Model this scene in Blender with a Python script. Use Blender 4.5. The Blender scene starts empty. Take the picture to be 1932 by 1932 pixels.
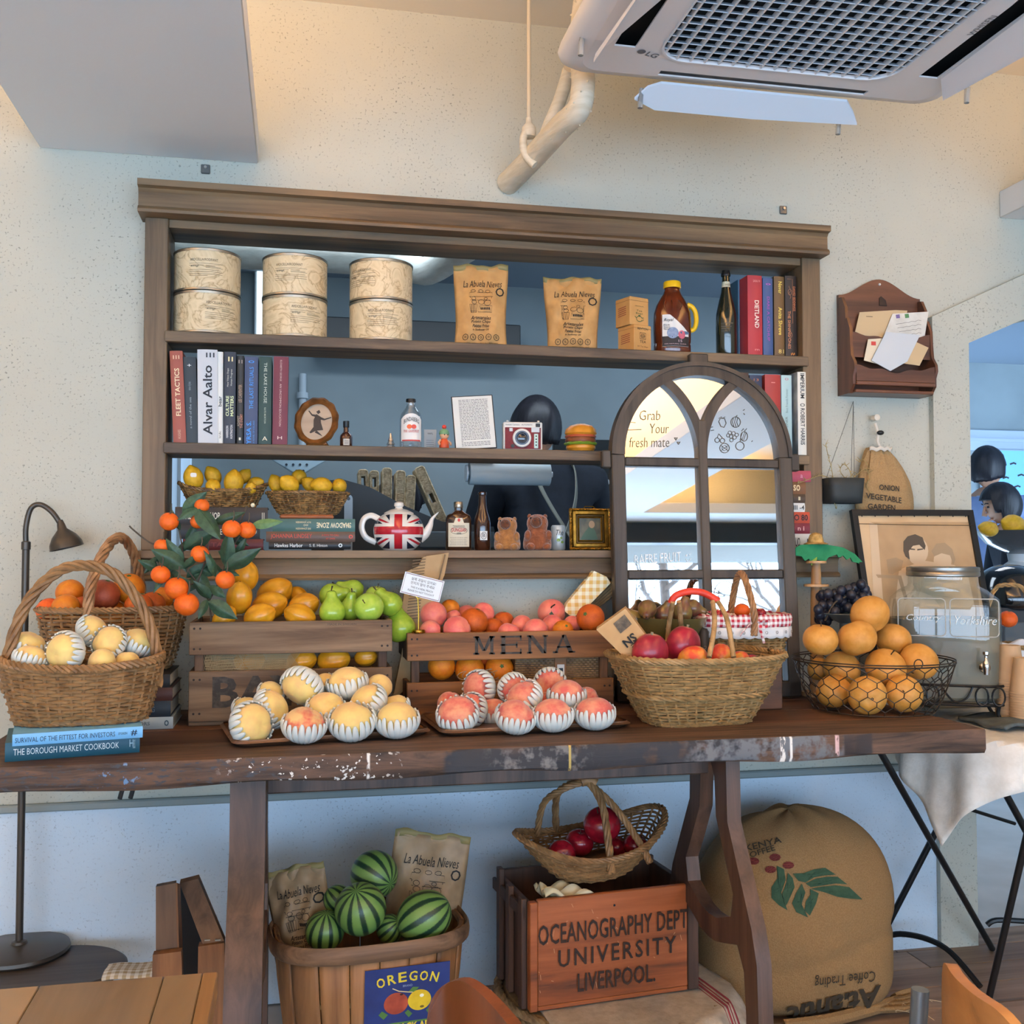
import bpy,math,random
from mathutils import Vector as V,Matrix as M,Euler
from mathutils.geometry import tessellate_polygon
R=random.Random(11)
sc=bpy.context.scene
COL=sc.collection
PI=math.pi
XZ=((1,0,0),(0,0,1))
FPX,YAW,PIT=1960.0,math.radians(11.7),math.radians(2.1)
CAM=V((0.0,-2.95,1.233))
cd=bpy.data.cameras.new('camera')
cam=bpy.data.objects.new('camera',cd)
COL.objects.link(cam)
cd.sensor_width=36.0
cd.lens=36.0*FPX/1932.0
cd.clip_start=0.05
cam.location=CAM
cam.rotation_euler=(PI/2+PIT,0,-YAW)
sc.camera=cam
sc.view_settings.view_transform='Standard'
sc.view_settings.look='None'
sc.view_settings.gamma=1.0
sc.view_settings.use_curve_mapping=False
sc.view_settings.exposure=-0.22
sc.cycles.max_bounces=8
sc.cycles.diffuse_bounces=4
sc.cycles.glossy_bounces=4
sc.cycles.transmission_bounces=8
sc.cycles.transparent_max_bounces=12
sc.cycles.caustics_reflective=False
sc.cycles.caustics_refractive=False
w=bpy.data.worlds.new('sky')
sc.world=w
w.use_nodes=True
wn=w.node_tree
bg=wn.nodes['Background']
bg.inputs['Color'].default_value=(0.52,0.73,1.0,1)
bg.inputs['Strength'].default_value=11.0
def area(name,loc,rot,sx,sy,power,col,portal=False,spread=PI):
 l=bpy.data.lights.new(name,'AREA')
 l.shape='RECTANGLE'
 l.size,l.size_y,l.energy,l.color=sx,sy,power,col
 l.spread=spread
 if portal:
  l.cycles.is_portal=True
 o=bpy.data.objects.new(name,l)
 o.location,o.rotation_euler=loc,rot
 COL.objects.link(o)
 return o
WARM=(1.0,0.54,0.19)
area('window_daylight',(0,-5.97,1.1),(PI/2,0,0),8.7,2.0,1,(1,1,1),portal=True)
for nm,x in(('cove_strip',-0.60),('cove_strip',-0.20),('cove_strip',2.33),('cove_strip',-2.6)):
 area(nm,(x,-2.95,2.425),(PI,0,0),0.05,4.4,84,WARM)
area('cove_strip',(0.3,-5.62,2.425),(PI,0,0),7.0,0.05,70,WARM)
area('kitchen_lamp',(0.6,.80,2.53),(0,0,0),1.9,0.4,27,(0.72,0.86,1.0))
area('kitchen_lamp',(2.9,1.2,2.55),(0,0,0),0.8,0.5,48,(0.88,0.93,1.0))
_fw=V((math.sin(YAW)*math.cos(PIT),math.cos(YAW)*math.cos(PIT),math.sin(PIT)))
_rt=V((math.cos(YAW),-math.sin(YAW),0))
_up=_rt.cross(_fw)
def ray(u,v):
 return _fw+_rt*((u-966)/FPX)+_up*((966-v)/FPX)
def PY(u,v,y):
 d=ray(u,v)
 return CAM+d*((y-CAM.y)/d.y)
def PZ(u,v,z):
 d=ray(u,v)
 return CAM+d*((z-CAM.z)/d.z)
def mpp(p):
 return(V(p)-CAM).dot(_fw)/FPX
def rest(u,v,r,z):
 """centre of a ball of r pixels seen at u,v that touches height z; returns centre, radius"""
 lo,hi=-1.6,-0.02
 for _ in range(40):
  y=(lo+hi)/2
  p=PY(u,v,y)
  if p.z-r*mpp(p)<z:
   hi=y
  else:
   lo=y
 p=PY(u,v,y)
 return p,r*mpp(p)
def lin(h,k=1.0):
 h=h.lstrip('#')
 o=[]
 for i in(0,2,4):
  c=int(h[i:i+2],16)/255
  c=c/12.92 if c<=.04045 else((c+.055)/1.055)**2.4
  o.append(min(c*k,.92))
 return(*o,1)
GAIN=1.25
MATS={}
def _new(name):
 m=bpy.data.materials.new(name)
 m.use_nodes=True
 nt=m.node_tree
 return m,nt,nt.nodes['Principled BSDF']
def N(nt,t,**k):
 n=nt.nodes.new('ShaderNode'+t)
 for a,b in k.items():
  if a.startswith('i_'):
   n.inputs[a[2:]].default_value=b
  else:
   setattr(n,a,b)
 return n
def ramp(nt,stops):
 n=nt.nodes.new('ShaderNodeValToRGB')
 e=n.color_ramp.elements
 while len(e)<len(stops):
  e.new(.5)
 for q,(p,c)in zip(e,stops):
  q.position=p
  q.color=c if len(c)==4 else(*c,1)
 return n
def coords(nt,stretch=(1,1,1),rnd=True):
 tc=N(nt,'TexCoord')
 mp=N(nt,'Mapping')
 mp.inputs['Scale'].default_value=stretch
 nt.links.new(tc.outputs['Object'],mp.inputs['Vector'])
 if rnd:
  oi=N(nt,'ObjectInfo')
  ml=N(nt,'Math',operation='MULTIPLY')
  ml.inputs[1].default_value=37.0
  nt.links.new(oi.outputs['Random'],ml.inputs[0])
  nt.links.new(ml.outputs[0],mp.inputs['Location'])
 return mp.outputs['Vector']
def mat(name,c1,c2=None,rough=.6,metal=0.,scale=8.,detail=3.,stretch=(1,1,1),lo=.35,hi=.65,bump=0.,bscale=None,
  spec=.5,coat=0.,trans=0.,ior=1.45,sheen=0.,gain=None,emit=None,estr=0.,sss=0.,alpha=1.,vary=0.):
 """noise-mixed two colour surface"""
 if name in MATS:
  return MATS[name]
 g=GAIN if gain is None else gain
 m,nt,b=_new(name)
 L=nt.links.new
 b.inputs['Roughness'].default_value=rough
 b.inputs['Metallic'].default_value=metal
 b.inputs['Specular IOR Level'].default_value=spec
 b.inputs['Coat Weight'].default_value=coat
 b.inputs['Coat Roughness'].default_value=.1
 b.inputs['Transmission Weight'].default_value=trans
 b.inputs['IOR'].default_value=ior
 b.inputs['Sheen Weight'].default_value=sheen
 b.inputs['Alpha'].default_value=alpha
 if sss:
  b.inputs['Subsurface Weight'].default_value=sss
  b.inputs['Subsurface Radius'].default_value=(.02,.012,.008)
 if emit:
  b.inputs['Emission Color'].default_value=lin(emit)
  b.inputs['Emission Strength'].default_value=estr
 c=lin(c1,g)
 b.inputs['Base Color'].default_value=c
 m.diffuse_color=c
 if c2 or bump:
  vec=coords(nt,stretch)
  nz=N(nt,'TexNoise',i_Scale=scale,i_Detail=detail,i_Roughness=.6)
  L(vec,nz.inputs['Vector'])
  if c2:
   rp=ramp(nt,[(lo,c),(hi,lin(c2,g))])
   L(nz.outputs['Fac'],rp.inputs['Fac'])
   out=rp.outputs['Color']
   if vary:
    oi=N(nt,'ObjectInfo')
    mr=N(nt,'MapRange')
    mr.inputs['To Min'].default_value=1-vary
    mr.inputs['To Max'].default_value=1+vary*.6
    hs=N(nt,'HueSaturation')
    L(oi.outputs['Random'],mr.inputs['Value'])
    L(mr.outputs[0],hs.inputs['Value'])
    L(out,hs.inputs['Color'])
    out=hs.outputs['Color']
   L(out,b.inputs['Base Color'])
  if bump:
   src=nz
   if bscale:
    src=N(nt,'TexNoise',i_Scale=bscale,i_Detail=3.)
    L(vec,src.inputs['Vector'])
   bp=N(nt,'Bump',i_Strength=bump,i_Distance=.004)
   L(src.outputs['Fac'],bp.inputs['Height'])
   L(bp.outputs['Normal'],b.inputs['Normal'])
 MATS[name]=m
 return m
def wood(name,c1,c2,axis=0,rough=.6,freq=30.,stretch=.06,bump=.25,dark=None,knots=True,coat=0.,vary=.25,gain=None):
 """grain running along one local axis"""
 if name in MATS:
  return MATS[name]
 g=GAIN if gain is None else gain
 m,nt,b=_new(name)
 L=nt.links.new
 s=[1,1,1]
 s[axis]=stretch
 vec=coords(nt,s)
 n1=N(nt,'TexNoise',i_Scale=freq,i_Detail=5.,i_Roughness=.65,i_Distortion=.6)
 n2=N(nt,'TexNoise',i_Scale=freq*.22,i_Detail=2.,i_Distortion=1.2)
 L(vec,n1.inputs['Vector'])
 L(vec,n2.inputs['Vector'])
 ad=N(nt,'Math',operation='ADD')
 L(n1.outputs['Fac'],ad.inputs[0])
 L(n2.outputs['Fac'],ad.inputs[1])
 st=[(.36,lin(dark or c2,g*(.55 if not dark else 1))),(.45,lin(c2,g)),(.60,lin(c1,g))]
 hf=N(nt,'Math',operation='MULTIPLY')
 hf.inputs[1].default_value=.5
 L(ad.outputs[0],hf.inputs[0])
 rp=ramp(nt,st)
 L(hf.outputs[0],rp.inputs['Fac'])
 oi=N(nt,'ObjectInfo')
 mr=N(nt,'MapRange')
 mr.inputs['To Min'].default_value=1-vary
 mr.inputs['To Max'].default_value=1+vary*.5
 hs=N(nt,'HueSaturation')
 L(oi.outputs['Random'],mr.inputs['Value'])
 L(mr.outputs[0],hs.inputs['Value'])
 L(rp.outputs['Color'],hs.inputs['Color'])
 L(hs.outputs['Color'],b.inputs['Base Color'])
 b.inputs['Roughness'].default_value=rough
 b.inputs['Coat Weight'].default_value=coat
 bp=N(nt,'Bump',i_Strength=bump,i_Distance=.003)
 L(n1.outputs['Fac'],bp.inputs['Height'])
 L(bp.outputs['Normal'],b.inputs['Normal'])
 MATS[name]=m
 return m
def check(name,c1,c2,pitch,axes=(0,2),rough=.9):
 """woven gingham: two crossing stripe sets"""
 if name in MATS:
  return MATS[name]
 m,nt,b=_new(name)
 L=nt.links.new
 tc=N(nt,'TexCoord')
 sp=N(nt,'SeparateXYZ')
 L(tc.outputs['Object'],sp.inputs[0])
 outs=[]
 for a in axes:
  q=N(nt,'Math',operation='MULTIPLY')
  q.inputs[1].default_value=1/pitch
  L(sp.outputs[a],q.inputs[0])
  fr=N(nt,'Math',operation='FRACT')
  L(q.outputs[0],fr.inputs[0])
  gt=N(nt,'Math',operation='GREATER_THAN')
  gt.inputs[1].default_value=.5
  L(fr.outputs[0],gt.inputs[0])
  outs.append(gt)
 ad=N(nt,'Math',operation='ADD')
 L(outs[0].outputs[0],ad.inputs[0])
 L(outs[1].outputs[0],ad.inputs[1])
 hf=N(nt,'Math',operation='MULTIPLY')
 hf.inputs[1].default_value=.5
 L(ad.outputs[0],hf.inputs[0])
 rp=ramp(nt,[(0.,lin(c1,GAIN)),(1.,lin(c2,GAIN))])
 L(hf.outputs[0],rp.inputs['Fac'])
 L(rp.outputs['Color'],b.inputs['Base Color'])
 b.inputs['Roughness'].default_value=rough
 MATS[name]=m
 return m
def melon_skin(name,c1,c2,stripes=11.,width=(.40,.60),dist=1.1):
 """dark ragged meridian stripes round the local z axis"""
 if name in MATS:
  return MATS[name]
 m,nt,b=_new(name)
 L=nt.links.new
 tc=N(nt,'TexCoord')
 sp=N(nt,'SeparateXYZ')
 L(tc.outputs['Object'],sp.inputs[0])
 at=N(nt,'Math',operation='ARCTAN2')
 L(sp.outputs[1],at.inputs[0])
 L(sp.outputs[0],at.inputs[1])
 nz=N(nt,'TexNoise',i_Scale=45.,i_Detail=3.,i_Roughness=.7)
 L(tc.outputs['Object'],nz.inputs['Vector'])
 nm=N(nt,'Math',operation='MULTIPLY_ADD')
 nm.inputs[1].default_value=dist/stripes*2.2
 L(nz.outputs['Fac'],nm.inputs[0])
 L(at.outputs[0],nm.inputs[2])
 ms=N(nt,'Math',operation='MULTIPLY')
 ms.inputs[1].default_value=stripes
 L(nm.outputs[0],ms.inputs[0])
 sn=N(nt,'Math',operation='SINE')
 L(ms.outputs[0],sn.inputs[0])
 hf=N(nt,'Math',operation='MULTIPLY_ADD')
 hf.inputs[1].default_value=.5
 hf.inputs[2].default_value=.5
 L(sn.outputs[0],hf.inputs[0])
 rp=ramp(nt,[(width[0],lin(c2,GAIN)),(width[1],lin(c1,GAIN))])
 L(hf.outputs[0],rp.inputs['Fac'])
 L(rp.outputs['Color'],b.inputs['Base Color'])
 b.inputs['Roughness'].default_value=.35
 MATS[name]=m
 return m
def glass(name,tint='#ffffff',rough=.02,ior=1.45):
 if name in MATS:
  return MATS[name]
 m,nt,b=_new(name)
 b.inputs['Base Color'].default_value=lin(tint,1)
 b.inputs['Roughness'].default_value=rough
 b.inputs['Transmission Weight'].default_value=1
 b.inputs['IOR'].default_value=ior
 MATS[name]=m
 return m
def thin_glass(name,k=.08,tint=(1,1,1,1)):
 """a thin clear pane or wall: passes light straight, reflects a little"""
 if name in MATS:
  return MATS[name]
 m,nt,b=_new(name)
 nt.nodes.remove(b)
 L=nt.links.new
 out=nt.nodes['Material Output']
 t=N(nt,'BsdfTransparent')
 t.inputs['Color'].default_value=tint
 g=N(nt,'BsdfGlossy',i_Roughness=.03)
 f=N(nt,'LayerWeight',i_Blend=.25)
 mr=N(nt,'MapRange')
 mr.inputs['From Min'].default_value=.1
 mr.inputs['To Min'].default_value=k
 mr.inputs['To Max'].default_value=.6
 L(f.outputs['Facing'],mr.inputs['Value'])
 mx=N(nt,'MixShader')
 L(mr.outputs[0],mx.inputs[0])
 L(t.outputs[0],mx.inputs[1])
 L(g.outputs[0],mx.inputs[2])
 L(mx.outputs[0],out.inputs['Surface'])
 MATS[name]=m
 return m
class MB:
 def __init__(s):
  s.v,s.f,s.X=[],[],M()
 def add(s,vs,fs):
  o=len(s.v)
  s.v+=[tuple(s.X@V(p))for p in vs]
  s.f+=[tuple(i+o for i in f)for f in fs]
  return s
 def box(s,lo,hi,b=0.0):
  """axis box between two corners, with chamfer b"""
  x0,y0,z0=(min(a,c)for a,c in zip(lo,hi))
  x1,y1,z1=(max(a,c)for a,c in zip(lo,hi))
  if b<=0:
   vs=[(x,y,z)for x in(x0,x1)for y in(y0,y1)for z in(z0,z1)]
   return s.add(vs,[(0,1,3,2),(4,6,7,5),(0,4,5,1),(2,3,7,6),(0,2,6,4),(1,5,7,3)])
  b=min(b,(x1-x0)/2.01,(y1-y0)/2.01,(z1-z0)/2.01)
  c=[(x0+x1)/2,(y0+y1)/2,(z0+z1)/2]
  h=[(x1-x0)/2,(y1-y0)/2,(z1-z0)/2]
  vs,idx=[],{}
  for sx in(-1,1):
   for sy in(-1,1):
    for sz in(-1,1):
     for a in range(3):
      q=[h[0]-b,h[1]-b,h[2]-b]
      q[a]=h[a]
      idx[(sx,sy,sz,a)]=len(vs)
      vs.append((c[0]+sx*q[0],c[1]+sy*q[1],c[2]+sz*q[2]))
  fs=[]
  S=(-1,1)
  for a in range(3):
   o1,o2=[i for i in range(3)if i!=a]
   for sg in S:
    def k(p,q,ax=a):
     t=[0,0,0]
     t[a],t[o1],t[o2]=sg,p,q
     return idx[(*t,ax)]
    fs.append((k(-1,-1),k(1,-1),k(1,1),k(-1,1)))
   for p in S:
    for q in S:
     def e(sa,ax):
      t=[0,0,0]
      t[a],t[o1],t[o2]=sa,p,q
      return idx[(*t,ax)]
     fs.append((e(-1,o1),e(1,o1),e(1,o2),e(-1,o2)))
  for sx in S:
   for sy in S:
    for sz in S:
     fs.append(tuple(idx[(sx,sy,sz,a)]for a in range(3)))
  return s.add(vs,fs)
 def tube(s,path,r,n=6,closed=False,flat=1.0,up=None):
  """round tube along points; r scalar or list; flat squashes the second cross axis"""
  P=[V(p)for p in path]
  k=len(P)
  rs=r if isinstance(r,(list,tuple))else[r]*k
  vs=[]
  prev=V(up)if up else None
  for i,p in enumerate(P):
   a=P[(i-1)%k]if(closed or i>0)else p
   c=P[(i+1)%k]if(closed or i<k-1)else p
   t=(c-a)
   t=t.normalized()if t.length>1e-9 else V((0,0,1))
   if prev is None:
    prev=t.orthogonal()
   q=prev-t*prev.dot(t)
   q=q.normalized()if q.length>1e-6 else t.orthogonal().normalized()
   if not up:
    prev=q
   w2=t.cross(q)
   for j in range(n):
    an=2*PI*j/n
    vs.append(p+q*(math.cos(an)*rs[i]*flat)+w2*(math.sin(an)*rs[i]))
  fs=[]
  for i in range(k if closed else k-1):
   i2=(i+1)%k
   for j in range(n):
    j2=(j+1)%n
    fs.append((i*n+j,i*n+j2,i2*n+j2,i2*n+j))
  if not closed:
   fs.append(tuple(range(n))[::-1])
   fs.append(tuple((k-1)*n+j for j in range(n)))
  return s.add(vs,fs)
 def lathe(s,prof,n=24,sx=1.0,sy=1.0,rf=None):
  """profile [(r,z)...] turned round z"""
  vs,rings=[],[]
  for r,z in prof:
   if r<1e-6:
    rings.append([len(vs)])
    vs.append((0,0,z))
   else:
    rings.append(list(range(len(vs),len(vs)+n)))
    for j in range(n):
     a=2*PI*j/n
     q=r*(rf(a,z)if rf else 1)
     vs.append((q*math.cos(a)*sx,q*math.sin(a)*sy,z))
  fs=[]
  for A,B in zip(rings,rings[1:]):
   for j in range(n):
    j2=(j+1)%n
    if len(A)==1 and len(B)==1:
     continue
    if len(A)==1:
     fs.append((A[0],B[j2],B[j]))
    elif len(B)==1:
     fs.append((A[j],A[j2],B[0]))
    else:
     fs.append((A[j],A[j2],B[j2],B[j]))
  return s.add(vs,fs)
 def ball(s,c,r,n=20,m=12,fn=None):
  """ellipsoid; fn(theta, phi) scales the radius"""
  rx,ry,rz=r if isinstance(r,(tuple,list))else(r,r,r)
  c=V(c)
  vs=[]
  for i in range(m+1):
   th=PI*i/m
   for j in range(n if 0<i<m else 1):
    ph=2*PI*j/n
    k=fn(th,ph)if fn else 1.0
    vs.append(c+V((rx*k*math.sin(th)*math.cos(ph),ry*k*math.sin(th)*math.sin(ph),rz*k*math.cos(th))))
  fs=[]
  row=lambda i,j:0 if i==0 else(1+(m-1)*n if i==m else 1+(i-1)*n+j%n)
  for i in range(m):
   for j in range(n):
    if i==0:
     fs.append((0,row(1,j),row(1,j+1)))
    elif i==m-1:
     fs.append((row(i,j),row(m,0),row(i,j+1)))
    else:
     fs.append((row(i,j),row(i+1,j),row(i+1,j+1),row(i,j+1)))
  return s.add(vs,fs)
 def prism(s,outline,t,o=(0,0,0),xd=(1,0,0),yd=(0,0,1),holes=()):
  """2D outline in plane xd,yd, thickness t along -(xd x yd)... front face at o"""
  o,xd,yd=V(o),V(xd).normalized(),V(yd).normalized()
  n=xd.cross(yd).normalized()
  loops=[list(outline)]+[list(h)for h in holes]
  flat=[V((p[0],p[1],0))for l in loops for p in l]
  tri=tessellate_polygon([[V((p[0],p[1],0))for p in l]for l in loops])
  k=len(flat)
  vs=[o+xd*p.x+yd*p.y for p in flat]
  if t:
   vs+=[q-n*t for q in vs]
  fs=[tuple(x)for x in tri]
  if t:
   fs+=[tuple(i+k for i in x[::-1])for x in tri]
   b=0
   for l in loops:
    m=len(l)
    for i in range(m):
     j=(i+1)%m
     fs.append((b+i,b+j,b+j+k,b+i+k))
    b+=m
  return s.add(vs,fs)
 def grid(s,fn,nu,nv,cu=False,cv=False,thick=None):
  """surface fn(i/nu, j/nv)"""
  U,W=nu+(0 if cu else 1),nv+(0 if cv else 1)
  vs=[V(fn(i/nu,j/nv))for i in range(U)for j in range(W)]
  fs=[]
  for i in range(nu):
   for j in range(nv):
    a,b=i%U,(i+1)%U
    c,d=j%W,(j+1)%W
    fs.append((a*W+c,b*W+c,b*W+d,a*W+d))
  return s.add(vs,fs)
 def mesh(s,name,m,ang=38,solid=0.0):
  me=bpy.data.meshes.new(name)
  me.from_pydata(s.v,[],s.f)
  me.update()
  if m:
   me.materials.append(m)
  me.polygons.foreach_set('use_smooth',[True]*len(me.polygons))
  me.set_sharp_from_angle(angle=math.radians(ang))
  return me
 def build(s,name,m,parent=None,ang=38,loc=None,solid=0.0,subd=0,recalc=True):
  me=s.mesh(name,m,ang)
  if recalc:
   import bmesh
   bm=bmesh.new()
   bm.from_mesh(me)
   bmesh.ops.recalc_face_normals(bm,faces=bm.faces)
   bm.to_mesh(me)
   bm.free()
  o=put(name,me,parent,loc)
  if solid:
   md=o.modifiers.new('solid','SOLIDIFY')
   md.thickness=solid
   md.offset=0
  if subd:
   md=o.modifiers.new('sub','SUBSURF')
   md.levels=md.render_levels=subd
  return o
def put(name,me,parent=None,loc=None,rot=None,scale=None):
 o=bpy.data.objects.new(name,me)
 COL.objects.link(o)
 if parent:
  o.parent=parent
 if loc is not None:
  o.location=loc
 if rot is not None:
  o.rotation_euler=rot
 if scale is not None:
  o.scale=scale if isinstance(scale,(tuple,list,V))else(scale,)*3
 return o
def tag(o,label=None,cat=None,group=None,kind=None):
 if label:
  o['label']=label
 if cat:
  o['category']=cat
 if group:
  o['group']=group
 if kind:
  o['kind']=kind
 return o
def T(name,label,cat,loc=(0,0,0),rot=(0,0,0),group=None,scale=1.0):
 o=bpy.data.objects.new(name,None)
 COL.objects.link(o)
 o.empty_display_size=.05
 o.location,o.rotation_euler,o.scale=loc,rot,(scale,)*3
 return tag(o,label,cat,group)
def face(o,xd,zd):
 """orient o so that local x -> xd and local z -> zd"""
 x=V(xd).normalized()
 z=V(zd)
 z=(z-x*z.dot(x)).normalized()
 y=z.cross(x)
 o.rotation_euler=M((x,y,z)).transposed().to_euler()
 return o
def aim(o,axis_dir,spin=0.0):
 """local z -> axis_dir"""
 q=V(axis_dir).to_track_quat('Z','Y')
 o.rotation_euler=(q.to_matrix()@M.Rotation(spin,3,'Z')).to_euler()
 return o
_fonts={}
def glyphs(body,bold=0.0,shear=0.0,space=1.0,res=2,line=1.0):
 c=bpy.data.curves.new('lettering','FONT')
 c.body=body
 c.size=1
 c.offset=bold
 c.shear=shear
 c.space_character=space
 c.space_line=line
 c.resolution_u=res
 c.align_x='CENTER'
 o=bpy.data.objects.new('lettering',c)
 me=bpy.data.meshes.new_from_object(o)
 vs=[v.co.copy()for v in me.vertices]
 fs=[tuple(p.vertices)for p in me.polygons]
 bpy.data.objects.remove(o)
 bpy.data.meshes.remove(me)
 bpy.data.curves.remove(c)
 if not vs:
  return[(0,0)],[]
 x0,x1=min(v.x for v in vs),max(v.x for v in vs)
 y0,y1=min(v.y for v in vs),max(v.y for v in vs)
 return[((v.x-(x0+x1)/2)/(x1-x0+1e-9),(v.y-(y0+y1)/2)/(y1-y0+1e-9))for v in vs],fs
def text(body,m,parent,o,xd,yd,w,h,bend=None,arch=0.0,lift=.0006,bold=0.0,shear=0.0,space=1.0,label=None,mb=None,warp=None,line=1.0):
 """flat print: body scaled to w x h, centred at o; bend = radius of a cylinder about local z through the origin axis"""
 g,fs=glyphs(body,bold,shear,space,line=line)
 o,xd,yd=V(o),V(xd).normalized(),V(yd).normalized()
 n=xd.cross(yd)
 vs=[]
 for x,y in g:
  a,b=x*w,y*h
  if arch:
   b+=arch*(1-4*x*x)
  if bend:
   r=bend+lift
   an=a/r+math.atan2(o.x,-o.y)
   vs.append((r*math.sin(an),-r*math.cos(an),o.z+b))
  elif warp:
   vs.append(warp(a,b))
  else:
   vs.append(o+xd*a+yd*b+n*lift)
 if mb is not None:
  return mb.add(vs,fs)
 k=MB().add(vs,fs)
 ob=k.build('lettering',m,parent,recalc=False)
 if label:
  ob['label']=label
 return ob
def decal(name,outline,m,parent,o,xd,yd,lift=.0005,bend=None,holes=()):
 o=V(o)
 if bend:
  loops=[(math.sin(p[0]/(bend+lift)),p[1],p[0])for p in outline]
  xs=[p[0]for p in outline]
  zs=[p[1]for p in outline]
  x0,x1,z0,z1=min(xs),max(xs),min(zs),max(zs)
  r=bend+lift
  k=MB()
  k.grid(lambda a,b:(r*math.sin((x0+(x1-x0)*a)/r+math.atan2(o.x,-o.y)),-r*math.cos((x0+(x1-x0)*a)/r+math.atan2(o.x,-o.y)),o.z+z0+(z1-z0)*b),14,1)
  return k.build(name,m,parent)
 n=V(xd).normalized().cross(V(yd).normalized())
 return MB().prism(outline,0,V(o)+n*lift,xd,yd,holes).build(name,m,parent,recalc=False)
def rect(w,h,cx=0,cy=0):
 return[(cx-w/2,cy-h/2),(cx+w/2,cy-h/2),(cx+w/2,cy+h/2),(cx-w/2,cy+h/2)]
def oval(w,h,n=24,cx=0,cy=0,a0=0.0):
 return[(cx+w/2*math.cos(a0+2*PI*i/n),cy+h/2*math.sin(a0+2*PI*i/n))for i in range(n)]
def rrect(w,h,r,n=4):
 p=[]
 for cx,cy,a in((w/2-r,h/2-r,0),(-w/2+r,h/2-r,PI/2),(-w/2+r,-h/2+r,PI),(w/2-r,-h/2+r,1.5*PI)):
  p+=[(cx+r*math.cos(a+PI/2*i/n),cy+r*math.sin(a+PI/2*i/n))for i in range(n+1)]
 return p
def stroke(mb,pts,wd,o,xd,yd,lift=.0006,closed=False):
 """a drawn line as a flat ribbon in the plane xd, yd"""
 o,xd,yd=V(o),V(xd).normalized(),V(yd).normalized()
 n=xd.cross(yd)*lift
 k=len(pts)
 vs,fs=[],[]
 for i in range(k):
  a=V((*pts[(i-1)%k if closed else max(i-1,0)],0))
  c=V((*pts[(i+1)%k if closed else min(i+1,k-1)],0))
  d=(c-a)
  d=d.normalized()if d.length>1e-9 else V((1,0,0))
  q=V((-d.y,d.x,0))*(wd/2)
  p=V((*pts[i],0))
  for s in(q,-q):
   e=p+s
   vs.append(o+xd*e.x+yd*e.y+n)
 for i in range(k if closed else k-1):
  j=(i+1)%k
  fs.append((2*i,2*i+1,2*j+1,2*j))
 return mb.add(vs,fs)
def spline(pts,per=6,closed=False):
 """Catmull-Rom through 3D points"""
 P=[V(p)for p in pts]
 k=len(P)
 out=[]
 for i in range(k if closed else k-1):
  g=(lambda j:P[j%k])if closed else(lambda j:P[min(max(j,0),k-1)])
  a,b,c,d=g(i-1),g(i),g(i+1),g(i+2)
  for s in range(per):
   t=s/per
   out.append(.5*((2*b)+(c-a)*t+(2*a-5*b+4*c-d)*t*t+(3*b-a-3*c+d)*t**3))
 if not closed:
  out.append(P[-1])
 return out
def rope(mb,path,rad,strands,r,twist,n=5,closed=False,rads=None):
 """strands twisted about a path"""
 P=[V(p)for p in path]
 k=len(P)
 fr=[]
 prev=None
 for i in range(k):
  t=P[(i+1)%k if closed else min(i+1,k-1)]-P[(i-1)%k if closed else max(i-1,0)]
  t.normalize()
  if prev is None:
   prev=t.orthogonal()
  q=(prev-t*prev.dot(t)).normalized()
  prev=q
  fr.append((q,t.cross(q)))
 for s in range(strands):
  pts=[]
  for i in range(k):
   a=2*PI*s/strands+twist*2*PI*i/(k-1)
   ro=rads[i]if rads else rad
   pts.append(P[i]+fr[i][0]*math.cos(a)*ro+fr[i][1]*math.sin(a)*ro)
  mb.tube(pts,r,n,closed)
 return mb
def dup(root,loc=None,rot=None,label=None,group=None,parent=None,scale=None):
 r=root.copy()
 COL.objects.link(r)
 if parent:
  r.parent=parent
 if loc is not None:
  r.location=loc
 if rot is not None:
  r.rotation_euler=rot
 if scale is not None:
  r.scale=scale if isinstance(scale,(tuple,list))else(scale,)*3
 if label:
  r['label']=label
 if group:
  r['group']=group
 for ch in list(root.children):
  c=ch.copy()
  COL.objects.link(c)
  c.parent=r
  for g in ch.children:
   d=g.copy()
   COL.objects.link(d)
   d.parent=c
 return r
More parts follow.
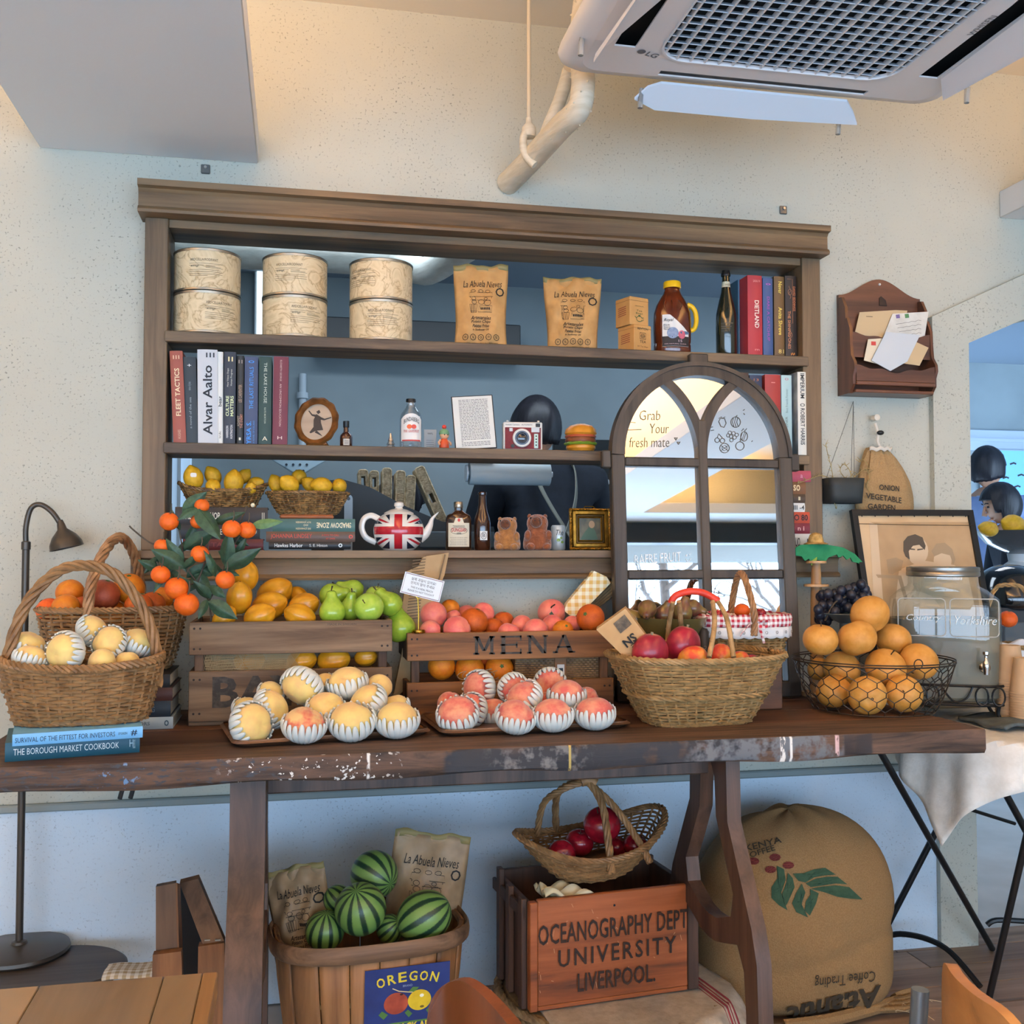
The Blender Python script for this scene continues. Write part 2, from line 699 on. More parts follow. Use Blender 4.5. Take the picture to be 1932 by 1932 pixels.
# ================================================================ SETTING
ZT,ZS,Z2,Z1=.808,1.2325,1.5205,1.8205
def plaster(name,c,pit='#8f8a7e',amt=.5):
 m,nt,b=_new(name)
 L=nt.links.new
 vec=coords(nt,(1,1,1),False)
 n1=N(nt,'TexNoise',i_Scale=3.5,i_Detail=4.)
 n2=N(nt,'TexNoise',i_Scale=150.,i_Detail=2.,i_Roughness=.5)
 n3=N(nt,'TexNoise',i_Scale=30.,i_Detail=4.,i_Roughness=.7)
 n3b=N(nt,'TexNoise',i_Scale=5.,i_Detail=5.,i_Roughness=.7)
 for n in(n1,n2,n3,n3b):
  L(vec,n.inputs['Vector'])
 r1=ramp(nt,[(.3,lin(c,.93)),(.7,lin(c,1.0))])
 L(n1.outputs['Fac'],r1.inputs['Fac'])
 r2=ramp(nt,[(.32,(amt,amt,amt,1)),(.39,(0,0,0,1))])
 L(n2.outputs['Fac'],r2.inputs['Fac'])
 mx=N(nt,'MixRGB')
 mx.inputs['Color2'].default_value=lin(pit,1)
 r3=ramp(nt,[(.42,(.15,.15,.15,1)),(.62,(1,1,1,1))])
 L(n3b.outputs['Fac'],r3.inputs['Fac'])
 mm=N(nt,'Math',operation='MULTIPLY')
 L(r2.outputs['Color'],mm.inputs[0])
 L(r3.outputs['Color'],mm.inputs[1])
 L(mm.outputs[0],mx.inputs['Fac'])
 L(r1.outputs['Color'],mx.inputs['Color1'])
 L(mx.outputs['Color'],b.inputs['Base Color'])
 b.inputs['Roughness'].default_value=.85
 ad=N(nt,'Math',operation='SUBTRACT')
 L(n3.outputs['Fac'],ad.inputs[0])
 L(r2.outputs['Color'],ad.inputs[1])
 bp=N(nt,'Bump',i_Strength=.35,i_Distance=.004)
 L(ad.outputs[0],bp.inputs['Height'])
 L(bp.outputs['Normal'],b.inputs['Normal'])
 return m
PLASTER=plaster('white_plaster','#bebfb2','#605d54',.65)
PAINT=mat('white_paint','#dcdcdc',rough=.7,gain=1.)
CEIL=mat('ceiling_paint','#dfe1e3',rough=.8,gain=1.)
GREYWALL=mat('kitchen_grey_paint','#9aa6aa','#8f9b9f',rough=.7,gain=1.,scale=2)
BLACK=mat('black_metal','#17191b',rough=.4,gain=1.)
OAK=wood('shelf_oak_x','#80694c','#63503a',0,rough=.55,freq=34,gain=1.0,vary=.12)
OAKZ=wood('shelf_oak_z','#7a6449','#5c4b37',2,rough=.55,freq=34,gain=1.0,vary=.12)
OAKD=wood('shelf_plank_x','#7d6a50','#54473a',0,rough=.6,freq=40,gain=1.0,vary=.12)
def struct(name,mb,m,**k):
 o=mb.build(name,m,**k)
 o['kind']='structure'
 return o
arch=[(2.093,0),(2.093,1.893),(2.31,1.985),(2.55,2.04),(2.9,2.05),(3.1,2.0),(3.1,0)]
outl=[(-4.5,0)]+arch+[(4.5,0),(4.5,2.95),(-4.5,2.95)]
hole=[(-.36,1.2),(1.52,1.2),(1.52,2.15),(-.36,2.15)]
struct('wall_back',MB().prism(outl,.12,(0,0,0),*XZ,[hole]),PLASTER)
cas_o=[(1.964,0),(1.964,1.972),(2.31,2.13),(2.6,2.19),(3.25,2.19),(3.25,0)]
band=cas_o+arch[::-1]
struct('trim_1',MB().prism(band,.024,(0,-.024,0)),PLASTER)
STRIP=mat('grey_green_paint','#85908f',rough=.6,gain=1.)
struct('trim_2',MB().box((-4.4,-.018,.548),(1.96,0,.569),.004),STRIP)
BLUECAST=plaster('blue_cast_plaster','#cfe0ee','#7d8a94',.5)  # blue daylight cast under the table put into this wall colour
struct('trim_9',MB().box((-4.4,-.006,0),(1.963,0,.548)),BLUECAST)  # slab added below the batten to hold the blue cast
struct('wall_left',MB().box((-4.62,-6.1,0),(-4.5,0,2.95)),PLASTER)
struct('wall_right',MB().box((4.5,-6.1,0),(4.62,.12,2.95)),PLASTER)
struct('wall_front',MB().prism([(-4.5,0),(4.5,0),(4.5,2.95),(-4.5,2.95)],.12,(0,-6.12,0),*XZ,
        [[(-4.4,.08),(4.4,.08),(4.4,2.15),(-4.4,2.15)]]),PLASTER)
wf=MB()
for x in(-4.4,-2.64,-.88,.88,2.64,4.35):
 wf.box((x-.025,-6.12,.08),(x+.03,-6.05,2.15))
for z in(.08,1.80):
 wf.box((-4.4,-6.12,z),(4.4,-6.05,z+.05))
wf.box((-4.4,-6.12,2.12),(4.4,-5.98,2.30))
win=struct('window_1',wf,BLACK)
PANE=thin_glass('window_glass',.04)
for k in range(5):
 x=-4.4+1.76*k
 MB().box((x+.03,-6.093,.13),(x+1.73,-6.087,1.80)).build('pane',PANE,win)
 MB().box((x+.03,-6.093,1.85),(x+1.73,-6.087,2.12)).build('pane',PANE,win)
struct('ceiling',MB().box((-4.6,-6.1,2.79),(4.6,.0,2.95)),mat('ceiling_warm_white','#e2dccf',rough=.85,gain=1.))
for i,(a,b)in enumerate(((-.683,-.113),(2.23,2.85),(-3.1,-2.5))):
 struct('trim_%d'%(i+3),MB().box((a,-5.55,2.312),(b,0,2.40),.003),CEIL)
struct('trim_6',MB().box((-4.5,-6.0,2.312),(4.5,-5.55,2.40),.003),CEIL)
FLOORW=wood('floor_board','#a88b72','#8a6f58',0,rough=.5,freq=24,gain=1.0)
fl=struct('floor',MB().box((-4.6,-6.1,-.06),(4.6,2.4,-.006)),mat('pale_floor','#c9c8c6','#bdbcb9',rough=.6,scale=4,gain=1.))
for r in range(9):
 y0=-1.02+.125*r
 x=.9+R.random()*.5-.6
 while x<3.3:
  ln=.55+R.random()*.5
  MB().box((x,y0,-.006),(x+ln-.003,y0+.122,0),.0015).build('plank',FLOORW,fl)
  x+=ln
struct('trim_10',MB().box((-4.6,-7.8,2.17),(9,-6.13,2.21)),mat('added_awning_grey','#57534c',rough=.9,gain=1.))  # awning added out of view, greys the mirror reflection behind the white writing
BARK=mat('bark_brown','#5b4a40','#3f332c',rough=.9,scale=20,gain=1.)
def bare_tree(x,y,h,seed,lab):
 rr=random.Random(seed)
 q=T('bare_tree',lab,'tree',(x,y,-.1))
 k=MB().tube([(0,0,0),(.05,0,h*.5),(0,.05,h)],[.09,.07,.04],8)
 k.build('trunk',BARK,q)
 k=MB()
 def br(p,d,ln,r,n):
  e=p+d*ln
  k.tube([p,p+d*ln*.5+V((0,0,ln*.05)),e],[r,r*.8,r*.5],4)
  if n:
   for _ in range(3):
    nd=(d+V((rr.random()-.5,rr.random()-.5,rr.random()-.35))*1.3).normalized()
    br(p+d*ln*(.5+.5*rr.random()),nd,ln*.68,r*.55,n-1)
 for i in range(7):
  a=i*2.4
  br(V((0,0,h*(.28+.1*i))),V((math.cos(a),math.sin(a),.5)).normalized(),h*.33,.035,3)
 k.build('branches',BARK,q,recalc=False)['kind']='stuff'
bare_tree(4.3,-9.2,3.6,2,'bare street tree outside, reflected in the lower left mirror panes')
bare_tree(6.6,-10.5,4.2,5,'bare street tree outside, reflected in the lower right mirror panes')
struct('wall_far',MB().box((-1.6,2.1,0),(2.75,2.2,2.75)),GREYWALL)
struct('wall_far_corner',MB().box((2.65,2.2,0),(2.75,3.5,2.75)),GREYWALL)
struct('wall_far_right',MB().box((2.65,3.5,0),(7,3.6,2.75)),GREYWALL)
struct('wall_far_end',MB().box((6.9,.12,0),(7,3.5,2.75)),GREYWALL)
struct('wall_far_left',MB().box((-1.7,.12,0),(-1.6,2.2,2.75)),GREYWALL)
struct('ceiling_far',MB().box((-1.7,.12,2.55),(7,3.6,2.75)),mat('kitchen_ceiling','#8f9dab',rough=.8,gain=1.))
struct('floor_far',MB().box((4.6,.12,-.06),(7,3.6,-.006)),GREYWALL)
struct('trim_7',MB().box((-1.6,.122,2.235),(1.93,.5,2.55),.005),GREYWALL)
PIPEW=mat('pipe_wrap_white','#dcd9cf','#c9c5ba',rough=.65,scale=14,bump=.5,stretch=(1,1,4),gain=1.)
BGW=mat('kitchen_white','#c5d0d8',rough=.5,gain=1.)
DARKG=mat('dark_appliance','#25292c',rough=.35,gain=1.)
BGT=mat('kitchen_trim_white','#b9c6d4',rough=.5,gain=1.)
a=PY(1870,812,3.48)
b=PY(1870,850,3.48)
struct('trim_8',MB().box((3.3,3.46,b.z),(6.9,3.5,a.z),.003).box((3.3,3.45,(a.z+b.z)/2-.012),(6.9,3.46,(a.z+b.z)/2+.012)),BGT)
a,b=PY(600,640,1.9),PY(866,608,1.9)
t=T('extractor_shelf','long black rail far behind the tins, on the grey kitchen wall','shelf',(a.x,1.9,a.z))
MB().box((0,0,0),(b.x-a.x+.3,.2,b.z-a.z),.004).build('hood',DARKG,t)
MB().box((-.02,-.02,-.05),(b.x-a.x+.32,.2,-.035),.003).build('rail',mat('grey_metal','#6f7a82',rough=.35,metal=.6,gain=1),t)
pp=MB()
pp.tube(spline([PY(330,470,.75),PY(600,482,.8),PY(735,492,.8),PY(790,500,.78)],6),.060,14)
pp.tube(spline([PY(735,480,.8),PY(800,512,.7),PY(862,478,.55),PY(900,455,.5)],6),.05,14)
k=pp.build('air_duct',PIPEW)
tag(k,'pale wrapped duct under the kitchen ceiling, seen above the tins and the chip bags','pipe')
p=PY(571,700,2.06)
t=T('drain_pipe','thin pale upright pipe on the kitchen wall above the oval dancer frame','pipe',(p.x,2.06,1.45))
MB().tube([(0,0,.1),(0,0,.62)],.018,10).build('pipe',BGW,t)
MB().lathe([(.018,0),(.028,.002),(.028,.03),(.018,.032)],12).build('collar',BGW,t,loc=(0,0,.5))
a,b=PY(484,640,2.07),PY(500,500,2.07)
t=T('kitchen_window','bright narrow window behind the gap between the two left tin stacks','window',(a.x,2.07,a.z))
w_,h_=b.x-a.x,b.z-a.z
MB().box((-.012,-.01,-.02),(w_+.1,.03,h_+.02),.004).build('window_frame',BGW,t)
MB().box((0,-.016,0),(w_+.07,-.009,h_)).build('pane',mat('daylit_pane','#e8f6ff',emit='#dff2ff',estr=2.0,gain=1),t)
a,b=PY(300,960,2.0),PY(361,860,2.0)
t=T('kitchen_door_glow','pale blue self-glowing door leaf behind the left end of the lemon shelf','door',(a.x,2.0,0))
MB().box((0,0,0),(b.x-a.x,.03,b.z+.05),.004).build('door_panel',mat('glowing_door','#bcd8f2',emit='#b4d4f4',estr=.55,gain=1),t)  # door panel glows by itself, daylight put into its emission
MB().box((b.x-a.x-.06,-.012,0),(b.x-a.x-.045,.0,b.z+.05)).build('door_seam',BGW,t)
# ================================================================ SHELF UNIT
t=T('wall_shelf','wide brown wooden shelf unit framing the serving hatch in the white wall','shelf',(0,0,0))
prof=[(0,2.127),(.097,2.127),(.100,2.134),(.094,2.143),(.086,2.146),(.085,2.183),(.092,2.192),(.108,2.195),(.108,2.212),(0,2.212)]
MB().prism([(a,b)for a,b in prof],1.99,(-.418,0,0),(0,-1,0),(0,0,1)).build('header',OAK,t)
for a,b_ in((-.405,-.345),(1.506,1.566)):
 MB().box((a,-.05,1.232),(b_,0,2.127),.002).build('post',OAKZ,t)
MB().box((-.36,0,1.232),(-.345,.1,2.127)).build('jamb',OAKZ,t)
MB().box((1.506,0,1.232),(1.52,.1,2.127)).build('jamb',OAKZ,t)
MB().box((-.345,-.04,2.105),(1.506,.1,2.127),.001).build('head_liner',OAK,t)
for z in(Z1,Z2):
 MB().box((-.350,-.062,z-.029),(1.519,.1,z),.002).build('shelf_board',OAKD,t)
prof=[(0,1.232),(.108,1.232),(.108,1.212),(.092,1.209),(.086,1.200),(.085,1.168),(.094,1.165),(.10,1.158),(.097,1.152),(0,1.152)]
MB().prism([(a,b)for a,b in prof],2.02,(-.425,0,0),(0,-1,0),(0,0,1)).build('sill',OAK,t)
MB().box((-.36,0,1.205),(1.52,.118,1.232)).build('sill_board',OAK,t)
for u,v,lab in((388,320,'small grey metal bracket screwed to the wall above the left end of the shelf'),(1477,397,'small grey metal bracket on the wall above the right end of the shelf')):
 b=T('wall_bracket',lab,'bracket',PY(u,v,0))
 MB().box((-.012,-.006,-.013),(.012,0,.013),.002).build('plate',mat('grey_bracket','#6b6b68',rough=.4,metal=.5,gain=1),b)
 MB().tube([(0,-.006,.004),(0,-.012,.004)],.004,8).build('screw',mat('screw_metal','#b9b7b0',rough=.3,metal=.8,gain=1),b)
TIN=mat('marbled_paper','#d9c6a2','#c6b28c',rough=.55,scale=16,detail=6,lo=.35,hi=.6,gain=1.05)
def marbled():
 m,nt,b=_new('marbled_paper_veined')
 L=nt.links.new
 vec=coords(nt)
 n=N(nt,'TexNoise',i_Scale=13.,i_Detail=4.,i_Distortion=1.8)
 L(vec,n.inputs['Vector'])
 a=N(nt,'Math',operation='SUBTRACT')
 a.inputs[1].default_value=.5
 L(n.outputs['Fac'],a.inputs[0])
 ab=N(nt,'Math',operation='ABSOLUTE')
 L(a.outputs[0],ab.inputs[0])
 rp=ramp(nt,[(0.,lin('#a98f66',1.0)),(.012,lin('#cdb68e',1.0)),(.07,lin('#dcc8a2',1.05)),(.2,lin('#d2bd94',1.0))])
 L(ab.outputs[0],rp.inputs['Fac'])
 L(rp.outputs['Color'],b.inputs['Base Color'])
 b.inputs['Roughness'].default_value=.5
 return m
MARB=marbled()
STEEL=mat('tin_steel','#a8a294',rough=.3,metal=.9,gain=1.)
INK=mat('dark_ink','#3a322a',rough=.7,gain=1.)
BLK=mat('black_ink','#1d1c1c',rough=.7,gain=1.)
def tin(loc,lab,rz,lx,full=True):
 """paper wrapped tin; lx = label offset (m) along the front"""
 r,h=.0895,.115
 q=T('paper_tin',lab,'tin',loc,(0,0,rz),'paper wrapped tins on the top shelf')
 MB().lathe([(0,.003),(r,.003),(r,h-.006),(0,h-.006)],44).build('can_body',MARB,q)
 MB().lathe([(r-.003,0),(r+.0018,.001),(r+.0018,.006),(r,.007),(r-.003,.005)],44).build('rim',STEEL,q)
 MB().lathe([(r-.006,h-.006),(r+.0018,h-.008),(r+.0022,h-.002),(r,h),(r-.005,h),(r-.009,h-.006),(0,h-.006)],44).build('rim',STEEL,q)
 k=MB()
 lx2=lx/r
 o=(math.sin(lx2),-math.cos(lx2),.082)
 text('ARDCELLA/RODFANT',INK,q,o,*XZ,.075,.007,bend=r,mb=k,lift=.0004)
 for i,(dz,x0,x1)in enumerate(((.071,-.04,.05),(.066,-.04,.0),(.060,.005,.05),(.054,-.04,.045),(.049,-.04,.05),(.043,-.04,.05),(.038,-.04,.01),(.066,.005,.03),(.0625,.005,.045))):
  k.grid(lambda a,b2,dz=dz,x0=x0,x1=x1:((r+.0004)*math.sin((x0+(x1-x0)*a)/r+lx2),-(r+.0004)*math.cos((x0+(x1-x0)*a)/r+lx2),dz+.0008*b2),8,1)
 text('xing.',INK,q,(math.sin((lx-.025)/r),-math.cos((lx-.025)/r),.064),*XZ,.026,.007,bend=r,mb=k,shear=.4,lift=.0004)
 k.build('lettering',INK,q,recalc=False)
 return q
for u,labs,(l1,l2)in((389,('left',),(-.012,.035)),(556,('middle',),(-.02,.028)),(720,('right',),(-.07,.0))):
 p=PY(u,630,.005)
 a0=math.atan2(CAM.x-p.x,-(CAM.y-p.y))
 nm=labs[0]
 tin((p.x,.03,Z1),'cream marbled paper tin at the bottom of the %s tin stack'%nm,a0*.9,l2)
 tin((p.x,.03,Z1+.1155),'cream marbled paper tin on top of the %s tin stack'%nm,a0*.9+.03,l1)
KRAFT=mat('kraft_paper','#c39a61','#b68b54',rough=.75,scale=20,gain=1.0,bump=.25,bscale=26)
KRAFTG=mat('kraft_paper_grey','#a99272','#8f7a5e',rough=.5,scale=14,gain=1.0,bump=.4,bscale=22)
FOIL=mat('foil_lining','#c9ccd0',rough=.25,metal=.8,gain=1.)
def stall(k,o,xd,zd,w,h,warp):
 """line drawing of a market stall"""
 S=lambda pts,wd=.0011,closed=False:stroke_w(k,[(a*w,b*h)for a,b in pts],wd,warp,closed)
 S([(-.5,.18),(-.46,.36),(.46,.36),(.5,.18)],closed=True)
 S([(-.44,.18),(-.44,-.42),(.42,-.42),(.44,.18)])
 S([(-.44,.02),(.42,.02)])
 for cx in(-.32,.0,.28):
  S([(cx+.1*math.cos(a*.9),.42+.06*math.sin(a*.9))for a in range(8)])
 for cx,cy,rr in((-.3,.1,.09),(-.28,-.06,.1),(.02,-.03,.13),(.28,-.08,.14),(.2,.1,.07)):
  S([(cx+rr*math.cos(a*.7),cy+rr*.8*math.sin(a*.7))for a in range(9)],closed=True)
 S([(-.47,-.15),(-.42,-.48),(-.2,-.48),(-.16,-.15)],closed=True)
 for x in(-.4,-.33,-.26):
  S([(x,-.16),(x+.015,-.47)])
 S([(-.05,-.2),(-.12,-.46),(.46,-.46),(.47,-.2)],closed=True)
 for i in range(6):
  S([(-.0+.07*i,-.26),(.02+.07*i,-.36)],.0035)
def stroke_w(mb,pts,wd,warp,closed=False):
 k=MB()
 stroke(k,pts,wd,(0,0,0),(1,0,0),(0,1,0),0,closed)
 mb.add([warp(v[0],v[1])for v in k.v],k.f)
def chip_bag(loc,rz,w,h,d,lab,m,seed,lean=0.0,crumple=.004,group=None,roll=0.0,trap=0.0):
 rr=random.Random(seed)
 q=T('chip_bag',lab,'bag',loc,(lean,roll,rz),group)
 ph=[rr.random()*6 for _ in range(8)]
 def P(side,a,b):
  puff=(1-abs(a)**3)*(math.sin(PI*min(1,b*1.02+.02))**.45*(1-.75*max(0,b-.55)/.45))
  cr=crumple*(math.sin(7*a+ph[0]+5*b)*math.sin(9*b+ph[1])+.6*math.sin(15*b-8*a+ph[2]))
  xs=w/2*a*(1+.03*math.sin(5*b+ph[3])-.05*math.sin(PI*b)+trap*b)
  zz=h*b+(.003*math.sin(5*a+ph[4])+.0015*math.sin(11*a+ph[5]))*max(0,b-.8)/.2
  return V((xs,side*(d/2*puff+cr*(1-abs(a)**4)),zz))
 k=MB()
 k.grid(lambda a,b:P(-1,2*a-1,b),20,26)
 k.grid(lambda a,b:P(1,1-2*a,b),20,26)
 k.build('pouch',m,q,ang=60,solid=.0008)
 wp=lambda dx,dz:(lambda x,z:(lambda p:(p.x,p.y-.0022,p.z))(P(-1,max(-1,min(1,(x+dx)*2/w)),max(0,min(1,(z+dz)/h)))))
 pr_=MB()
 text('La Abuela Nieves',BLK,q,(0,0,0),*XZ,w*.72,h*.085,mb=pr_,warp=wp(0.005,h*.78),shear=.25)
 stall(pr_,None,None,None,w*.46,h*.30,wp(0,h*.56))
 for s,zf,ww,hh in(('Artesanales',.355,.40,.045),('Potato Chips',.305,.38,.045),('Patatas Fritas',.26,.33,.038),('In Sunflower Oil',.215,.32,.022)):
  text(s,BLK,q,(0,0,0),*XZ,w*ww,h*hh,mb=pr_,warp=wp(0,h*zf),shear=.3,bold=.012)
 for i in range(5):
  stroke_w(pr_,[(w*(-.3+.15*i)+.0085*math.cos(a*.785),.0085*math.sin(a*.785))for a in range(8)],.0016,wp(0,h*.125),True)
  text('*%o'[i%3],BLK,q,(0,0,0),*XZ,.007,.007,mb=pr_,warp=wp(w*(-.3+.15*i),h*.125))
 stroke_w(pr_,[(w*.36+.011*math.cos(a*.785),.011*math.sin(a*.785))for a in range(8)],.004,wp(0,h*.68),True)
 text('PREPARADAS ARTESANALMENTE EN LA ABUELA NIEVES',BLK,q,(0,0,0),*XZ,w*.66,h*.014,mb=pr_,warp=wp(0,h*.055))
 pr_.build('printing',BLK,q,recalc=False)
 k=MB()
 k.grid(lambda a,b:P(1,1-2*a,.955+.07*b)+V((0,-.001,0)),20,2)
 k.build('top_edge',mat('olive_lining','#8d8356',rough=.6,gain=1.),q,solid=.0005)
 return q
p=PY(907,650,.02)
chip_bag((p.x,.02,Z1),-.16,.157,.24,.055,'kraft paper chip bag with black market stall print, left of the pair on the shelf',KRAFT,3,group=None)
p=PY(1080,655,.02)
chip_bag((p.x,.02,Z1),-.2,.152,.218,.07,'shorter kraft paper chip bag, creased at its right side, beside the tea boxes',KRAFT,8,crumple=.006,trap=.14)
TEAB=mat('tea_card','#c5985c','#b88a50',rough=.6,scale=12,gain=1.05)
GRN=mat('green_ink','#3d5a35',rough=.7,gain=1.)
def tea_box(loc,rz,w,h,d,lab,lines):
 q=T('tea_box',lab,'box',loc,(0,0,rz))
 MB().box((-w/2,-d/2,0),(w/2,d/2,h),.0015).build('carton',TEAB,q)
 MB().box((-w/2-.0005,-d/2-.0005,h*.86),(w/2+.0005,d/2,h*.875)).build('lid_edge',mat('tea_card_edge','#8f6a3c',gain=1),q)
 for s,zf,ww,hh,m in lines:
  if s=='pot':
   k=MB()
   c=(0,-d/2,h*zf)
   stroke(k,[(.011*math.cos(a*.6),.008*math.sin(a*.6))for a in range(11)],.002,c,*XZ)
   stroke(k,[(-.010,.001),(-.017,.007)],.002,c,*XZ)
   stroke(k,[(.010,.004),(.016,.005),(.016,-.003),(.009,-.005)],.0015,c,*XZ)
   stroke(k,[(-.004,.010),(.004,.010)],.003,c,*XZ)
   k.build('emblem',m,q,recalc=False)
  elif s=='seal':
   k=MB()
   c=(0,-d/2,h*zf)
   stroke(k,rect(.022,.018),.0018,c,*XZ,closed=True)
   stroke(k,rect(.012,.009),.002,c,*XZ,closed=True)
   stroke(k,[(-.009,0),(.009,0)],.002,c,*XZ)
   k.build('emblem',m,q,recalc=False)
  else:
   text(s,m,q,(0,-d/2,h*zf),*XZ,w*ww,h*hh)
 k=MB()
 for i in range(5):
  stroke(k,[(-d*.3,-.006*i),(d*.25,-.006*i+.002)],.0025,(-w/2,0,h*.65),(0,-1,0),(0,0,1))
 k.build('printing',mat('rust_ink','#8a4a38',gain=1),q,recalc=False)
 return q
p=PY(1190,660,-.005)
tea_box((p.x+.012,-.005,Z1),.38,.066,.078,.075,'light brown tea carton with dark square seal, under the green teapot carton',(('REVTON',.85,.6,.09,BLK),('seal',.58,0,0,BLK),('TEA',.36,.36,.10,BLK),('50 Tea Bags',.17,.62,.06,BLK)))
tea_box((p.x+.006,.0,Z1+.078),.34,.070,.084,.07,'light brown tea carton with green teapot drawing, topmost of the two cartons',(('Tea',.52,.3,.07,GRN),('Bags',.42,.36,.08,GRN),('pot',.23,0,0,GRN),('PREMIUM',.68,.45,.03,GRN)))
p=PY(1272,660,.0)
q=T('syrup_jug','tall brown syrup jug with yellow cap and yellow handle on the top shelf','jug',(p.x,.015,Z1),(0,0,-.12))
SYR=mat('amber_syrup','#6b2f18','#54220f',rough=.15,scale=6,gain=1.,coat=.8)
k=MB()
pr_=[(0,0),(.052,0),(.057,.006),(.057,.03),(.055,.035),(.057,.04),(.058,.10),(.056,.128),(.049,.152),(.038,.172),(.028,.188),(.023,.2),(.023,.209),(0,.209)]
k.lathe(pr_,32,1.0,.72)
k.build('bottle',SYR,q)
MB().lathe([(0,.226),(.024,.226),(.026,.223),(.026,.206),(.0235,.206)],28,rf=lambda a,z:1+.02*math.cos(24*a)).build('cap',mat('yellow_plastic','#e8b81c',rough=.35,gain=1.1),q)
k=MB().tube(spline([(.046,0,.158),(.062,0,.150),(.072,0,.132),(.074,0,.105),(.068,0,.085),(.056,0,.078)],5),.0075,10,flat=1.0)
k.build('handle',mat('yellow_plastic',''),q)
def jug_wrap(x,z):
 r=.0583 if z>.04 else .0578
 if z>.12:
  r=.0583-(z-.12)*.35
 a=x/.05
 return(r*math.sin(a),-r*.73*math.cos(a)-.0012,z)
def wrapped(name,x0,x1,zlo,zhi,m,par,wf_,n=14,lab=None):
 kk=MB().grid(lambda a,b:(lambda x:wf_(x,zlo(x)+(zhi(x)-zlo(x))*b))(x0+(x1-x0)*a),n,4)
 o=kk.build(name,m,par)
 return o
wrapped('paper_label',-.036,.04,lambda x:.022,lambda x:.118 if x<-.015 else .118-(x+.015)*1.0,mat('label_white','#e6e2dc',gain=1.),q,jug_wrap)
off=lambda x,z:(lambda a:(a[0]*1.012,a[1]*1.012-.0004,a[2]))(jug_wrap(x,z))
wrapped('label_panel',-.036,.04,lambda x:.0225,lambda x:.052,mat('label_dark','#2a2628',gain=1.),q,off)
off2=lambda x,z:(lambda a:(a[0]*1.02,a[1]*1.02-.0008,a[2]))(jug_wrap(x,z))
for cx,cz,w_,h_,m in((-.008,.062,.03,.034,mat('plum_blue','#8fa2bd','#6a7fa5',scale=60,gain=1)),(.016,.057,.02,.026,mat('guava_pink','#cf6f80','#b84f66',scale=60,gain=1)),(.026,.063,.03,.010,mat('leaf_blue','#4d6f8e',gain=1))):
 MB().add([off2(cx+a,cz+b)for a,b in oval(w_,h_,18)],[tuple(range(18))]).build('printed_fruit',m,q,recalc=False)
k=MB()
text('Royal',BLK,q,(0,0,0),*XZ,.026,.012,mb=k,warp=lambda a,b:off2(a-.018,b+.1),shear=.4)
for s,z_ in(('Pink',.086),('Guava',.08),('Nectar',.074)):
 text(s,BLK,q,(0,0,0),*XZ,.017,.005,mb=k,warp=lambda a,b,z_=z_:off2(a-.023,b+z_))
k.build('lettering',BLK,q,recalc=False)
k=MB()
text('15',BLK,q,(0,0,0),*XZ,.010,.007,mb=k,warp=lambda a,b:off2(a+.012,b+.038))
text('100% NATURAL GUAVA',BLK,q,(0,0,0),*XZ,.06,.003,mb=k,warp=lambda a,b:off2(a,b+.029))
k.build('lettering',mat('pale_ink','#d9b9bd',gain=1),q,recalc=False)
k=MB()
for sx in(-.3,-.1,.12):
 k.tube(spline([(sx*.1,-.0415,.13),(sx*.13+.004,-.040,.146),(sx*.1,-.033,.162)],4),.0012,5)
k.build('embossing',SYR,q)
GWINE=mat('dark_green_glass','#20241a',rough=.08,gain=1.,coat=1.)
def wine(loc,lab,r,h,m,label_):
 q=T('wine_bottle',lab,'bottle',loc)
 MB().lathe([(0,.004),(r*.9,0),(r,.006),(r,h*.42),(r*.97,h*.5),(r*.75,h*.62),(r*.48,h*.75),(r*.38,h*.86),(r*.36,h*.94),(r*.43,h*.945),(r*.43,h*.965),(r*.36,h*.97),(r*.36,h),(0,h)],28).build('bottle',m,q)
 if label_:
  MB().lathe([(r*.44,h*.79),(r*.385,h*.87)],28).build('neck_label',mat('neck_label_cream','#cfc9ae',gain=1),q)
  text('SWEET',BLK,q,(0,-1,h*.83),*XZ,.018,.006,bend=r*.42)
  MB().lathe([(r*.45,h*.938),(r*.47,h*.95),(r*.45,h*.97),(r*.37,h*.985),(r*.37,h+.001),(0,h+.001)],24).build('foil_cap',BLACK,q)
  k=MB()
  for i,dz in enumerate((.10,.09,.083,.076)):
   k.grid(lambda a,b,dz=dz,i=i:((r+.0004)*math.sin(-.9+(1.2-.2*i)*a),-(r+.0004)*math.cos(-.9+(1.2-.2*i)*a),dz+.002*b),8,1)
  k.build('printing',mat('faded_print','#4c4c48',gain=1),q)
 return q
p=PY(1373,665,.0)
wine((p.x,.01,Z1),'tall dark green wine bottle with cream neck label on the top shelf',.0315,.268,GWINE,True)
p=PY(1391,650,.07)
wine((p.x,.072,Z1),'plain green bottle half hidden behind the dark wine bottle',.026,.225,mat('olive_glass','#4e5b3c',rough=.12,gain=1.,coat=1.),False)
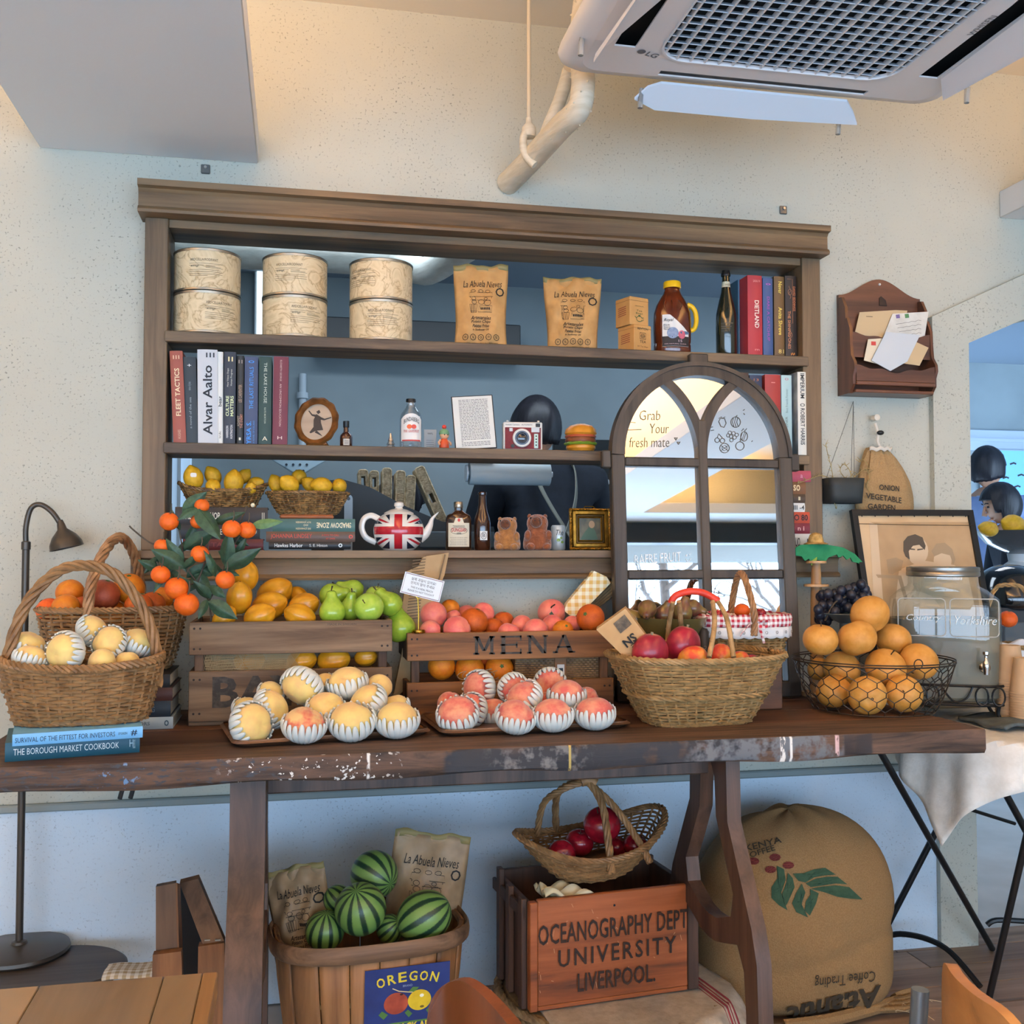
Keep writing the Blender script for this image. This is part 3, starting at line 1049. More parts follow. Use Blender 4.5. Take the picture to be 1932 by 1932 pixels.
# ================================================================ BOOKS
PAGES=mat('book_pages','#d8cfba','#c4b99e',rough=.8,scale=60,stretch=(12,1,.4),gain=1.)
BM={}
def cover(hexc,rough=.45):
 k='cover_'+hexc.strip('#')
 return mat(k,hexc,rough=rough,gain=1.05)
def inkm(hexc):
 return mat('ink_'+hexc.strip('#'),hexc,rough=.6,gain=1.1)
def book(lab,hexc,w,h,d,loc,rot=(0,0,0),txt=(),group=None,hard=True,extra=None,pages=None,bands=()):
 """standing book: spine at y=0 facing -y, thickness w along x, depth d behind. txt: (body, centre 0..1 up, length 0..1, width 0..1, colour, dir, xoff)"""
 q=T('book',lab,'book',loc,rot,group)
 m=cover(hexc)
 b=.0022 if hard else .0008
 k=MB()
 n=6
 bow=.003 if hard else .0008
 sp=[(-w/2+w*i/n,-bow*(1-(2*i/n-1)**2))for i in range(n+1)]
 out=sp+[(w/2,d),(w/2-b,d),(w/2-b,.004),(-w/2+b,.004),(-w/2+b,d),(-w/2,d)]
 k.prism([(a,-c)for a,c in out],h,(0,0,0),(1,0,0),(0,-1,0))
 k.build('cover',m,q,ang=25)
 ov=.003 if hard else .0004
 MB().box((-w/2+b,.004,ov),(w/2-b,d-ov,h-ov)).build('page_block',pages or PAGES,q)
 for z0,z1,hx in bands:
  MB().grid(lambda a,c:(w*(a-.5),-bow*(1-(2*a-1)**2)-.0003,h*(z0+(z1-z0)*c)),n,1).build('spine_band',cover(hx),q)
 for s,zc,ln,wd,hx,dr,xo in txt:
  up_=dr=='u'
  if dr=='h':
   text(s,inkm(hx),q,(xo*w,-bow-.0002,h*zc),*XZ,ln*w,wd*h)
  else:
   text(s,inkm(hx),q,(xo*w,-bow-.0002,h*zc),(0,0,1 if up_ else-1),(-1 if up_ else 1,0,0),h*ln,w*wd,bold=.015 if len(s)<14 else 0)
 return q
LEFT=[
 (327,352,663,'#9a5040',-3.0,[('FLEET TACTICS',.55,.52,.38,'#e6cfa8','u',.0),('HUGHES',.09,.1,.22,'#c79a80','u',0),('III',.93,.5,.04,'#d9b090','h',0)],'rust red book with cream lettering, leaning at the left end of the lower shelf'),
 (348,374,674,'#28333a',-2.0,[('a novel of the sea',.35,.36,.18,'#8c989c','u',0),('+',.9,.3,.03,'#d8dcdc','h',0),('winner of prizes',.66,.1,.3,'#7e8a90','u',0)],'thin black paperback with faint grey print, right of the rust red leaning book'),
 (373,412,660,'#c3c6c9',-1.0,[('Alvar Aalto',.46,.74,.46,'#23252b','u',0),('III',.94,.42,.05,'#33353b','h',.15)],'thick pale grey book with large black lettering, near the left end of the lower shelf'),
 (409,421,664,'#e0ded6',-.5,[('bear',.46,.11,.55,'#3c3c3c','u',0),('ink',.1,.08,.3,'#77756c','u',0)],'slim white paperback beside the thick pale grey book'),
 (421,444,664,'#2c3340',0,[('CULTURE',.41,.22,.27,'#d9e4b4','u',-.18),('MATTERS',.41,.22,.27,'#d9e4b4','u',.2),('How Values Shape',.72,.2,.2,'#c2c4b8','u',-.15),('Human Progress',.72,.18,.2,'#c2c4b8','u',.15),('HARRISON',.13,.13,.2,'#d4d4d4','u',-.18),('HUNTINGTON',.13,.15,.2,'#d4d4d4','u',.18),('II',.92,.4,.05,'#d9cf9a','h',.05)],'dark navy book with pale yellow two-line title on the lower shelf'),
 (446,459,671,'#2d2f30',0,[('LEE CARPENTER',.57,.2,.5,'#9a8570','u',0),('AGAINST',.26,.12,.4,'#9c8b78','u',-.22),('THE ENEMY',.26,.16,.4,'#b07a64','u',.2),('1',.06,.3,.03,'#d8d2c0','h',0),('II',.93,.6,.04,'#8a8078','h',0)],'narrow charcoal book with brown lettering, between two blue-toned spines'),
 (460,486,673,'#3d4a6a',0,[('THE LAST RITUALS',.64,.48,.3,'#3f8fe0','u',.02),('YRSA S.',.13,.26,.35,'#3f8fe0','u',-.15),('A NOVEL OF ICELAND',.14,.26,.12,'#4a86c8','u',.22),('o',.94,.45,.03,'#3f8fe0','h',0)],'slate blue book with bright blue lettering on the lower shelf'),
 (487,512,673,'#23403b',0,[('THE LAKE HOUSE',.70,.46,.24,'#b9c4b4','d',.02),('KATE MORTON',.33,.18,.14,'#95a596','d',0),('A',.07,.4,.045,'#e3d9bc','h',.0)],'dark green book with pale capitals on the lower shelf'),
 (513,542,673,'#6b2a39',.6,[('ELIZABETH GEORGE',.84,.24,.12,'#c9a9a4','d',.0),('AN UNCOMMON EDUCATION',.45,.48,.14,'#c9a9a4','d',0),('H',.08,.3,.035,'#d2bdb6','h',0)],'maroon hardback at the right end of the row, beside the oval frame'),
]
for i,(u0,u1,vt,hx,lean,tx,lab)in enumerate(LEFT):
 yb=-.045+(.004 if i%2 else 0)
 vb=832+(u0+u1)/2*0+.03*((u0+u1)/2-310)
 a,b=PY(u0,vb,yb),PY(u1,vb,yb)
 tp=PY((u0+u1)/2,vt,yb)
 w=(b-a).length*.97
 h=(tp.z-Z2)/math.cos(math.radians(lean))
 q=book(lab,hx,w,h,.135,((a.x+b.x)/2+(math.sin(math.radians(-lean))*0),yb,Z2+abs(math.sin(math.radians(lean)))*w/2),(0,math.radians(lean),0),tx,'books at the left of the lower shelf')
RIGHT=[
 (1393,1411,528,'#3f6a86',.03,[],'plain teal blue book standing behind the wine bottles'),
 (1411,1439,520,'#a8323c',-.03,[('DIETLAND',.52,.34,.3,'#ecd8c8','d',.1),('SARAI W',.93,.5,.03,'#d99a96','h',.1),('m',.08,.3,.02,'#d99a96','h',.1)],'crimson book with white title on the top shelf'),
 (1440,1459,525,'#3c5584',-.03,[('DARE A CATCHUP',.48,.56,.26,'#a04aa8','d',0),('o',.92,.5,.02,'#c45ac4','h',0)],'blue book with purple lettering, right of the crimson one'),
 (1461,1481,522,'#6b5233',-.02,[('Anita Shreve',.45,.34,.36,'#e0c55c','d',.05),('Never',.86,.15,.36,'#e0c55c','d',.05),('81',.08,.5,.05,'#d8c070','h',.1)],'brown book with yellow lettering on the top shelf'),
 (1482,1504,521,'#2b2524',-.025,[('THE SHINING ONES',.34,.46,.24,'#c9855c','d',-.2),('DAVID EDDINGS',.72,.3,.2,'#c0764e','d',.25),('#',.05,.4,.03,'#e09040','h',.1)],'black book with copper knotwork spine at the right end of the top shelf'),
]
for u0,u1,vt,hx,yb,tx,lab in RIGHT:
 vb=668
 a,b=PY(u0,vb,yb),PY(u1,vb,yb)
 tp=PY((u0+u1)/2,vt,yb)
 q=book(lab,hx,(b-a).length*.97,tp.z-Z1,.115,((a.x+b.x)/2,yb,Z1),(0,0,0),tx,'books at the right of the top shelf')
 if hx=='#2b2524':
  k=MB()
  w_,h_=(b-a).length,tp.z-Z1
  for z_ in(.80,.28):
   stroke(k,[(.006*math.cos(c*.7),h_*z_-h_/2+.009*math.sin(c*.7))for c in range(9)],.0012,(w_*-.12,-.0032,h_/2),*XZ,.0006,True)
   stroke(k,[(.003*math.sin(c*.9),h_*z_-h_/2-.02+.003*c)for c in range(14)],.001,(w_*-.12,-.0032,h_/2),*XZ)
  stroke(k,[(-w_*.34,h_*.46),(w_*.1,h_*.46),(w_*.1,-.02),(-w_*.34,-.02)],.001,(0,-.0032,h_/2),*XZ)
  k.build('printing',inkm('#9a6a50'),q,recalc=False)
R2=[
 (1393,1414,703,'#4a3b35',[('HOPE',.9,.7,.04,'#b89a74','h',0)],'dark brown book just above the right shoulder of the arched mirror'),
 (1415,1439,708,'#2f3a55',[('TIGER',.72,.2,.36,'#d98a3c','d',.05),('13',.94,.4,.03,'#c07a50','h',0)],'navy book with orange lettering behind the arched mirror'),
 (1444,1474,707,'#a03a36',[('I',.9,.25,.01,'#d48a80','h',.0)],'plain brick red book behind the right side of the mirror'),
 (1475,1495,708,'#a9c9cb',[('JENNIFER WEINER',.27,.42,.3,'#57686c','u',.0),('Best Friends Forever',.68,.3,.22,'#6f8a8e','u',0),('O',.95,.35,.03,'#c0566a','h',0)],'pale aqua book on the lower shelf, left of the grey-and-white one'),
 (1506,1522,702,'#e0dbcd',[('IMPERIUM',.83,.3,.5,'#3c3c3c','d',0),('ROBERT HARRIS',.34,.44,.5,'#3c3c3c','d',0),('o',.6,.6,.04,'#55554f','h',0)],'white spined book with grey photo cover at the right end of the lower shelf'),
]
for u0,u1,vt,hx,tx,lab in R2:
 yb=-.061 if hx=='#e0dbcd' else-.04
 vb=856
 a,b=PY(u0,vb,yb),PY(u1,vb,yb)
 tp=PY((u0+u1)/2,vt,yb)
 q=book(lab,hx,(b-a).length*.97,tp.z-Z2,.125,((a.x+b.x)/2,yb,Z2),(0,0,0),tx,'books at the right of the lower shelf',hard=hx!='#a9c9cb')
 if hx=='#e0dbcd':
  w_=(b-a).length*.97
  h_=tp.z-Z2
  MB().box((-w_/2-.0006,.001,.001),(-w_/2,.125,h_-.001)).build('front_cover',mat('cover_photo_grey','#a7b0b4','#3b3d40',scale=9,rough=.4,gain=1),q)
def flat_book(lab,hx,x0,x1,z0,z1,y,d,tx,up_,group,rz=0.0,hard=True):
 L_=x1-x0
 th=z1-z0
 if up_:
  q=book(lab,hx,th,L_,d,(x0,y,(z0+z1)/2),(0,PI/2,0),tx,group,hard)
 else:
  q=book(lab,hx,th,L_,d,(x1,y,(z0+z1)/2),(0,-PI/2,0),tx,group,hard)
 if rz:
  c=V(((x0+x1)/2,y,(z0+z1)/2))
  q.matrix_world=M.Translation(c)@M.Rotation(rz,4,'Z')@M.Translation(-c)@(M.Translation(V(q.location))@q.rotation_euler.to_matrix().to_4x4())
 return q
y=-.04
for u0,u1,v0,v1,hx,tx,up_,lab in(
 (507,662,1036,1022,'#22262a',[('Hawkes Harbor',.24,.34,.5,'#dfe6e6','u',0),('S. E. Hinton',.60,.22,.4,'#b9bfbf','u',0),('o',.87,.05,.55,'#dfe6e6','u',0)],True,'black book with white handwritten-style title at the bottom of the stack left of the teapot'),
 (502,670,1022,1003,'#5c4a40',[('JOHANNA LINDSEY',.28,.46,.55,'#c9503c','u',0),('A MAN TO CALL',.72,.2,.2,'#b04a3c','u',-.15),('MY OWN',.72,.1,.2,'#b04a3c','u',.2),('o',.95,.05,.4,'#c9503c','u',0)],True,'brown book with red title in the middle of the stack left of the teapot'),
 (514,670,1003,979,'#3f6664',[('SHADOW ZONE',.26,.42,.42,'#e6dcb8','u',0),('IRIS JOHANSEN',.63,.18,.2,'#c9c4a4','u',-.25),('AND',.6,.06,.16,'#c9c4a4','u',0),('ROY JOHANSEN',.63,.18,.2,'#c9c4a4','u',.25),('II',.08,.03,.3,'#cfc8aa','u',0)],False,'grey green book with upside-down cream title on top of the stack left of the teapot'),
):
 a,b=PY(u0,v0,y),PY(u1,v1,y)
 z0,z1=PY(600,v0,y).z,PY(600,v1,y).z
 z0=max(z0,ZS)
 flat_book(lab,hx,a.x,b.x,z0,z1,y,.12,tx,up_,'books lying left of the teapot')
STKTOP=z1
y=-.035
zz=ZS
for u0,u1,v1,hx,tx,up_,lab in(
 (345,497,1017,'#5a2226',[('TALES',.5,.3,.4,'#7a3a3a','u',0)],True,'dark red book at the bottom of the stack behind the orange branch'),
 (340,490,990,'#23262b',[('LEVEL',.55,.16,.4,'#c9c4b4','u',0),('*',.95,.03,.3,'#c9c4b4','u',0)],True,'dark slate book in the middle of the stack behind the orange branch'),
 (330,505,957,'#2c2725',[('THE BOOK SHOP',.28,.4,.4,'#dcd8c8','u',.0),('II',.95,.03,.4,'#b9b3a3','u',0)],True,'black book with white capitals on top of the stack behind the orange branch'),
):
 a,b=PY(u0,1000,y),PY(u1,1000,y)
 z1=PY(420,v1,y).z
 flat_book(lab,hx,a.x,b.x,zz,z1,y,.12,tx,up_,'books lying behind the orange branch')
 zz=z1
STK2=zz
y=-.055
zz=ZS
for u0,u1,v1,hx,tx,up_,lab in(
 (1440,1530,1007,'#dcdad2',[('II',.93,.06,.4,'#3a3a3a','u',0),('OUTTAKES DUO',.5,.5,.55,'#2a2a2a','u',0)],True,'white book with black lettering at the bottom of the stack behind the palm toy'),
 (1440,1527,987,'#7a2733',[('n i',.8,.14,.4,'#d0a0a0','u',0)],True,'dark crimson book second from the bottom of the stack right of the mirror'),
 (1440,1527,966,'#b5482f',[('DO 80',.75,.4,.55,'#2a2020','u',0)],True,'orange red book with dark figures in the stack right of the mirror'),
 (1440,1518,949,'#dedcd5',[('III -4',.85,.26,.5,'#55534c','u',0)],True,'slim white book in the middle of the stack right of the mirror'),
 (1440,1519,932,'#4a3a2c',[('1',.85,.05,.4,'#cbbf9c','u',0)],True,'short dark brown book in the stack right of the mirror'),
 (1440,1520,909,'#7d5230',[('so',.78,.16,.5,'#e0c89a','u',0)],True,'tan brown book second from the top of the stack right of the mirror'),
 (1438,1530,888,'#b04a5c',[('a',.8,.05,.3,'#d990a0','u',0)],True,'rose pink book on top of the stack right of the mirror'),
):
 a,b=PY(u0,950,y),PY(u1,950,y)
 z1=PY(1500,v1,y).z
 flat_book(lab,hx,a.x,b.x,zz,z1,y,.12,tx,up_,'books stacked right of the mirror')
 zz=z1
# ================================================================ LOWER SHELF ORNAMENTS
GOLD=mat('old_gold','#9a7428','#6b4d18',rough=.35,metal=.75,scale=40,gain=1.1)
BRONZE=mat('bronze_resin','#8a5a2c','#5c3a1c',rough=.35,metal=.3,scale=30,gain=1.05)
p=PY(597,838,-.01)
q=T('oval_frame','oval bronze frame with a leaping dancer picture, tilted on the lower shelf','picture frame',(p.x,-.01,Z2),(-.12,0,-.05))
tilt=math.radians(17)
ro=lambda pts:[(a*math.cos(tilt)+b*math.sin(tilt),-a*math.sin(tilt)+b*math.cos(tilt))for a,b in pts]
k=MB()
n=48
ring=[]
for i in range(n):
 a=2*PI*i/n
 s_=1+.025*math.cos(10*a)
 ring.append(a)
cs=[(0,.0),(.012,-.004),(.016,-.012),(.010,-.018),(.002,-.012),(-.002,-.008)]
def fr(i,j):
 a=2*PI*i
 c0=cs[int(j*6)%6]
 s_=1+.03*math.cos(12*a)*(c0[0]>.005)
 rx,rz=.044*s_+c0[0],.054*s_+c0[0]
 x,z=ro([(rx*math.cos(a),rz*math.sin(a))])[0]
 return(x,c0[1],z+.070)
k.grid(fr,n,6,True,True)
k.build('frame_ring',BRONZE,q)
MB().prism(ro(oval(.090,.110,40)),.004,(0,-.004,.070)).build('picture',mat('sepia_sky','#b9a58d','#a5917b',scale=9,stretch=(.3,1,2),gain=1),q)
dk=mat('sepia_dark','#3a322c',gain=1)
k=MB()
dan=lambda pts:ro(pts)
for pts in([(-.010,.028),(-.004,.036),(.002,.030),(-.003,.023)],[(-.008,.022),(.006,.018),(.012,.002),(.024,-.016),(.006,-.024),(-.006,-.036),(-.010,-.034),(-.004,-.016),(-.010,.004)],
   [(-.006,.020),(-.018,.018),(-.030,.026),(-.031,.023),(-.018,.013),(-.006,.013)],[(.004,.018),(.018,.016),(.034,.027),(.035,.024),(.018,.011),(.006,.010)],[(.006,-.022),(.022,-.030),(.028,-.034),(.004,-.030)]):
 k.prism(dan(pts),0,(0,-.0046,.070))
k.build('picture_figure',dk,q,recalc=False)
k=MB().tube([(-.03,.03,0),(-.015,.0,.02),(0,.0,.012),(.02,0,.02),(.035,.03,0)],.005,8)
k.build('easel_foot',BRONZE,q)
MB().box((-.028,-.012,0),(.03,.028,.012),.005).build('base',BRONZE,q)
MB().tube([(0,.002,.1),(0,.05,.004)],.004,6).build('back_strut',BRONZE,q)
GL=glass('clear_glass')
BOTW=mat('brown_bottle_glass','#3a1a10',rough=.08,gain=1.,coat=1.)
p=PY(653,843,-.02)
q=T('miniature_bottle','tiny dark brown bottle with black cap beside the oval frame','bottle',(p.x,-.02,Z2))
MB().lathe([(0,0),(.0165,0),(.0175,.002),(.0175,.028),(.016,.033),(.0075,.042),(.0065,.058),(0,.058)],24).build('bottle',BOTW,q)
MB().lathe([(.008,.055),(.0085,.056),(.0085,.073),(0,.0735)],20).build('cap',BLACK,q)
decal('paper_label',rect(.018,.018),mat('label_grey','#b9b4ab',gain=1),q,(0,-1,.013),*XZ,bend=.0178)
k=MB()
for i in range(3):
 k.grid(lambda a,b,i=i:(.0184*math.sin(-.3+.6*a),-.0184*math.cos(-.3+.6*a),.008+.004*i+.001*b),4,1)
k.build('printing',BLK,q,recalc=False)
p=PY(737,845,-.02)
q=T('glass_tree','little clear cut-glass tree ornament on the lower shelf','ornament',(p.x,-.02,Z2))
k=MB()
for i in range(4):
 z0=.010*i
 r0=.0165-.0036*i
 k.lathe([(0,z0),(r0,z0),(r0*.45,z0+.0118),(0,z0+.0118)],9)
k.build('glass_body',thin_glass('cut_glass',.3),q,ang=10)
MB().lathe([(0,0),(.012,0),(.012,.002),(0,.002)],12).build('foot',thin_glass('cut_glass'),q)
p=PY(775,846,-.02)
q=T('lemonade_bottle','clear glass lemonade bottle with white and red label on the lower shelf','bottle',(p.x,-.02,Z2),(0,0,-.05))
MB().lathe([(0,.004),(.028,0),(.0315,.004),(.0315,.083),(.028,.098),(.018,.113),(.0125,.120),(.012,.13),(.0125,.138),(.0115,.138),(.0115,.122),(.016,.112),(.026,.097),(.0296,.083),(.0296,.006),(0,.0055)],32).build('bottle',thin_glass('bottle_clear',.07),q)
MB().lathe([(.0125,.132),(.0140,.132),(.0132,.1405),(0,.141)],24,rf=lambda a,z:1+.03*math.cos(18*a)).build('crown_cap',BLACK,q)
MB().grid(lambda a,b:(.0322*math.sin(2*(a-.5)*1.05),-.0322*math.cos(2*(a-.5)*1.05),.018+(.062+.016*(1-(2*a-1)**2))*b),16,4).build('paper_label',mat('label_white',''),q)
REDI=inkm('#b8403c')
k=MB()
text('BUNDABERG',BLK,q,(0,-1,.072),*XZ,.046,.012,bend=.0326,mb=k,arch=.008)
k.build('lettering',BLK,q,recalc=False)
k=MB()
text('PINK GRAPEFRUIT',REDI,q,(0,-1,.046),*XZ,.046,.008,bend=.0326,mb=k)
k.grid(lambda a,b:(.0325*math.sin(1.8*(a-.5)),-.0325*math.cos(1.8*(a-.5)),.018+.004*b),12,1)
k.build('printing',REDI,q,recalc=False)
for cx,m in((-.006,inkm('#d9683c')),(.007,inkm('#d0564a'))):
 MB().add([(.0329*math.sin((cx+a)/.0329),-.0329*math.cos((cx+a)/.0329),.0585+b)for a,b in oval(.015,.013,14)],[tuple(range(14))]).build('printed_fruit',m,q,recalc=False)
p=PY(812,848,.03)
q=T('grey_card','small grey card standing behind the lemonade bottle','card',(p.x,.03,Z2),(-.1,0,0))
MB().box((-.018,0,0),(.018,.001,.062)).build('card',mat('card_grey','#9fabb2',gain=1),q)
text('VINYL',BLK,q,(0,0,.05),*XZ,.016,.005,lift=.0004)
k=MB()
for i in range(4):
 stroke(k,[(-.012,.012+.006*i),(.010,.012+.006*i)],.001,(0,0,0),*XZ)
k.build('printing',inkm('#5f6a70'),q,recalc=False)
p=PY(838,849,-.015)
q=T('doll_figurine','orange red toy doll with green hat and cherry, left of the text page','figurine',(p.x,-.015,Z2),(0,0,.3))
RED=mat('toy_red','#c6392c',rough=.4,gain=1.1)
MB().lathe([(0,0),(.0125,0),(.0145,.006),(.013,.02),(.008,.03),(0,.031)],18).build('body',mat('toy_orange_red','#c2502c',rough=.45,gain=1.1),q)
MB().ball((0,-.001,.040),(.0135,.0125,.0125),18,12).build('head',mat('toy_skin','#dba881',rough=.5,gain=1.),q)
k=MB()
for s in(-1,1):
 k.ball((s*.005,-.0128,.041),(.0018,.001,.0022),8,6)
k.build('eyes',BLACK,q)
MB().lathe([(.0145,.042),(.0150,.046),(.012,.054),(.004,.059),(0,.0595)],18).build('hat',mat('toy_green','#6f9a72',rough=.5,gain=1.),q)
MB().ball((0,0,.064),.0065,14,10).build('cherry',RED,q)
for s in(-1,1):
 MB().tube([(s*.012,0,.026),(s*.019,-.004,.018),(s*.017,-.008,.012)],.0032,8).build('arm',mat('toy_skin',''),q)
p=PY(893,851,-.02)
q=T('text_page','framed sheet of small printed text leaning on the lower shelf','picture frame',(p.x+.006,-.035,Z2),(-.16,-.07,-.08))
MB().box((-.060,0,0),(.060,.004,.160),.001).build('frame',mat('frame_black','#23262a',rough=.4,gain=1),q)
MB().box((-.057,-.0012,.003),(.057,0,.157)).build('sheet',mat('paper_white','#d9dad4',rough=.7,gain=1.),q)
k=MB()
rr=random.Random(5)
for i in range(31):
 z_=.147-.0045*i
 x=-.040
 while x<.042:
  wd=.003+rr.random()*.008
  if rr.random()<.06 and i%7==6:
   break
  stroke(k,[(x,z_),(min(x+wd,.044),z_)],.0016,(0,-.0012,0),*XZ,.0003)
  x+=wd+.0016
k.build('printed_lines',inkm('#55585a'),q,recalc=False)
MB().tube([(-.03,.004,.12),(-.035,.045,.004)],.002,6).build('easel_strut',BLACK,q)
p=PY(986,851,-.02)
q=T('instant_camera','white and maroon instant camera with round lens on the lower shelf','camera',(p.x,-.012,Z2),(0,0,-.08))
CAMW=mat('camera_white','#d8d5cc',rough=.4,gain=1.)
MAR=mat('camera_leather','#7c1f26','#6b181f',rough=.6,scale=90,bump=.3,gain=1.)
MB().box((-.057,-.020,0),(.057,.020,.082),.003).build('body',CAMW,q)
MB().box((-.052,-.0225,.004),(.052,-.019,.066),.001).build('leather_front',MAR,q)
k=MB()
k.X=M.Translation((-.004,-.02,.035))@M.Rotation(PI/2,4,'X')
k.lathe([(0,0),(.027,0),(.027,.010),(.025,.012),(.0205,.012),(.0205,.008),(0,.008)],36)
k.build('lens_barrel',CAMW,q)
k=MB()
k.X=M.Translation((-.004,-.02,.035))@M.Rotation(PI/2,4,'X')
k.lathe([(.0205,.0085),(.0205,.0135),(.016,.0135),(.013,.010),(0,.010)],32)
k.build('lens_ring',mat('lens_grey','#4c5560',rough=.3,metal=.4,gain=1),q)
k=MB()
k.X=M.Translation((-.004,-.02,.035))@M.Rotation(PI/2,4,'X')
k.lathe([(.012,.0102),(.008,.0118),(0,.0125)],24)
k.build('lens_glass',mat('lens_black','#0e141c',rough=.05,gain=1,coat=1),q)
MB().box((.024,-.0245,.052),(.048,-.022,.066),.001).build('flash',mat('flash_white','#c9cfd0',rough=.2,gain=1.),q)
MB().box((.037,-.022,.068),(.050,-.0195,.078),.001).build('viewfinder',BLACK,q)
MB().box((.032,-.024,.006),(.044,-.022,.048),.001).build('control_strip',mat('camera_mint','#b9d6cc',rough=.4,gain=1.),q)
k=MB()
for z_ in(.015,.024,.032,.041):
 k.box((.036,-.0248,z_-.002),(.040,-.0238,z_+.002))
k.build('buttons',BLACK,q)
MB().box((-.040,-.0245,.054),(-.030,-.022,.064),.001).build('sensor_window',mat('flash_white',''),q)
k=MB()
text('AUTOMATIC',BLK,q,(.012,-.020,.074),*XZ,.032,.004,mb=k)
text('Instant Camera',BLK,q,(-.03,-.020,.074),*XZ,.04,.004,mb=k)
k.build('lettering',BLK,q,recalc=False)
MB().lathe([(0,0),(.0055,0),(.0055,.003),(0,.003)],16).build('shutter_knob',BLACK,q,loc=(-.030,-.0225,.012)).rotation_euler=(PI/2,0,0)
k=MB()
for s in(-1,1):
 k.ball((.045*s,-.02,.084),(.004,.004,.0025),10,6)
k.build('dial',CAMW,q)
p=PY(1094,851,-.02)
q=T('toy_hamburger','fat plastic toy hamburger at the right end of the lower shelf, next to the mirror','toy',(p.x,-.03,Z2),(0,0,-.1))
BUN=mat('toy_bun','#c98a2c','#b87820',rough=.35,scale=18,gain=1.05)
MB().lathe([(0,0),(.036,0),(.043,.008),(.043,.015),(.040,.018),(0,.018)],32).build('bottom_bun',BUN,q)
MB().lathe([(.02,.018),(.044,.018),(.048,.022),(.044,.026),(.02,.026)],40,rf=lambda a,z:1+.05*math.sin(9*a)).build('lettuce',mat('toy_lettuce','#6f8f2e',rough=.4,gain=1.05),q)
MB().lathe([(.02,.024),(.043,.025),(.045,.033),(.042,.040),(.02,.040)],32,rf=lambda a,z:1+.02*math.sin(7*a)).build('patty',mat('toy_patty','#7a4322','#5e3218',rough=.5,scale=40,gain=1.05),q)
MB().lathe([(.02,.040),(.044,.040),(.046,.044),(.043,.047),(.02,.047)],30,rf=lambda a,z:1+.03*math.sin(5*a)).build('tomato',mat('toy_tomato','#b5583c',rough=.4,gain=1.),q)
MB().lathe([(0,.046),(.042,.046),(.047,.052),(.044,.064),(.032,.075),(.015,.080),(0,.081)],36).build('top_bun',BUN,q)
k=MB()
rr=random.Random(9)
for i in range(24):
 a,e=rr.random()*2*PI,.25+rr.random()*.75
 k.ball((.044*math.sin(e)*math.cos(a),.044*math.sin(e)*math.sin(a),.046+.035*math.cos(e)),(.0022,.0016,.0014),6,4)
k.build('sesame_seeds',mat('sesame','#e8d9ac',gain=1),q)
# ================================================================ WICKER AND FRUIT BUILDERS
WICK=mat('willow_brown','#a07a50','#6e4f30',rough=.55,scale=28,lo=.3,hi=.7,gain=1.05)
WICKD=mat('willow_dark','#8d6b49','#4f3a26',rough=.55,scale=28,lo=.3,hi=.7,gain=1.05)
WICKY=mat('willow_straw','#ad8d5e','#7d6038',rough=.55,scale=28,lo=.3,hi=.7,gain=1.05)
RATT=mat('rattan_brown','#a5804e','#5d4225',rough=.5,scale=40,lo=.35,hi=.6,gain=1.05)
def plan_pts(a,b,e,S):
 D=720
 P=[]
 for i in range(D):
  f=2*PI*i/D
  c,s=math.cos(f),math.sin(f)
  P.append((a*math.copysign(abs(c)**(2/e),c),b*math.copysign(abs(s)**(2/e),s)))
 L_=[0]
 for i in range(D):
  x,y=P[i],P[(i+1)%D]
  L_.append(L_[-1]+math.hypot(x[0]-y[0],x[1]-y[1]))
 out,j=[],0
 for k in range(S):
  t=L_[-1]*k/S
  while L_[j+1]<t:
   j+=1
  f=(t-L_[j])/max(1e-9,L_[j+1]-L_[j])
  x,y=P[j%D],P[(j+1)%D]
  out.append((x[0]+(y[0]-x[0])*f,x[1]+(y[1]-x[1])*f))
 return out
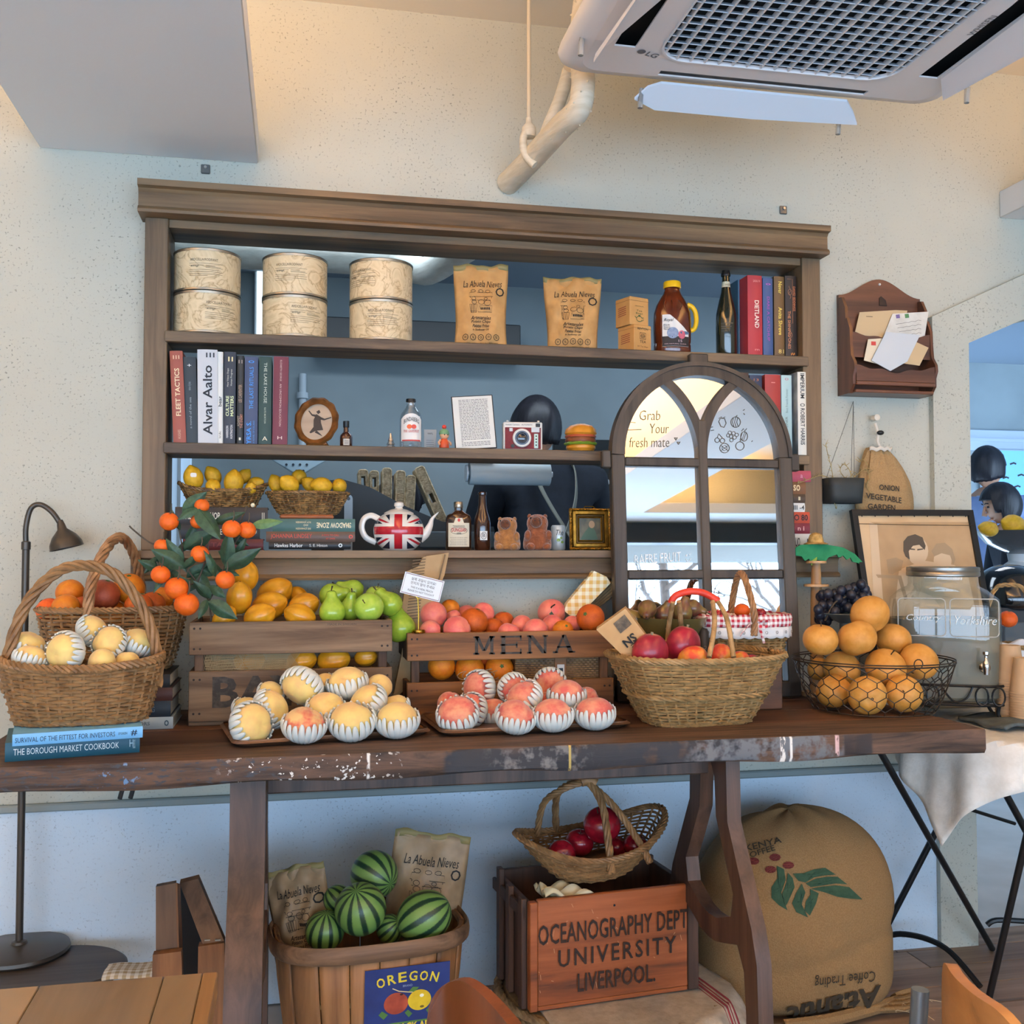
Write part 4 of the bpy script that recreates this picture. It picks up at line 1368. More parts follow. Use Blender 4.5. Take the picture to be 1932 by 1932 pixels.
def wicker(q,plan,H,e,rows,stakes,r,m,rim=(.006,3,.0035),lift=None,seed=1,band=None,base=True,pairs=False,amp=1.15,foot=True):
 """woven basket walls; plan(t) half sizes at height t, lift(x/a) raises the rim"""
 rr=random.Random(seed)
 S=stakes*2
 lf=lift or(lambda x,y:0.0)
 def pt(t,j,pts,off=0.0):
  a,b=plan(t)
  x,y=pts[j]
  n=V((x/a/a,y/b/b,0))
  n=n.normalized()if n.length>0 else V((1,0,0))
  return V((x,y,0))+n*off+V((0,0,t*(H+lf(x/a,y/b))))
 k=MB()
 for i in range(rows):
  t=(i+.5)/rows
  pts=plan_pts(*plan(t),e,S)
  path=[]
  for j in range(S):
   if j%2:
    off=0.0
   else:
    off=(1 if(i+j//2)%2 else-1)*r*amp
   p=pt(t,j,pts,off+(rr.random()-.5)*r*.3)
   p.z+=(rr.random()-.5)*r*.5
   path.append(p)
  rad=r*(.9+.25*rr.random())
  if band and band[0]<t<band[1]:
   continue
  k.tube(path,rad,5,True)
 o=k.build('woven_wicker',m,q,recalc=False)
 o['kind']='stuff'
 k=MB()
 cols=[plan_pts(*plan(t/6),e,S)for t in range(7)]
 for j in range(0,S,2):
  k.tube([pt(t/6,j,cols[t])for t in range(7)],r*.95,5)
 o=k.build('stakes',m,q,recalc=False)
 o['kind']='stuff'
 if band:
  k=MB()
  t=(band[0]+band[1])/2
  pts=plan_pts(*plan(t),e,S)
  pth=[pt(t,j,pts,r*.6)for j in range(S)]
  rope(k,pth,r*1.5,3,r*1.25,stakes//3,5,True)
  k.build('braided_band',m,q,recalc=False)
 k=MB()
 pts=plan_pts(*plan(1.0),e,S)
 pth=[pt(1.0,j,pts)for j in range(S)]
 rope(k,pth,rim[0],rim[1],rim[2],stakes//2,6,True)
 k.build('rim',m,q,recalc=False)
 if foot:
  k=MB()
  pts=plan_pts(*plan(0.0),e,S)
  rope(k,[pt(0.0,j,pts)+V((0,0,r*1.6))for j in range(S)],r*.9,3,r*1.05,stakes//2,5,True)
  k.build('foot_rim',m,q,recalc=False)
 if base:
  a,b=plan(.02)
  pts=plan_pts(a*.98,b*.98,e,40)
  MB().prism(pts,.006,(0,0,.008),(1,0,0),(0,1,0)).build('base',m,q)
def twisted_handle(q,pts,rad,strands,r,twist,m,name='handle',per=8):
 k=MB()
 rope(k,spline(pts,per),rad,strands,r,twist,6)
 return k.build(name,m,q,recalc=False)
def citrus_mesh(name,m,squash=.96,nub=0.0):
 f=lambda th,ph:1-.05*math.exp(-(th/.22)**2)-.04*math.exp(-((PI-th)/.2)**2)+nub*math.exp(-((PI-th)/.28)**2)
 return MB().ball((0,0,0),(1,1,squash),24,16,f).mesh(name,m,80)
ORANGE=mat('orange_peel','#e58a1e','#d9741a',rough=.42,scale=2.2,bump=.35,bscale=26,gain=1.12,vary=.14)
ORANGED=mat('orange_peel_deep','#c9601d','#b65018',rough=.42,scale=2.2,bump=.35,bscale=26,gain=1.1,vary=.1)
ORANGER=mat('grapefruit_peel','#a34a2a','#8e3c22',rough=.38,scale=2.2,bump=.3,bscale=26,gain=1.05)
TANG=mat('tangerine_peel','#e8641c','#dc5516',rough=.4,scale=2,bump=.3,bscale=26,gain=1.1,vary=.1)
LEMON=mat('lemon_peel','#dcae2a','#c9961c',rough=.42,scale=2.2,bump=.35,bscale=24,gain=1.1,vary=.12)
ME_ORANGE=citrus_mesh('orange',ORANGE)
ME_ORANGED=citrus_mesh('orange',ORANGED)
ME_GRAPE=citrus_mesh('grapefruit',ORANGER)
ME_TANG=citrus_mesh('tangerine',TANG,.9)
GREENSTEM=mat('green_stem','#4d6a35',rough=.6,gain=1.)
BROWNSTEM=mat('brown_stem','#3f3022',rough=.8,gain=1.)
ME_NAVEL=MB().lathe([(.14,.93),(.10,.955),(.05,.945),(0,.95)],10,rf=lambda a,z:1+.25*math.cos(5*a)).mesh('stem_scar',GREENSTEM)
lm=lambda th,ph:1+.16*math.exp(-(th/.30)**2)+.05*math.exp(-((PI-th)/.3)**2)
ME_LEMON=MB().ball((0,0,0),(.86,.86,1.05),22,18,lm).mesh('lemon',LEMON,80)
ME_LSCAR=MB().lathe([(.10,-1.07),(.05,-1.10),(0,-1.09)],10).mesh('stem_scar',mat('lemon_scar','#8c7a3a',gain=1))
def peach_mesh(m,tilt):
 def f(th,ph):
  d=min(ph,2*PI-ph)
  return 1-.075*math.exp(-(d/.20)**2)*math.sin(th)**.5-.16*math.exp(-(th/.34)**2)+.05*math.exp(-((PI-th)/.18)**2)
 k=MB()
 k.X=M.Rotation(tilt,4,'X')
 return k.ball((0,0,0),(1,.98,.95),30,20,f).mesh('peach',m,80)
PEACHY=mat('peach_skin_yellow','#e6c878','#e0b070',rough=.65,scale=1.1,lo=.42,hi=.75,sheen=.25,gain=1.12,vary=.06)
PEACHR=mat('peach_skin_red_cheek','#e2b878','#cf5848',rough=.65,scale=1.0,lo=.44,hi=.62,sheen=.25,gain=1.1)
PEACHP=mat('peach_skin_pink','#e09a78','#cc5d55',rough=.65,scale=1.4,lo=.35,hi=.65,sheen=.3,gain=1.1,vary=.08)
PINKP=mat('peach_toy_pink','#ee8a70','#dd6460',rough=.5,scale=1.2,sheen=.2,gain=1.12,vary=.08)
MEY=[peach_mesh(PEACHY,a)for a in(.3,.9,1.5)]
MEP=[peach_mesh(PEACHP,a)for a in(.2,.7,1.4)]
MER=peach_mesh(PEACHR,.5)
MEPP=[peach_mesh(PINKP,a)for a in(.4,1.0)]
FOAM=mat('foam_net_white','#dcded6',rough=.6,gain=1.0,sss=.1)
def net_mesh(seed,top):
 rr=random.Random(seed)
 k=MB()
 n=21
 for i in range(n):
  ph=2*PI*(i+.15*rr.random())/n
  te=top+.16*(rr.random()-.5)
  P,rs=[],[]
  m_=13
  for j in range(m_):
   f=j/(m_-1)
   th=3.05+(te-3.05)*f
   ro_=1.06+.03*math.sin(PI*f)+(.03*f**6)
   P.append((ro_*math.sin(th)*math.cos(ph),ro_*math.sin(th)*math.sin(ph),ro_*math.cos(th)*.97))
   wd=1.22*PI/n*math.sin(th)*(1 if f<.6 else 1-.42*((f-.6)/.4))
   rs.append(max(.012,wd if f<.97 else wd*.55))
  up_=None
  s0=len(k.v)
  kk=MB()
  kk.tube(P,rs,7)
  for a,v in enumerate(kk.v):
   if a//7<m_:
    c=V(P[a//7])
    nn=c.normalized()
    d=V(v)-c
    dn=d.dot(nn)
    mx=rs[a//7]
    d-=nn*dn*(1-min(1.,.055/max(mx,.02)))
    kk.v[a]=tuple(c+d)
  k.add(kk.v,kk.f)
 return k.mesh('foam_net',FOAM,60)
NETS=[net_mesh(1,1.12),net_mesh(2,1.22),net_mesh(3,1.22)]
prl=lambda z:[(0,-.95),(.45,-.9)]if z else[]
PEARP=[(0,-.92),(.35,-.98),(.72,-.80),(.95,-.42),(1.0,-.08),(.90,.30),(.66,.68),(.48,.98),(.42,1.22),(.34,1.42),(.16,1.52),(.04,1.48),(0,1.47)]
PEARG=mat('pear_green','#9ab83c','#86a632',rough=.22,scale=1.5,gain=1.1,vary=.08,coat=.3)
APPLEG=mat('apple_green','#8fb43a','#a3c04c',rough=.2,scale=1.5,gain=1.1,coat=.4)
PEARB=mat('pear_russet','#7a6a35','#6a3f38',rough=.3,scale=1.0,gain=1.05,coat=.2,vary=.15)
def smooth_prof(p,n=4):
 return[(max(0,q.x),q.y)for q in spline([(a,b,0)for a,b in p],n)]
ME_PEARG=MB().lathe(smooth_prof(PEARP,3),24).mesh('pear',PEARG,80)
ME_PEARB=MB().lathe(smooth_prof(PEARP,3),24).mesh('pear',PEARB,80)
ME_STEM=MB().tube([(0,0,1.44),(.02,.02,1.62),(.10,.05,1.86)],[.05,.045,.07],7).mesh('stem',BROWNSTEM)
apf=lambda th,ph:1-.2*math.exp(-(th/.36)**2)-.10*math.exp(-((PI-th)/.3)**2)+.02*math.cos(5*ph)*math.exp(-((PI-th)/.5)**2)
ME_APPLEG=MB().ball((0,0,0),(1.04,1.04,.94),24,16,apf).mesh('apple',APPLEG,80)
APPLER=mat('apple_red','#a3182a','#7c1020',rough=.22,scale=1.6,gain=1.05,coat=.4,vary=.1)
ME_APPLER=MB().ball((0,0,0),(1.04,1.04,.96),24,16,apf).mesh('apple',APPLER,80)
ME_ASTEM=MB().tube([(0,0,.74),(.03,.02,.95),(.08,.02,1.12)],[.035,.03,.045],6).mesh('stem',BROWNSTEM)
ASIAN=mat('asian_pear_skin','#d39a4c','#c58836',rough=.5,scale=1.6,bump=.15,bscale=40,gain=1.08,vary=.1)
ME_ASIAN=MB().ball((0,0,0),(1.05,1.05,.95),26,18,lambda th,ph:1-.14*math.exp(-(th/.30)**2)-.16*math.exp(-((PI-th)/.26)**2)).mesh('asian_pear',ASIAN,80)
ME_CALYX=MB().lathe([(.10,-.80),(.13,-.815),(.05,-.82),(0,-.78)],9,rf=lambda a,z:1+.3*math.cos(4*a)).mesh('calyx',BROWNSTEM)
YMEL=mat('yellow_melon_skin','#d99a20','#c98618',rough=.32,scale=1.3,gain=1.1,coat=.15,vary=.1)
ME_YMEL=MB().ball((0,0,0),(.92,.92,1.18),40,18,lambda th,ph:1-.07*math.sin(th)*abs(math.cos(2.5*ph))**6+.05*math.exp(-(th/.3)**2)).mesh('yellow_melon',YMEL,80)
ME_YTIP=MB().lathe([(.09,1.20),(.06,1.25),(0,1.26)],8).mesh('stem_tip',mat('melon_tip','#a06a18',gain=1))
MANGOR=mat('mango_red','#a8283a','#8a1c30',rough=.35,scale=1.3,gain=1.05,coat=.2,vary=.1)
MANGOY=mat('mango_mixed','#d8452f','#d9a33c',rough=.35,scale=.9,lo=.45,hi=.7,gain=1.05,coat=.2)
mgf=lambda th,ph:1+.06*math.sin(th)*math.cos(ph)-.06*math.exp(-(th/.35)**2)
ME_MANGOR=MB().ball((0,0,0),(1.0,.86,1.06),26,18,mgf).mesh('mango',MANGOR,80)
ME_MANGOY=MB().ball((0,0,0),(.95,.82,1.15),26,18,mgf).mesh('mango',MANGOY,80)
ME_MTIP=MB().tube([(0,0,.95),(.01,0,1.12)],[.06,.08],7).mesh('stem',mat('mango_stem','#8b8468',gain=1))
WMEL=melon_skin('watermelon_skin','#678a48','#1d3626',11.,(.25,.42))
ME_WMEL=MB().ball((0,0,0),(1,1,1.0),40,22).mesh('watermelon',WMEL,80)
ME_WSTEM=MB().tube(spline([(0,0,.98),(.02,.01,1.1),(.14,.05,1.18),(.22,.03,1.3)],4),.03,6).mesh('stem',GREENSTEM)
PILES={}
def place(pile,u,v,rp,y0,k=.95,step=.004,kmax=60,zmin=None):
 """first free depth from y0 backwards along the pixel ray, clear of earlier fruit of the pile"""
 L_=PILES.setdefault(pile,[])
 y=y0
 for _ in range(kmax):
  p=PY(u,v,y)
  r=rp*mpp(p)
  if zmin is not None and p.z-r<zmin:
   break
  if all((p-q).length>=(r+s)*k for q,s in L_):
   break
  y+=step
 L_.append((p,r))
 return p,r
def sdir(a,b,c):
 """screen right, up, towards the viewer -> world"""
 return _rt*a+V((0,0,1))*b-V((_fw.x,_fw.y,0))*c
def fruit(name,me,p,r,lab,cat,group,d=(0,1,0),spin=0.0,kids=()):
 o=put(name,me,None,p,None,r)
 aim(o,sdir(*d),spin)
 tag(o,lab,cat,group)
 for nm,km in kids:
  put(nm,km,o)
 return o
# ================================================================ LEMON BASKETS ON THE SILL
p=PY(420,935,0)
q=T('rattan_basket','oval rattan basket of lemons on the book stack above the orange branch','basket',(p.x,.03,STK2+.001),(0,0,.05))
wicker(q,lambda t:(.085+.033*t,.052+.02*t),.045,2.2,9,30,.0024,RATT,(.0035,3,.0026),lambda x,y:.022*abs(x)**3,seed=4)
k=MB()
for i in range(7):
 k.tube([(.09*math.cos(2*PI*j/24),.055*math.sin(2*PI*j/24),.004+.0)for j in range(24)],.003,5,True)
p=PY(580,950,0)
tray_z=STKTOP
q2=T('wooden_tray','small reddish wooden tray under the lemon basket left of the teapot','tray',(p.x,.02,tray_z))
MB().box((-.075,-.05,0),(.072,.05,.012),.004).build('tray',wood('red_wood','#a06038','#84492a',0,freq=25,gain=1.05),q2)
MB().box((-.07,-.045,.012),(.066,.045,.0125)).build('tray_bed',wood('red_wood','',''),q2)
q=T('rattan_basket','rattan basket of lemons standing on the red wooden tray left of the teapot','basket',(p.x+.002,.02,tray_z+.013),(0,0,.08))
wicker(q,lambda t:(.075+.038*t**.8,.045+.028*t**.8),.060,2.2,12,36,.0024,RATT,(.0032,3,.0024),seed=5)
for(pile,zf,lst)in(('lemonA',0,(
  (365,902,22,-.01,'largest lemon with a white sticker at the left of the oval basket',(-.2,.9,.2)),(402,918,17,-.02,'lemon tucked at the rim under the stickered lemon of the oval basket',(.3,-.4,.8)),
  (441,910,22,-.02,'big pale lemon in the middle of the oval basket',(.1,1,.2)),(473,922,13,-.02,'small lemon at the rim in the right half of the oval basket',(.3,.6,.6)),
  (482,914,17,.01,'greenish lemon at the right end of the oval basket',(.8,.3,.4)),(402,898,18,.02,'lemon at the back of the oval basket beside the stickered lemon',(-.3,.5,.1)),(460,899,15,.04,'lemon mostly hidden behind the big pale lemon of the oval basket',(.5,.6,0)))),
 ('lemonB',0,((546,914,20,-.02,'round lemon at the front left of the basket on the red tray',(-.5,.5,.6)),(607,916,19,-.02,'lemon lying sideways with its tip to the left in the basket on the red tray',(-1,.05,.25)),
  (640,917,17,-.01,'lemon showing its stem scar at the right end of the basket on the red tray',(-.1,-.2,-.9)),(521,913,17,.0,'dull lemon at the left end of the basket on the red tray',(-.4,.8,0)),
  (585,914,16,.01,'lemon behind the sideways one in the basket on the red tray',(-.6,.4,.1)),(564,900,17,.02,'topmost olive-yellow lemon at the back of the basket on the red tray',(.1,.3,-.9))))):
 for i,(u,v,rp,y0,lab,d)in enumerate(lst):
  pp_,r=place(pile,u,v,rp,y0)
  o=fruit('lemon',ME_LEMON,pp_,r*.97,lab,'lemon','lemons in the two rattan baskets',d,i*1.3,(('stem_scar',ME_LSCAR),))
  if i==0 and pile=='lemonA':
   pass
o=bpy.data.objects['lemon']
pc=V(o.location)
k=MB()
st=M.Rotation(-.3,3,'Z')
dv=(CAM-pc+V((0,0,.9))).normalized()
xd=dv.cross(V((0,0,1))).normalized()*-1
yd=dv.cross(xd)*-1
rl=o.scale[0]
inv=(M.Translation(pc)@o.rotation_euler.to_matrix().to_4x4()@M.Diagonal((rl,rl,rl,1))).inverted()
vs=[inv@(pc+dv*(rl*.93)+xd*a+yd*b)for a,b in rrect(.016,.012,.004)]
MB().add(vs,[tuple(range(len(vs)))]).build('sticker',mat('label_white',''),o)
# ================================================================ TEAPOT AND THE SILL ROW
p=PY(752,1034,0)
q=T('teapot','white ceramic teapot painted with a red and blue union flag on the hatch sill','teapot',(p.x,-.005,ZS),(0,0,-.12))
CER=mat('white_ceramic','#e6e0d6',rough=.15,gain=1.,coat=.5)
CRED=mat('flag_red','#b01f2e',rough=.15,gain=1.05,coat=.5)
CNAV=mat('flag_navy','#232838',rough=.15,gain=1.05,coat=.5)
PROF=smooth_prof([(.042,.0),(.046,.004),(.062,.02),(.071,.045),(.070,.068),(.060,.088),(.046,.100),(.040,.102)],4)
def prof_r(z):
 for(r0,z0),(r1,z1)in zip(PROF,PROF[1:]):
  if z0<=z<=z1+1e-9 and z1>z0:
   return r0+(r1-r0)*(z-z0)/(z1-z0)
 return .04
MB().lathe([(0,0)]+PROF+[(0,.102)],48).build('pot_body',CER,q)
MB().lathe([(.041,.102),(.043,.104),(.040,.107),(.024,.115),(.012,.118),(.010,.121),(.014,.126),(.013,.134),(.006,.138),(0,.138)],32).build('lid',CER,q)
def pot(x,z,e=.0007):
 z=max(.003,min(.1015,z))
 r=prof_r(z)+e
 x=max(-r*.985,min(r*.985,x))
 return(x,-math.sqrt(r*r-x*x),z)
def potpatch(nm,m,c,e=.0007):
 k=MB().grid(lambda a,b:pot(c[0][0]*(1-a)*(1-b)+c[1][0]*a*(1-b)+c[2][0]*a*b+c[3][0]*(1-a)*b,
         c[0][1]*(1-a)*(1-b)+c[1][1]*a*(1-b)+c[2][1]*a*b+c[3][1]*(1-a)*b,e),16,16)
 return k.build(nm,m,q)
potpatch('flag_cross',CRED,[(-.011,.004),(.011,.004),(.011,.101),(-.011,.101)],.0009)
potpatch('flag_cross',CRED,[(-.0685,.044),(.0685,.044),(.0685,.066),(-.0685,.066)],.0008)
for sx in(-1,1):
 for lo_ in(0,1):
  z0,z1,z2=((.004,.036,.020)if lo_ else(.100,.074,.086))
  s2=sx
  potpatch('flag_field',CNAV,[(s2*.024,z0),(s2*(.046 if lo_ else .036),z0+(.002 if lo_ else-.002)),(s2*.024,z2+(.006 if lo_ else-.004)),(s2*.024,z2+(.006 if lo_ else-.004))],.0006)
  potpatch('flag_field',CNAV,[(s2*.044,z1),(s2*.066,z1),(s2*.066,z2+(.002 if lo_ else .0)),(s2*.064,z2+(.0 if lo_ else .002))],.0006)
  potpatch('flag_saltire',CRED,[(s2*.024,z1+(-.003 if lo_ else .002)),(s2*.034,z1+(-.003 if lo_ else .002)),(s2*.062,z2+(-.001 if lo_ else 0)),(s2*.056,z2+(-.006 if lo_ else .005))],.0008)
k=MB()
k.tube(spline([(.058,0,.035),(.076,0,.048),(.088,0,.070),(.095,0,.09),(.112,0,.108)],5),[.019-.0009*i for i in range(21)][:21],14,flat=.8)
k.build('spout',CER,q)
k=MB().tube(spline([(-.055,0,.088),(-.078,0,.098),(-.098,0,.088),(-.104,0,.062),(-.092,0,.036),(-.064,0,.022)],6),.0075,12,flat=1.3)
k.build('handle',CER,q)
AMB=mat('amber_bottle_glass','#3b2416',rough=.08,gain=1.,coat=1.)
p=PY(865,1036,0)
q=T('flask_bottle','flat dark brown bottle with silver cap and large cream label on the sill','bottle',(p.x,.0,ZS),(0,0,-.1))
MB().lathe([(0,.002),(.034,0),(.037,.004),(.037,.088),(.033,.100),(.020,.108),(.012,.114),(.0115,.128),(0,.128)],36,1,.62).build('bottle',AMB,q)
MB().lathe([(.013,.122),(.0135,.123),(.0135,.137),(.012,.139),(0,.139)],24,rf=lambda a,z:1+.02*math.cos(20*a)).build('cap',STEEL,q)
fl_=lambda x,z,e=.0006:((.037+e)*math.sin(x/.037),-(.037+e)*.62*math.cos(x/.037)-e,z)
CREAM=mat('label_cream','#d8cfb6',gain=1.)
wrapped('paper_label',-.034,.034,lambda x:.010,lambda x:.078+.014*(1 if abs(x)<.014 else 0),CREAM,q,fl_)
k=MB()
text('DUNGSAN',REDI,q,(0,0,0),*XZ,.042,.011,mb=k,warp=lambda a,b:fl_(a,b+.058,.0012),bold=.02)
k.add([fl_(a,b+.086,.0012)for a,b in oval(.008,.010,10)],[tuple(range(10))])
k.build('lettering',REDI,q,recalc=False)
k=MB()
text('TRADITIONAL',BLK,q,(0,0,0),*XZ,.036,.004,mb=k,warp=lambda a,b:fl_(a,b+.069,.0012))
text('1890',BLK,q,(0,0,0),*XZ,.012,.006,mb=k,warp=lambda a,b:fl_(a,b+.048,.0012))
for i in range(5):
 text('est lorum sit ipsum dolor',BLK,q,(0,0,0),*XZ,.052-.006*(i%2),.003,mb=k,warp=lambda a,b,i=i:fl_(a,b+.036-.005*i,.0012))
pts=oval(.05,.020,24)
kk=MB()
stroke(kk,pts,.001,(0,0,0),(1,0,0),(0,1,0),0,True)
k.add([fl_(v[0],v[1]+.056,.001)for v in kk.v],kk.f)
k.build('printing',BLK,q,recalc=False)
p=PY(910,1036,0)
q=T('beer_bottle','slim dark brown beer bottle with round white badge on the sill','bottle',(p.x,.0,ZS))
MB().lathe([(0,.002),(.022,0),(.024,.004),(.024,.078),(.0215,.093),(.015,.112),(.012,.13),(.0108,.158),(.0128,.160),(.0128,.166),(.011,.168),(0,.168)],28).build('bottle',mat('brown_bottle_glass2','#33190f',rough=.08,gain=1.,coat=1.),q)
decal('round_badge',rect(.022,.026),mat('label_white',''),q,(0,-1,.042),*XZ,bend=.0243)
k=MB()
text('B',BLK,q,(0,-1,.043),*XZ,.008,.011,bend=.025,mb=k)
kk=[(.008*math.cos(a*.45),.010*math.sin(a*.45))for a in range(14)]
k2=MB()
stroke(k2,kk,.0014,(0,0,0),(1,0,0),(0,1,0),0,True)
k.add([(.0252*math.sin(v[0]/.0252),-.0252*math.cos(v[0]/.0252),.042+v[1])for v in k2.v],k2.f)
k.build('emblem',BLK,q,recalc=False)
PLA=mat('plush_tan','#a8743f','#8f5f32',rough=1.,scale=60,bump=.9,bscale=160,sheen=.6,gain=1.05)
PLB=mat('plush_rust','#8f5230','#774126',rough=1.,scale=60,bump=.9,bscale=160,sheen=.6,gain=1.05)
PLD=mat('plush_muzzle','#5e341e',rough=1.,bump=.9,bscale=160,sheen=.6,gain=1.05)
def capy(lab,p,rz,m,s,hd):
 q=T('plush_capybara',lab,'plush toy',p,(0,0,rz),None,s)
 k=MB()
 k.lathe(smooth_prof([(0,0),(.034,.001),(.040,.014),(.038,.034),(.030,.052),(.027,.060),(.030,.072),(.027,.088),(.014,.098),(0,.100)],3),24,1,.85)
 k.build('body',m,q)
 k=MB()
 k.ball((hd*.012,-.022,.078),(.017,.014,.016),16,12)
 k.build('muzzle',PLD,q)
 for s_ in(-1,1):
  MB().ball((s_*.022,.002,.094),(.006,.005,.007),10,8).build('ear',m,q)
  MB().ball((hd*.008+s_*.017,-.018,.089),(.0022,.002,.0025),8,6).build('eye',BLACK,q)
  MB().ball((s_*.029,-.018,.040),(.010,.014,.016),12,8).build('arm',m,q)
  MB().ball((s_*.022,-.026,.010),(.013,.015,.011),12,8).build('foot',m,q)
 k=MB()
 for s_ in(-1,1):
  k.ball((hd*.012+s_*.006,-.0358,.082),(.002,.001,.0014),6,4)
 k.build('nostrils',BLACK,q)
 return q
p=PY(957,1036,-.02)
capy('tan plush capybara on the sill, next to the slim beer bottle',(p.x,-.02,ZS),-.25,PLA,.95,-.4)
p=PY(1014,1036,-.02)
capy('rust brown plush capybara on the sill, between the tan one and the white can',(p.x,-.02,ZS),-.1,PLB,1.04,-.5)
p=PY(1053,1036,.02)
q=T('drink_can','white and green printed can half hidden by the rust brown plush','can',(p.x,.02,ZS))
MB().lathe([(0,0),(.018,0),(.021,.004),(.021,.068),(.018,.073),(.017,.0735),(0,.072)],28).build('can_body',mat('can_white','#c5cfd2','#aebcc0',rough=.3,scale=30,metal=.2,gain=1.),q)
text('The',BLK,q,(.004,-1,.052),*XZ,.022,.016,bend=.0212,shear=.3)
k=MB()
for x,z,w_ in((-.004,.030,.012),(.008,.024,.010),(.004,.036,.008)):
 k.add([(.0215*math.sin((x+a)/.0215),-.0215*math.cos((x+a)/.0215),z+b)for a,b in oval(w_,w_*.8,12)],[tuple(range(12))])
k.build('printed_fruit',mat('can_green','#7d9a4a',gain=1),q,recalc=False)
p=PY(1112,1036,-.03)
q=T('gold_frame','small square gold frame with a dim green portrait, on the sill by the mirror','picture frame',(p.x,-.035,ZS),(-.08,0,-.04))
g=.061
for i,(o_,wd,th,m)in enumerate(((g,.008,.010,GOLD),(g-.008,.011,.016,GOLD),(g-.019,.006,.010,mat('gold_dark','#5c4520',rough=.4,metal=.6,gain=1)),(g-.025,.004,.012,GOLD))):
 k=MB()
 for s_ in(-1,1):
  a,b=o_-wd,o_
  k.box((min(s_*a,s_*b),-th,-o_+g),(max(s_*a,s_*b),0,o_+g),.002)
  k.box((-o_,-th,g+min(s_*a,s_*b)),(o_,0,g+max(s_*a,s_*b)),.002)
 k.build('frame_moulding',m,q)
k=MB()
for s_ in(-1,1):
 for ax in(0,1):
  pth=[((-g+2*g*i/20),-.010,g+s_*(g-.004))if ax==0 else(s_*(g-.004),-.010,2*g*i/20)for i in range(21)]
  rope(k,pth,.0018,2,.0022,7,5)
k.build('rope_edge',GOLD,q,recalc=False)
MB().box((-.032,-.004,g-.032),(.032,0,g+.032)).build('portrait',mat('portrait_olive','#6e6a50','#3e4238',rough=.4,scale=20,gain=1.),q)
MB().prism([(-.028,-.030),(-.018,-.012),(-.004,.004),(.006,.010),(.016,-.004),(.024,-.030)],0,(0,-.0044,g),*XZ).build('picture_figure',mat('portrait_green','#3d5a4c',gain=1),q,recalc=False)
MB().prism(oval(.018,.022,14,.006,.014),0,(0,-.0048,g),*XZ).build('picture_face',mat('portrait_skin','#9a8468',gain=1),q,recalc=False)
k=MB().tube([(-.02,-.003,2*g-.003),(-.012,-.003,2*g+.006),(.012,-.003,2*g+.006),(.02,-.003,2*g-.003)],.0015,5)
k.build('hanger',GOLD,q)
# ================================================================ PEOPLE AND GEAR IN THE KITCHEN
SKIN=mat('skin_tone','#c79a80',rough=.55,gain=1.)
HAIR=mat('black_hair','#17161a','#24222a',rough=.45,scale=60,stretch=(1,1,.1),gain=1.,bump=.4,bscale=90)
NAVY=mat('navy_cloth','#1d2430','#171d27',rough=.9,scale=20,gain=1.,bump=.2)
def skinned(name,pts,edges,rad,m,parent,root=0,sub=2):
 me=bpy.data.meshes.new(name)
 me.from_pydata([tuple(p)for p in pts],edges,[])
 me.update()
 me.materials.append(m)
 o=put(name,me,parent)
 o.modifiers.new('skin','SKIN')
 lay=me.skin_vertices[0].data
 for i,r in enumerate(rad):
  lay[i].radius=(r,r)if not isinstance(r,tuple)else r
  lay[i].use_root=i==root
 s=o.modifiers.new('sub','SUBSURF')
 s.levels=s.render_levels=sub
 for md in o.modifiers:
  if md.type=='SKIN':
   md.use_smooth_shade=True
 return o
def hand_chain(pts,edges,rad,wrist,d,side):
 """palm, five bent fingers and a thumb growing from vertex wrist along d"""
 w0=V(pts[wrist])
 d=V(d).normalized()
 lat=d.cross(V((0,1,0)))
 lat=lat.normalized()if lat.length>.1 else V((1,0,0))
 nrm=d.cross(lat).normalized()
 pts.append(w0+d*.045)
 rad.append((.036,.016))
 palm=len(pts)-1
 edges.append((wrist,palm))
 for f,ln in((-1.5,.058),(-.5,.072),(.5,.076),(1.5,.068)):
  a=w0+d*.085+lat*f*.019
  b=a+d*ln*.55+nrm*.012
  c=b+d*ln*.38+nrm*.030
  i0=len(pts)
  pts+=[a,b,c]
  rad+=[.0095,.0085,.007]
  edges+=[(palm,i0),(i0,i0+1),(i0+1,i0+2)]
 a=w0+d*.035+lat*side*.034
 b=a+d*.032+lat*side*.016+nrm*.01
 i0=len(pts)
 pts+=[a,b]
 rad+=[.0115,.009]
 edges+=[(palm,i0),(i0,i0+1)]
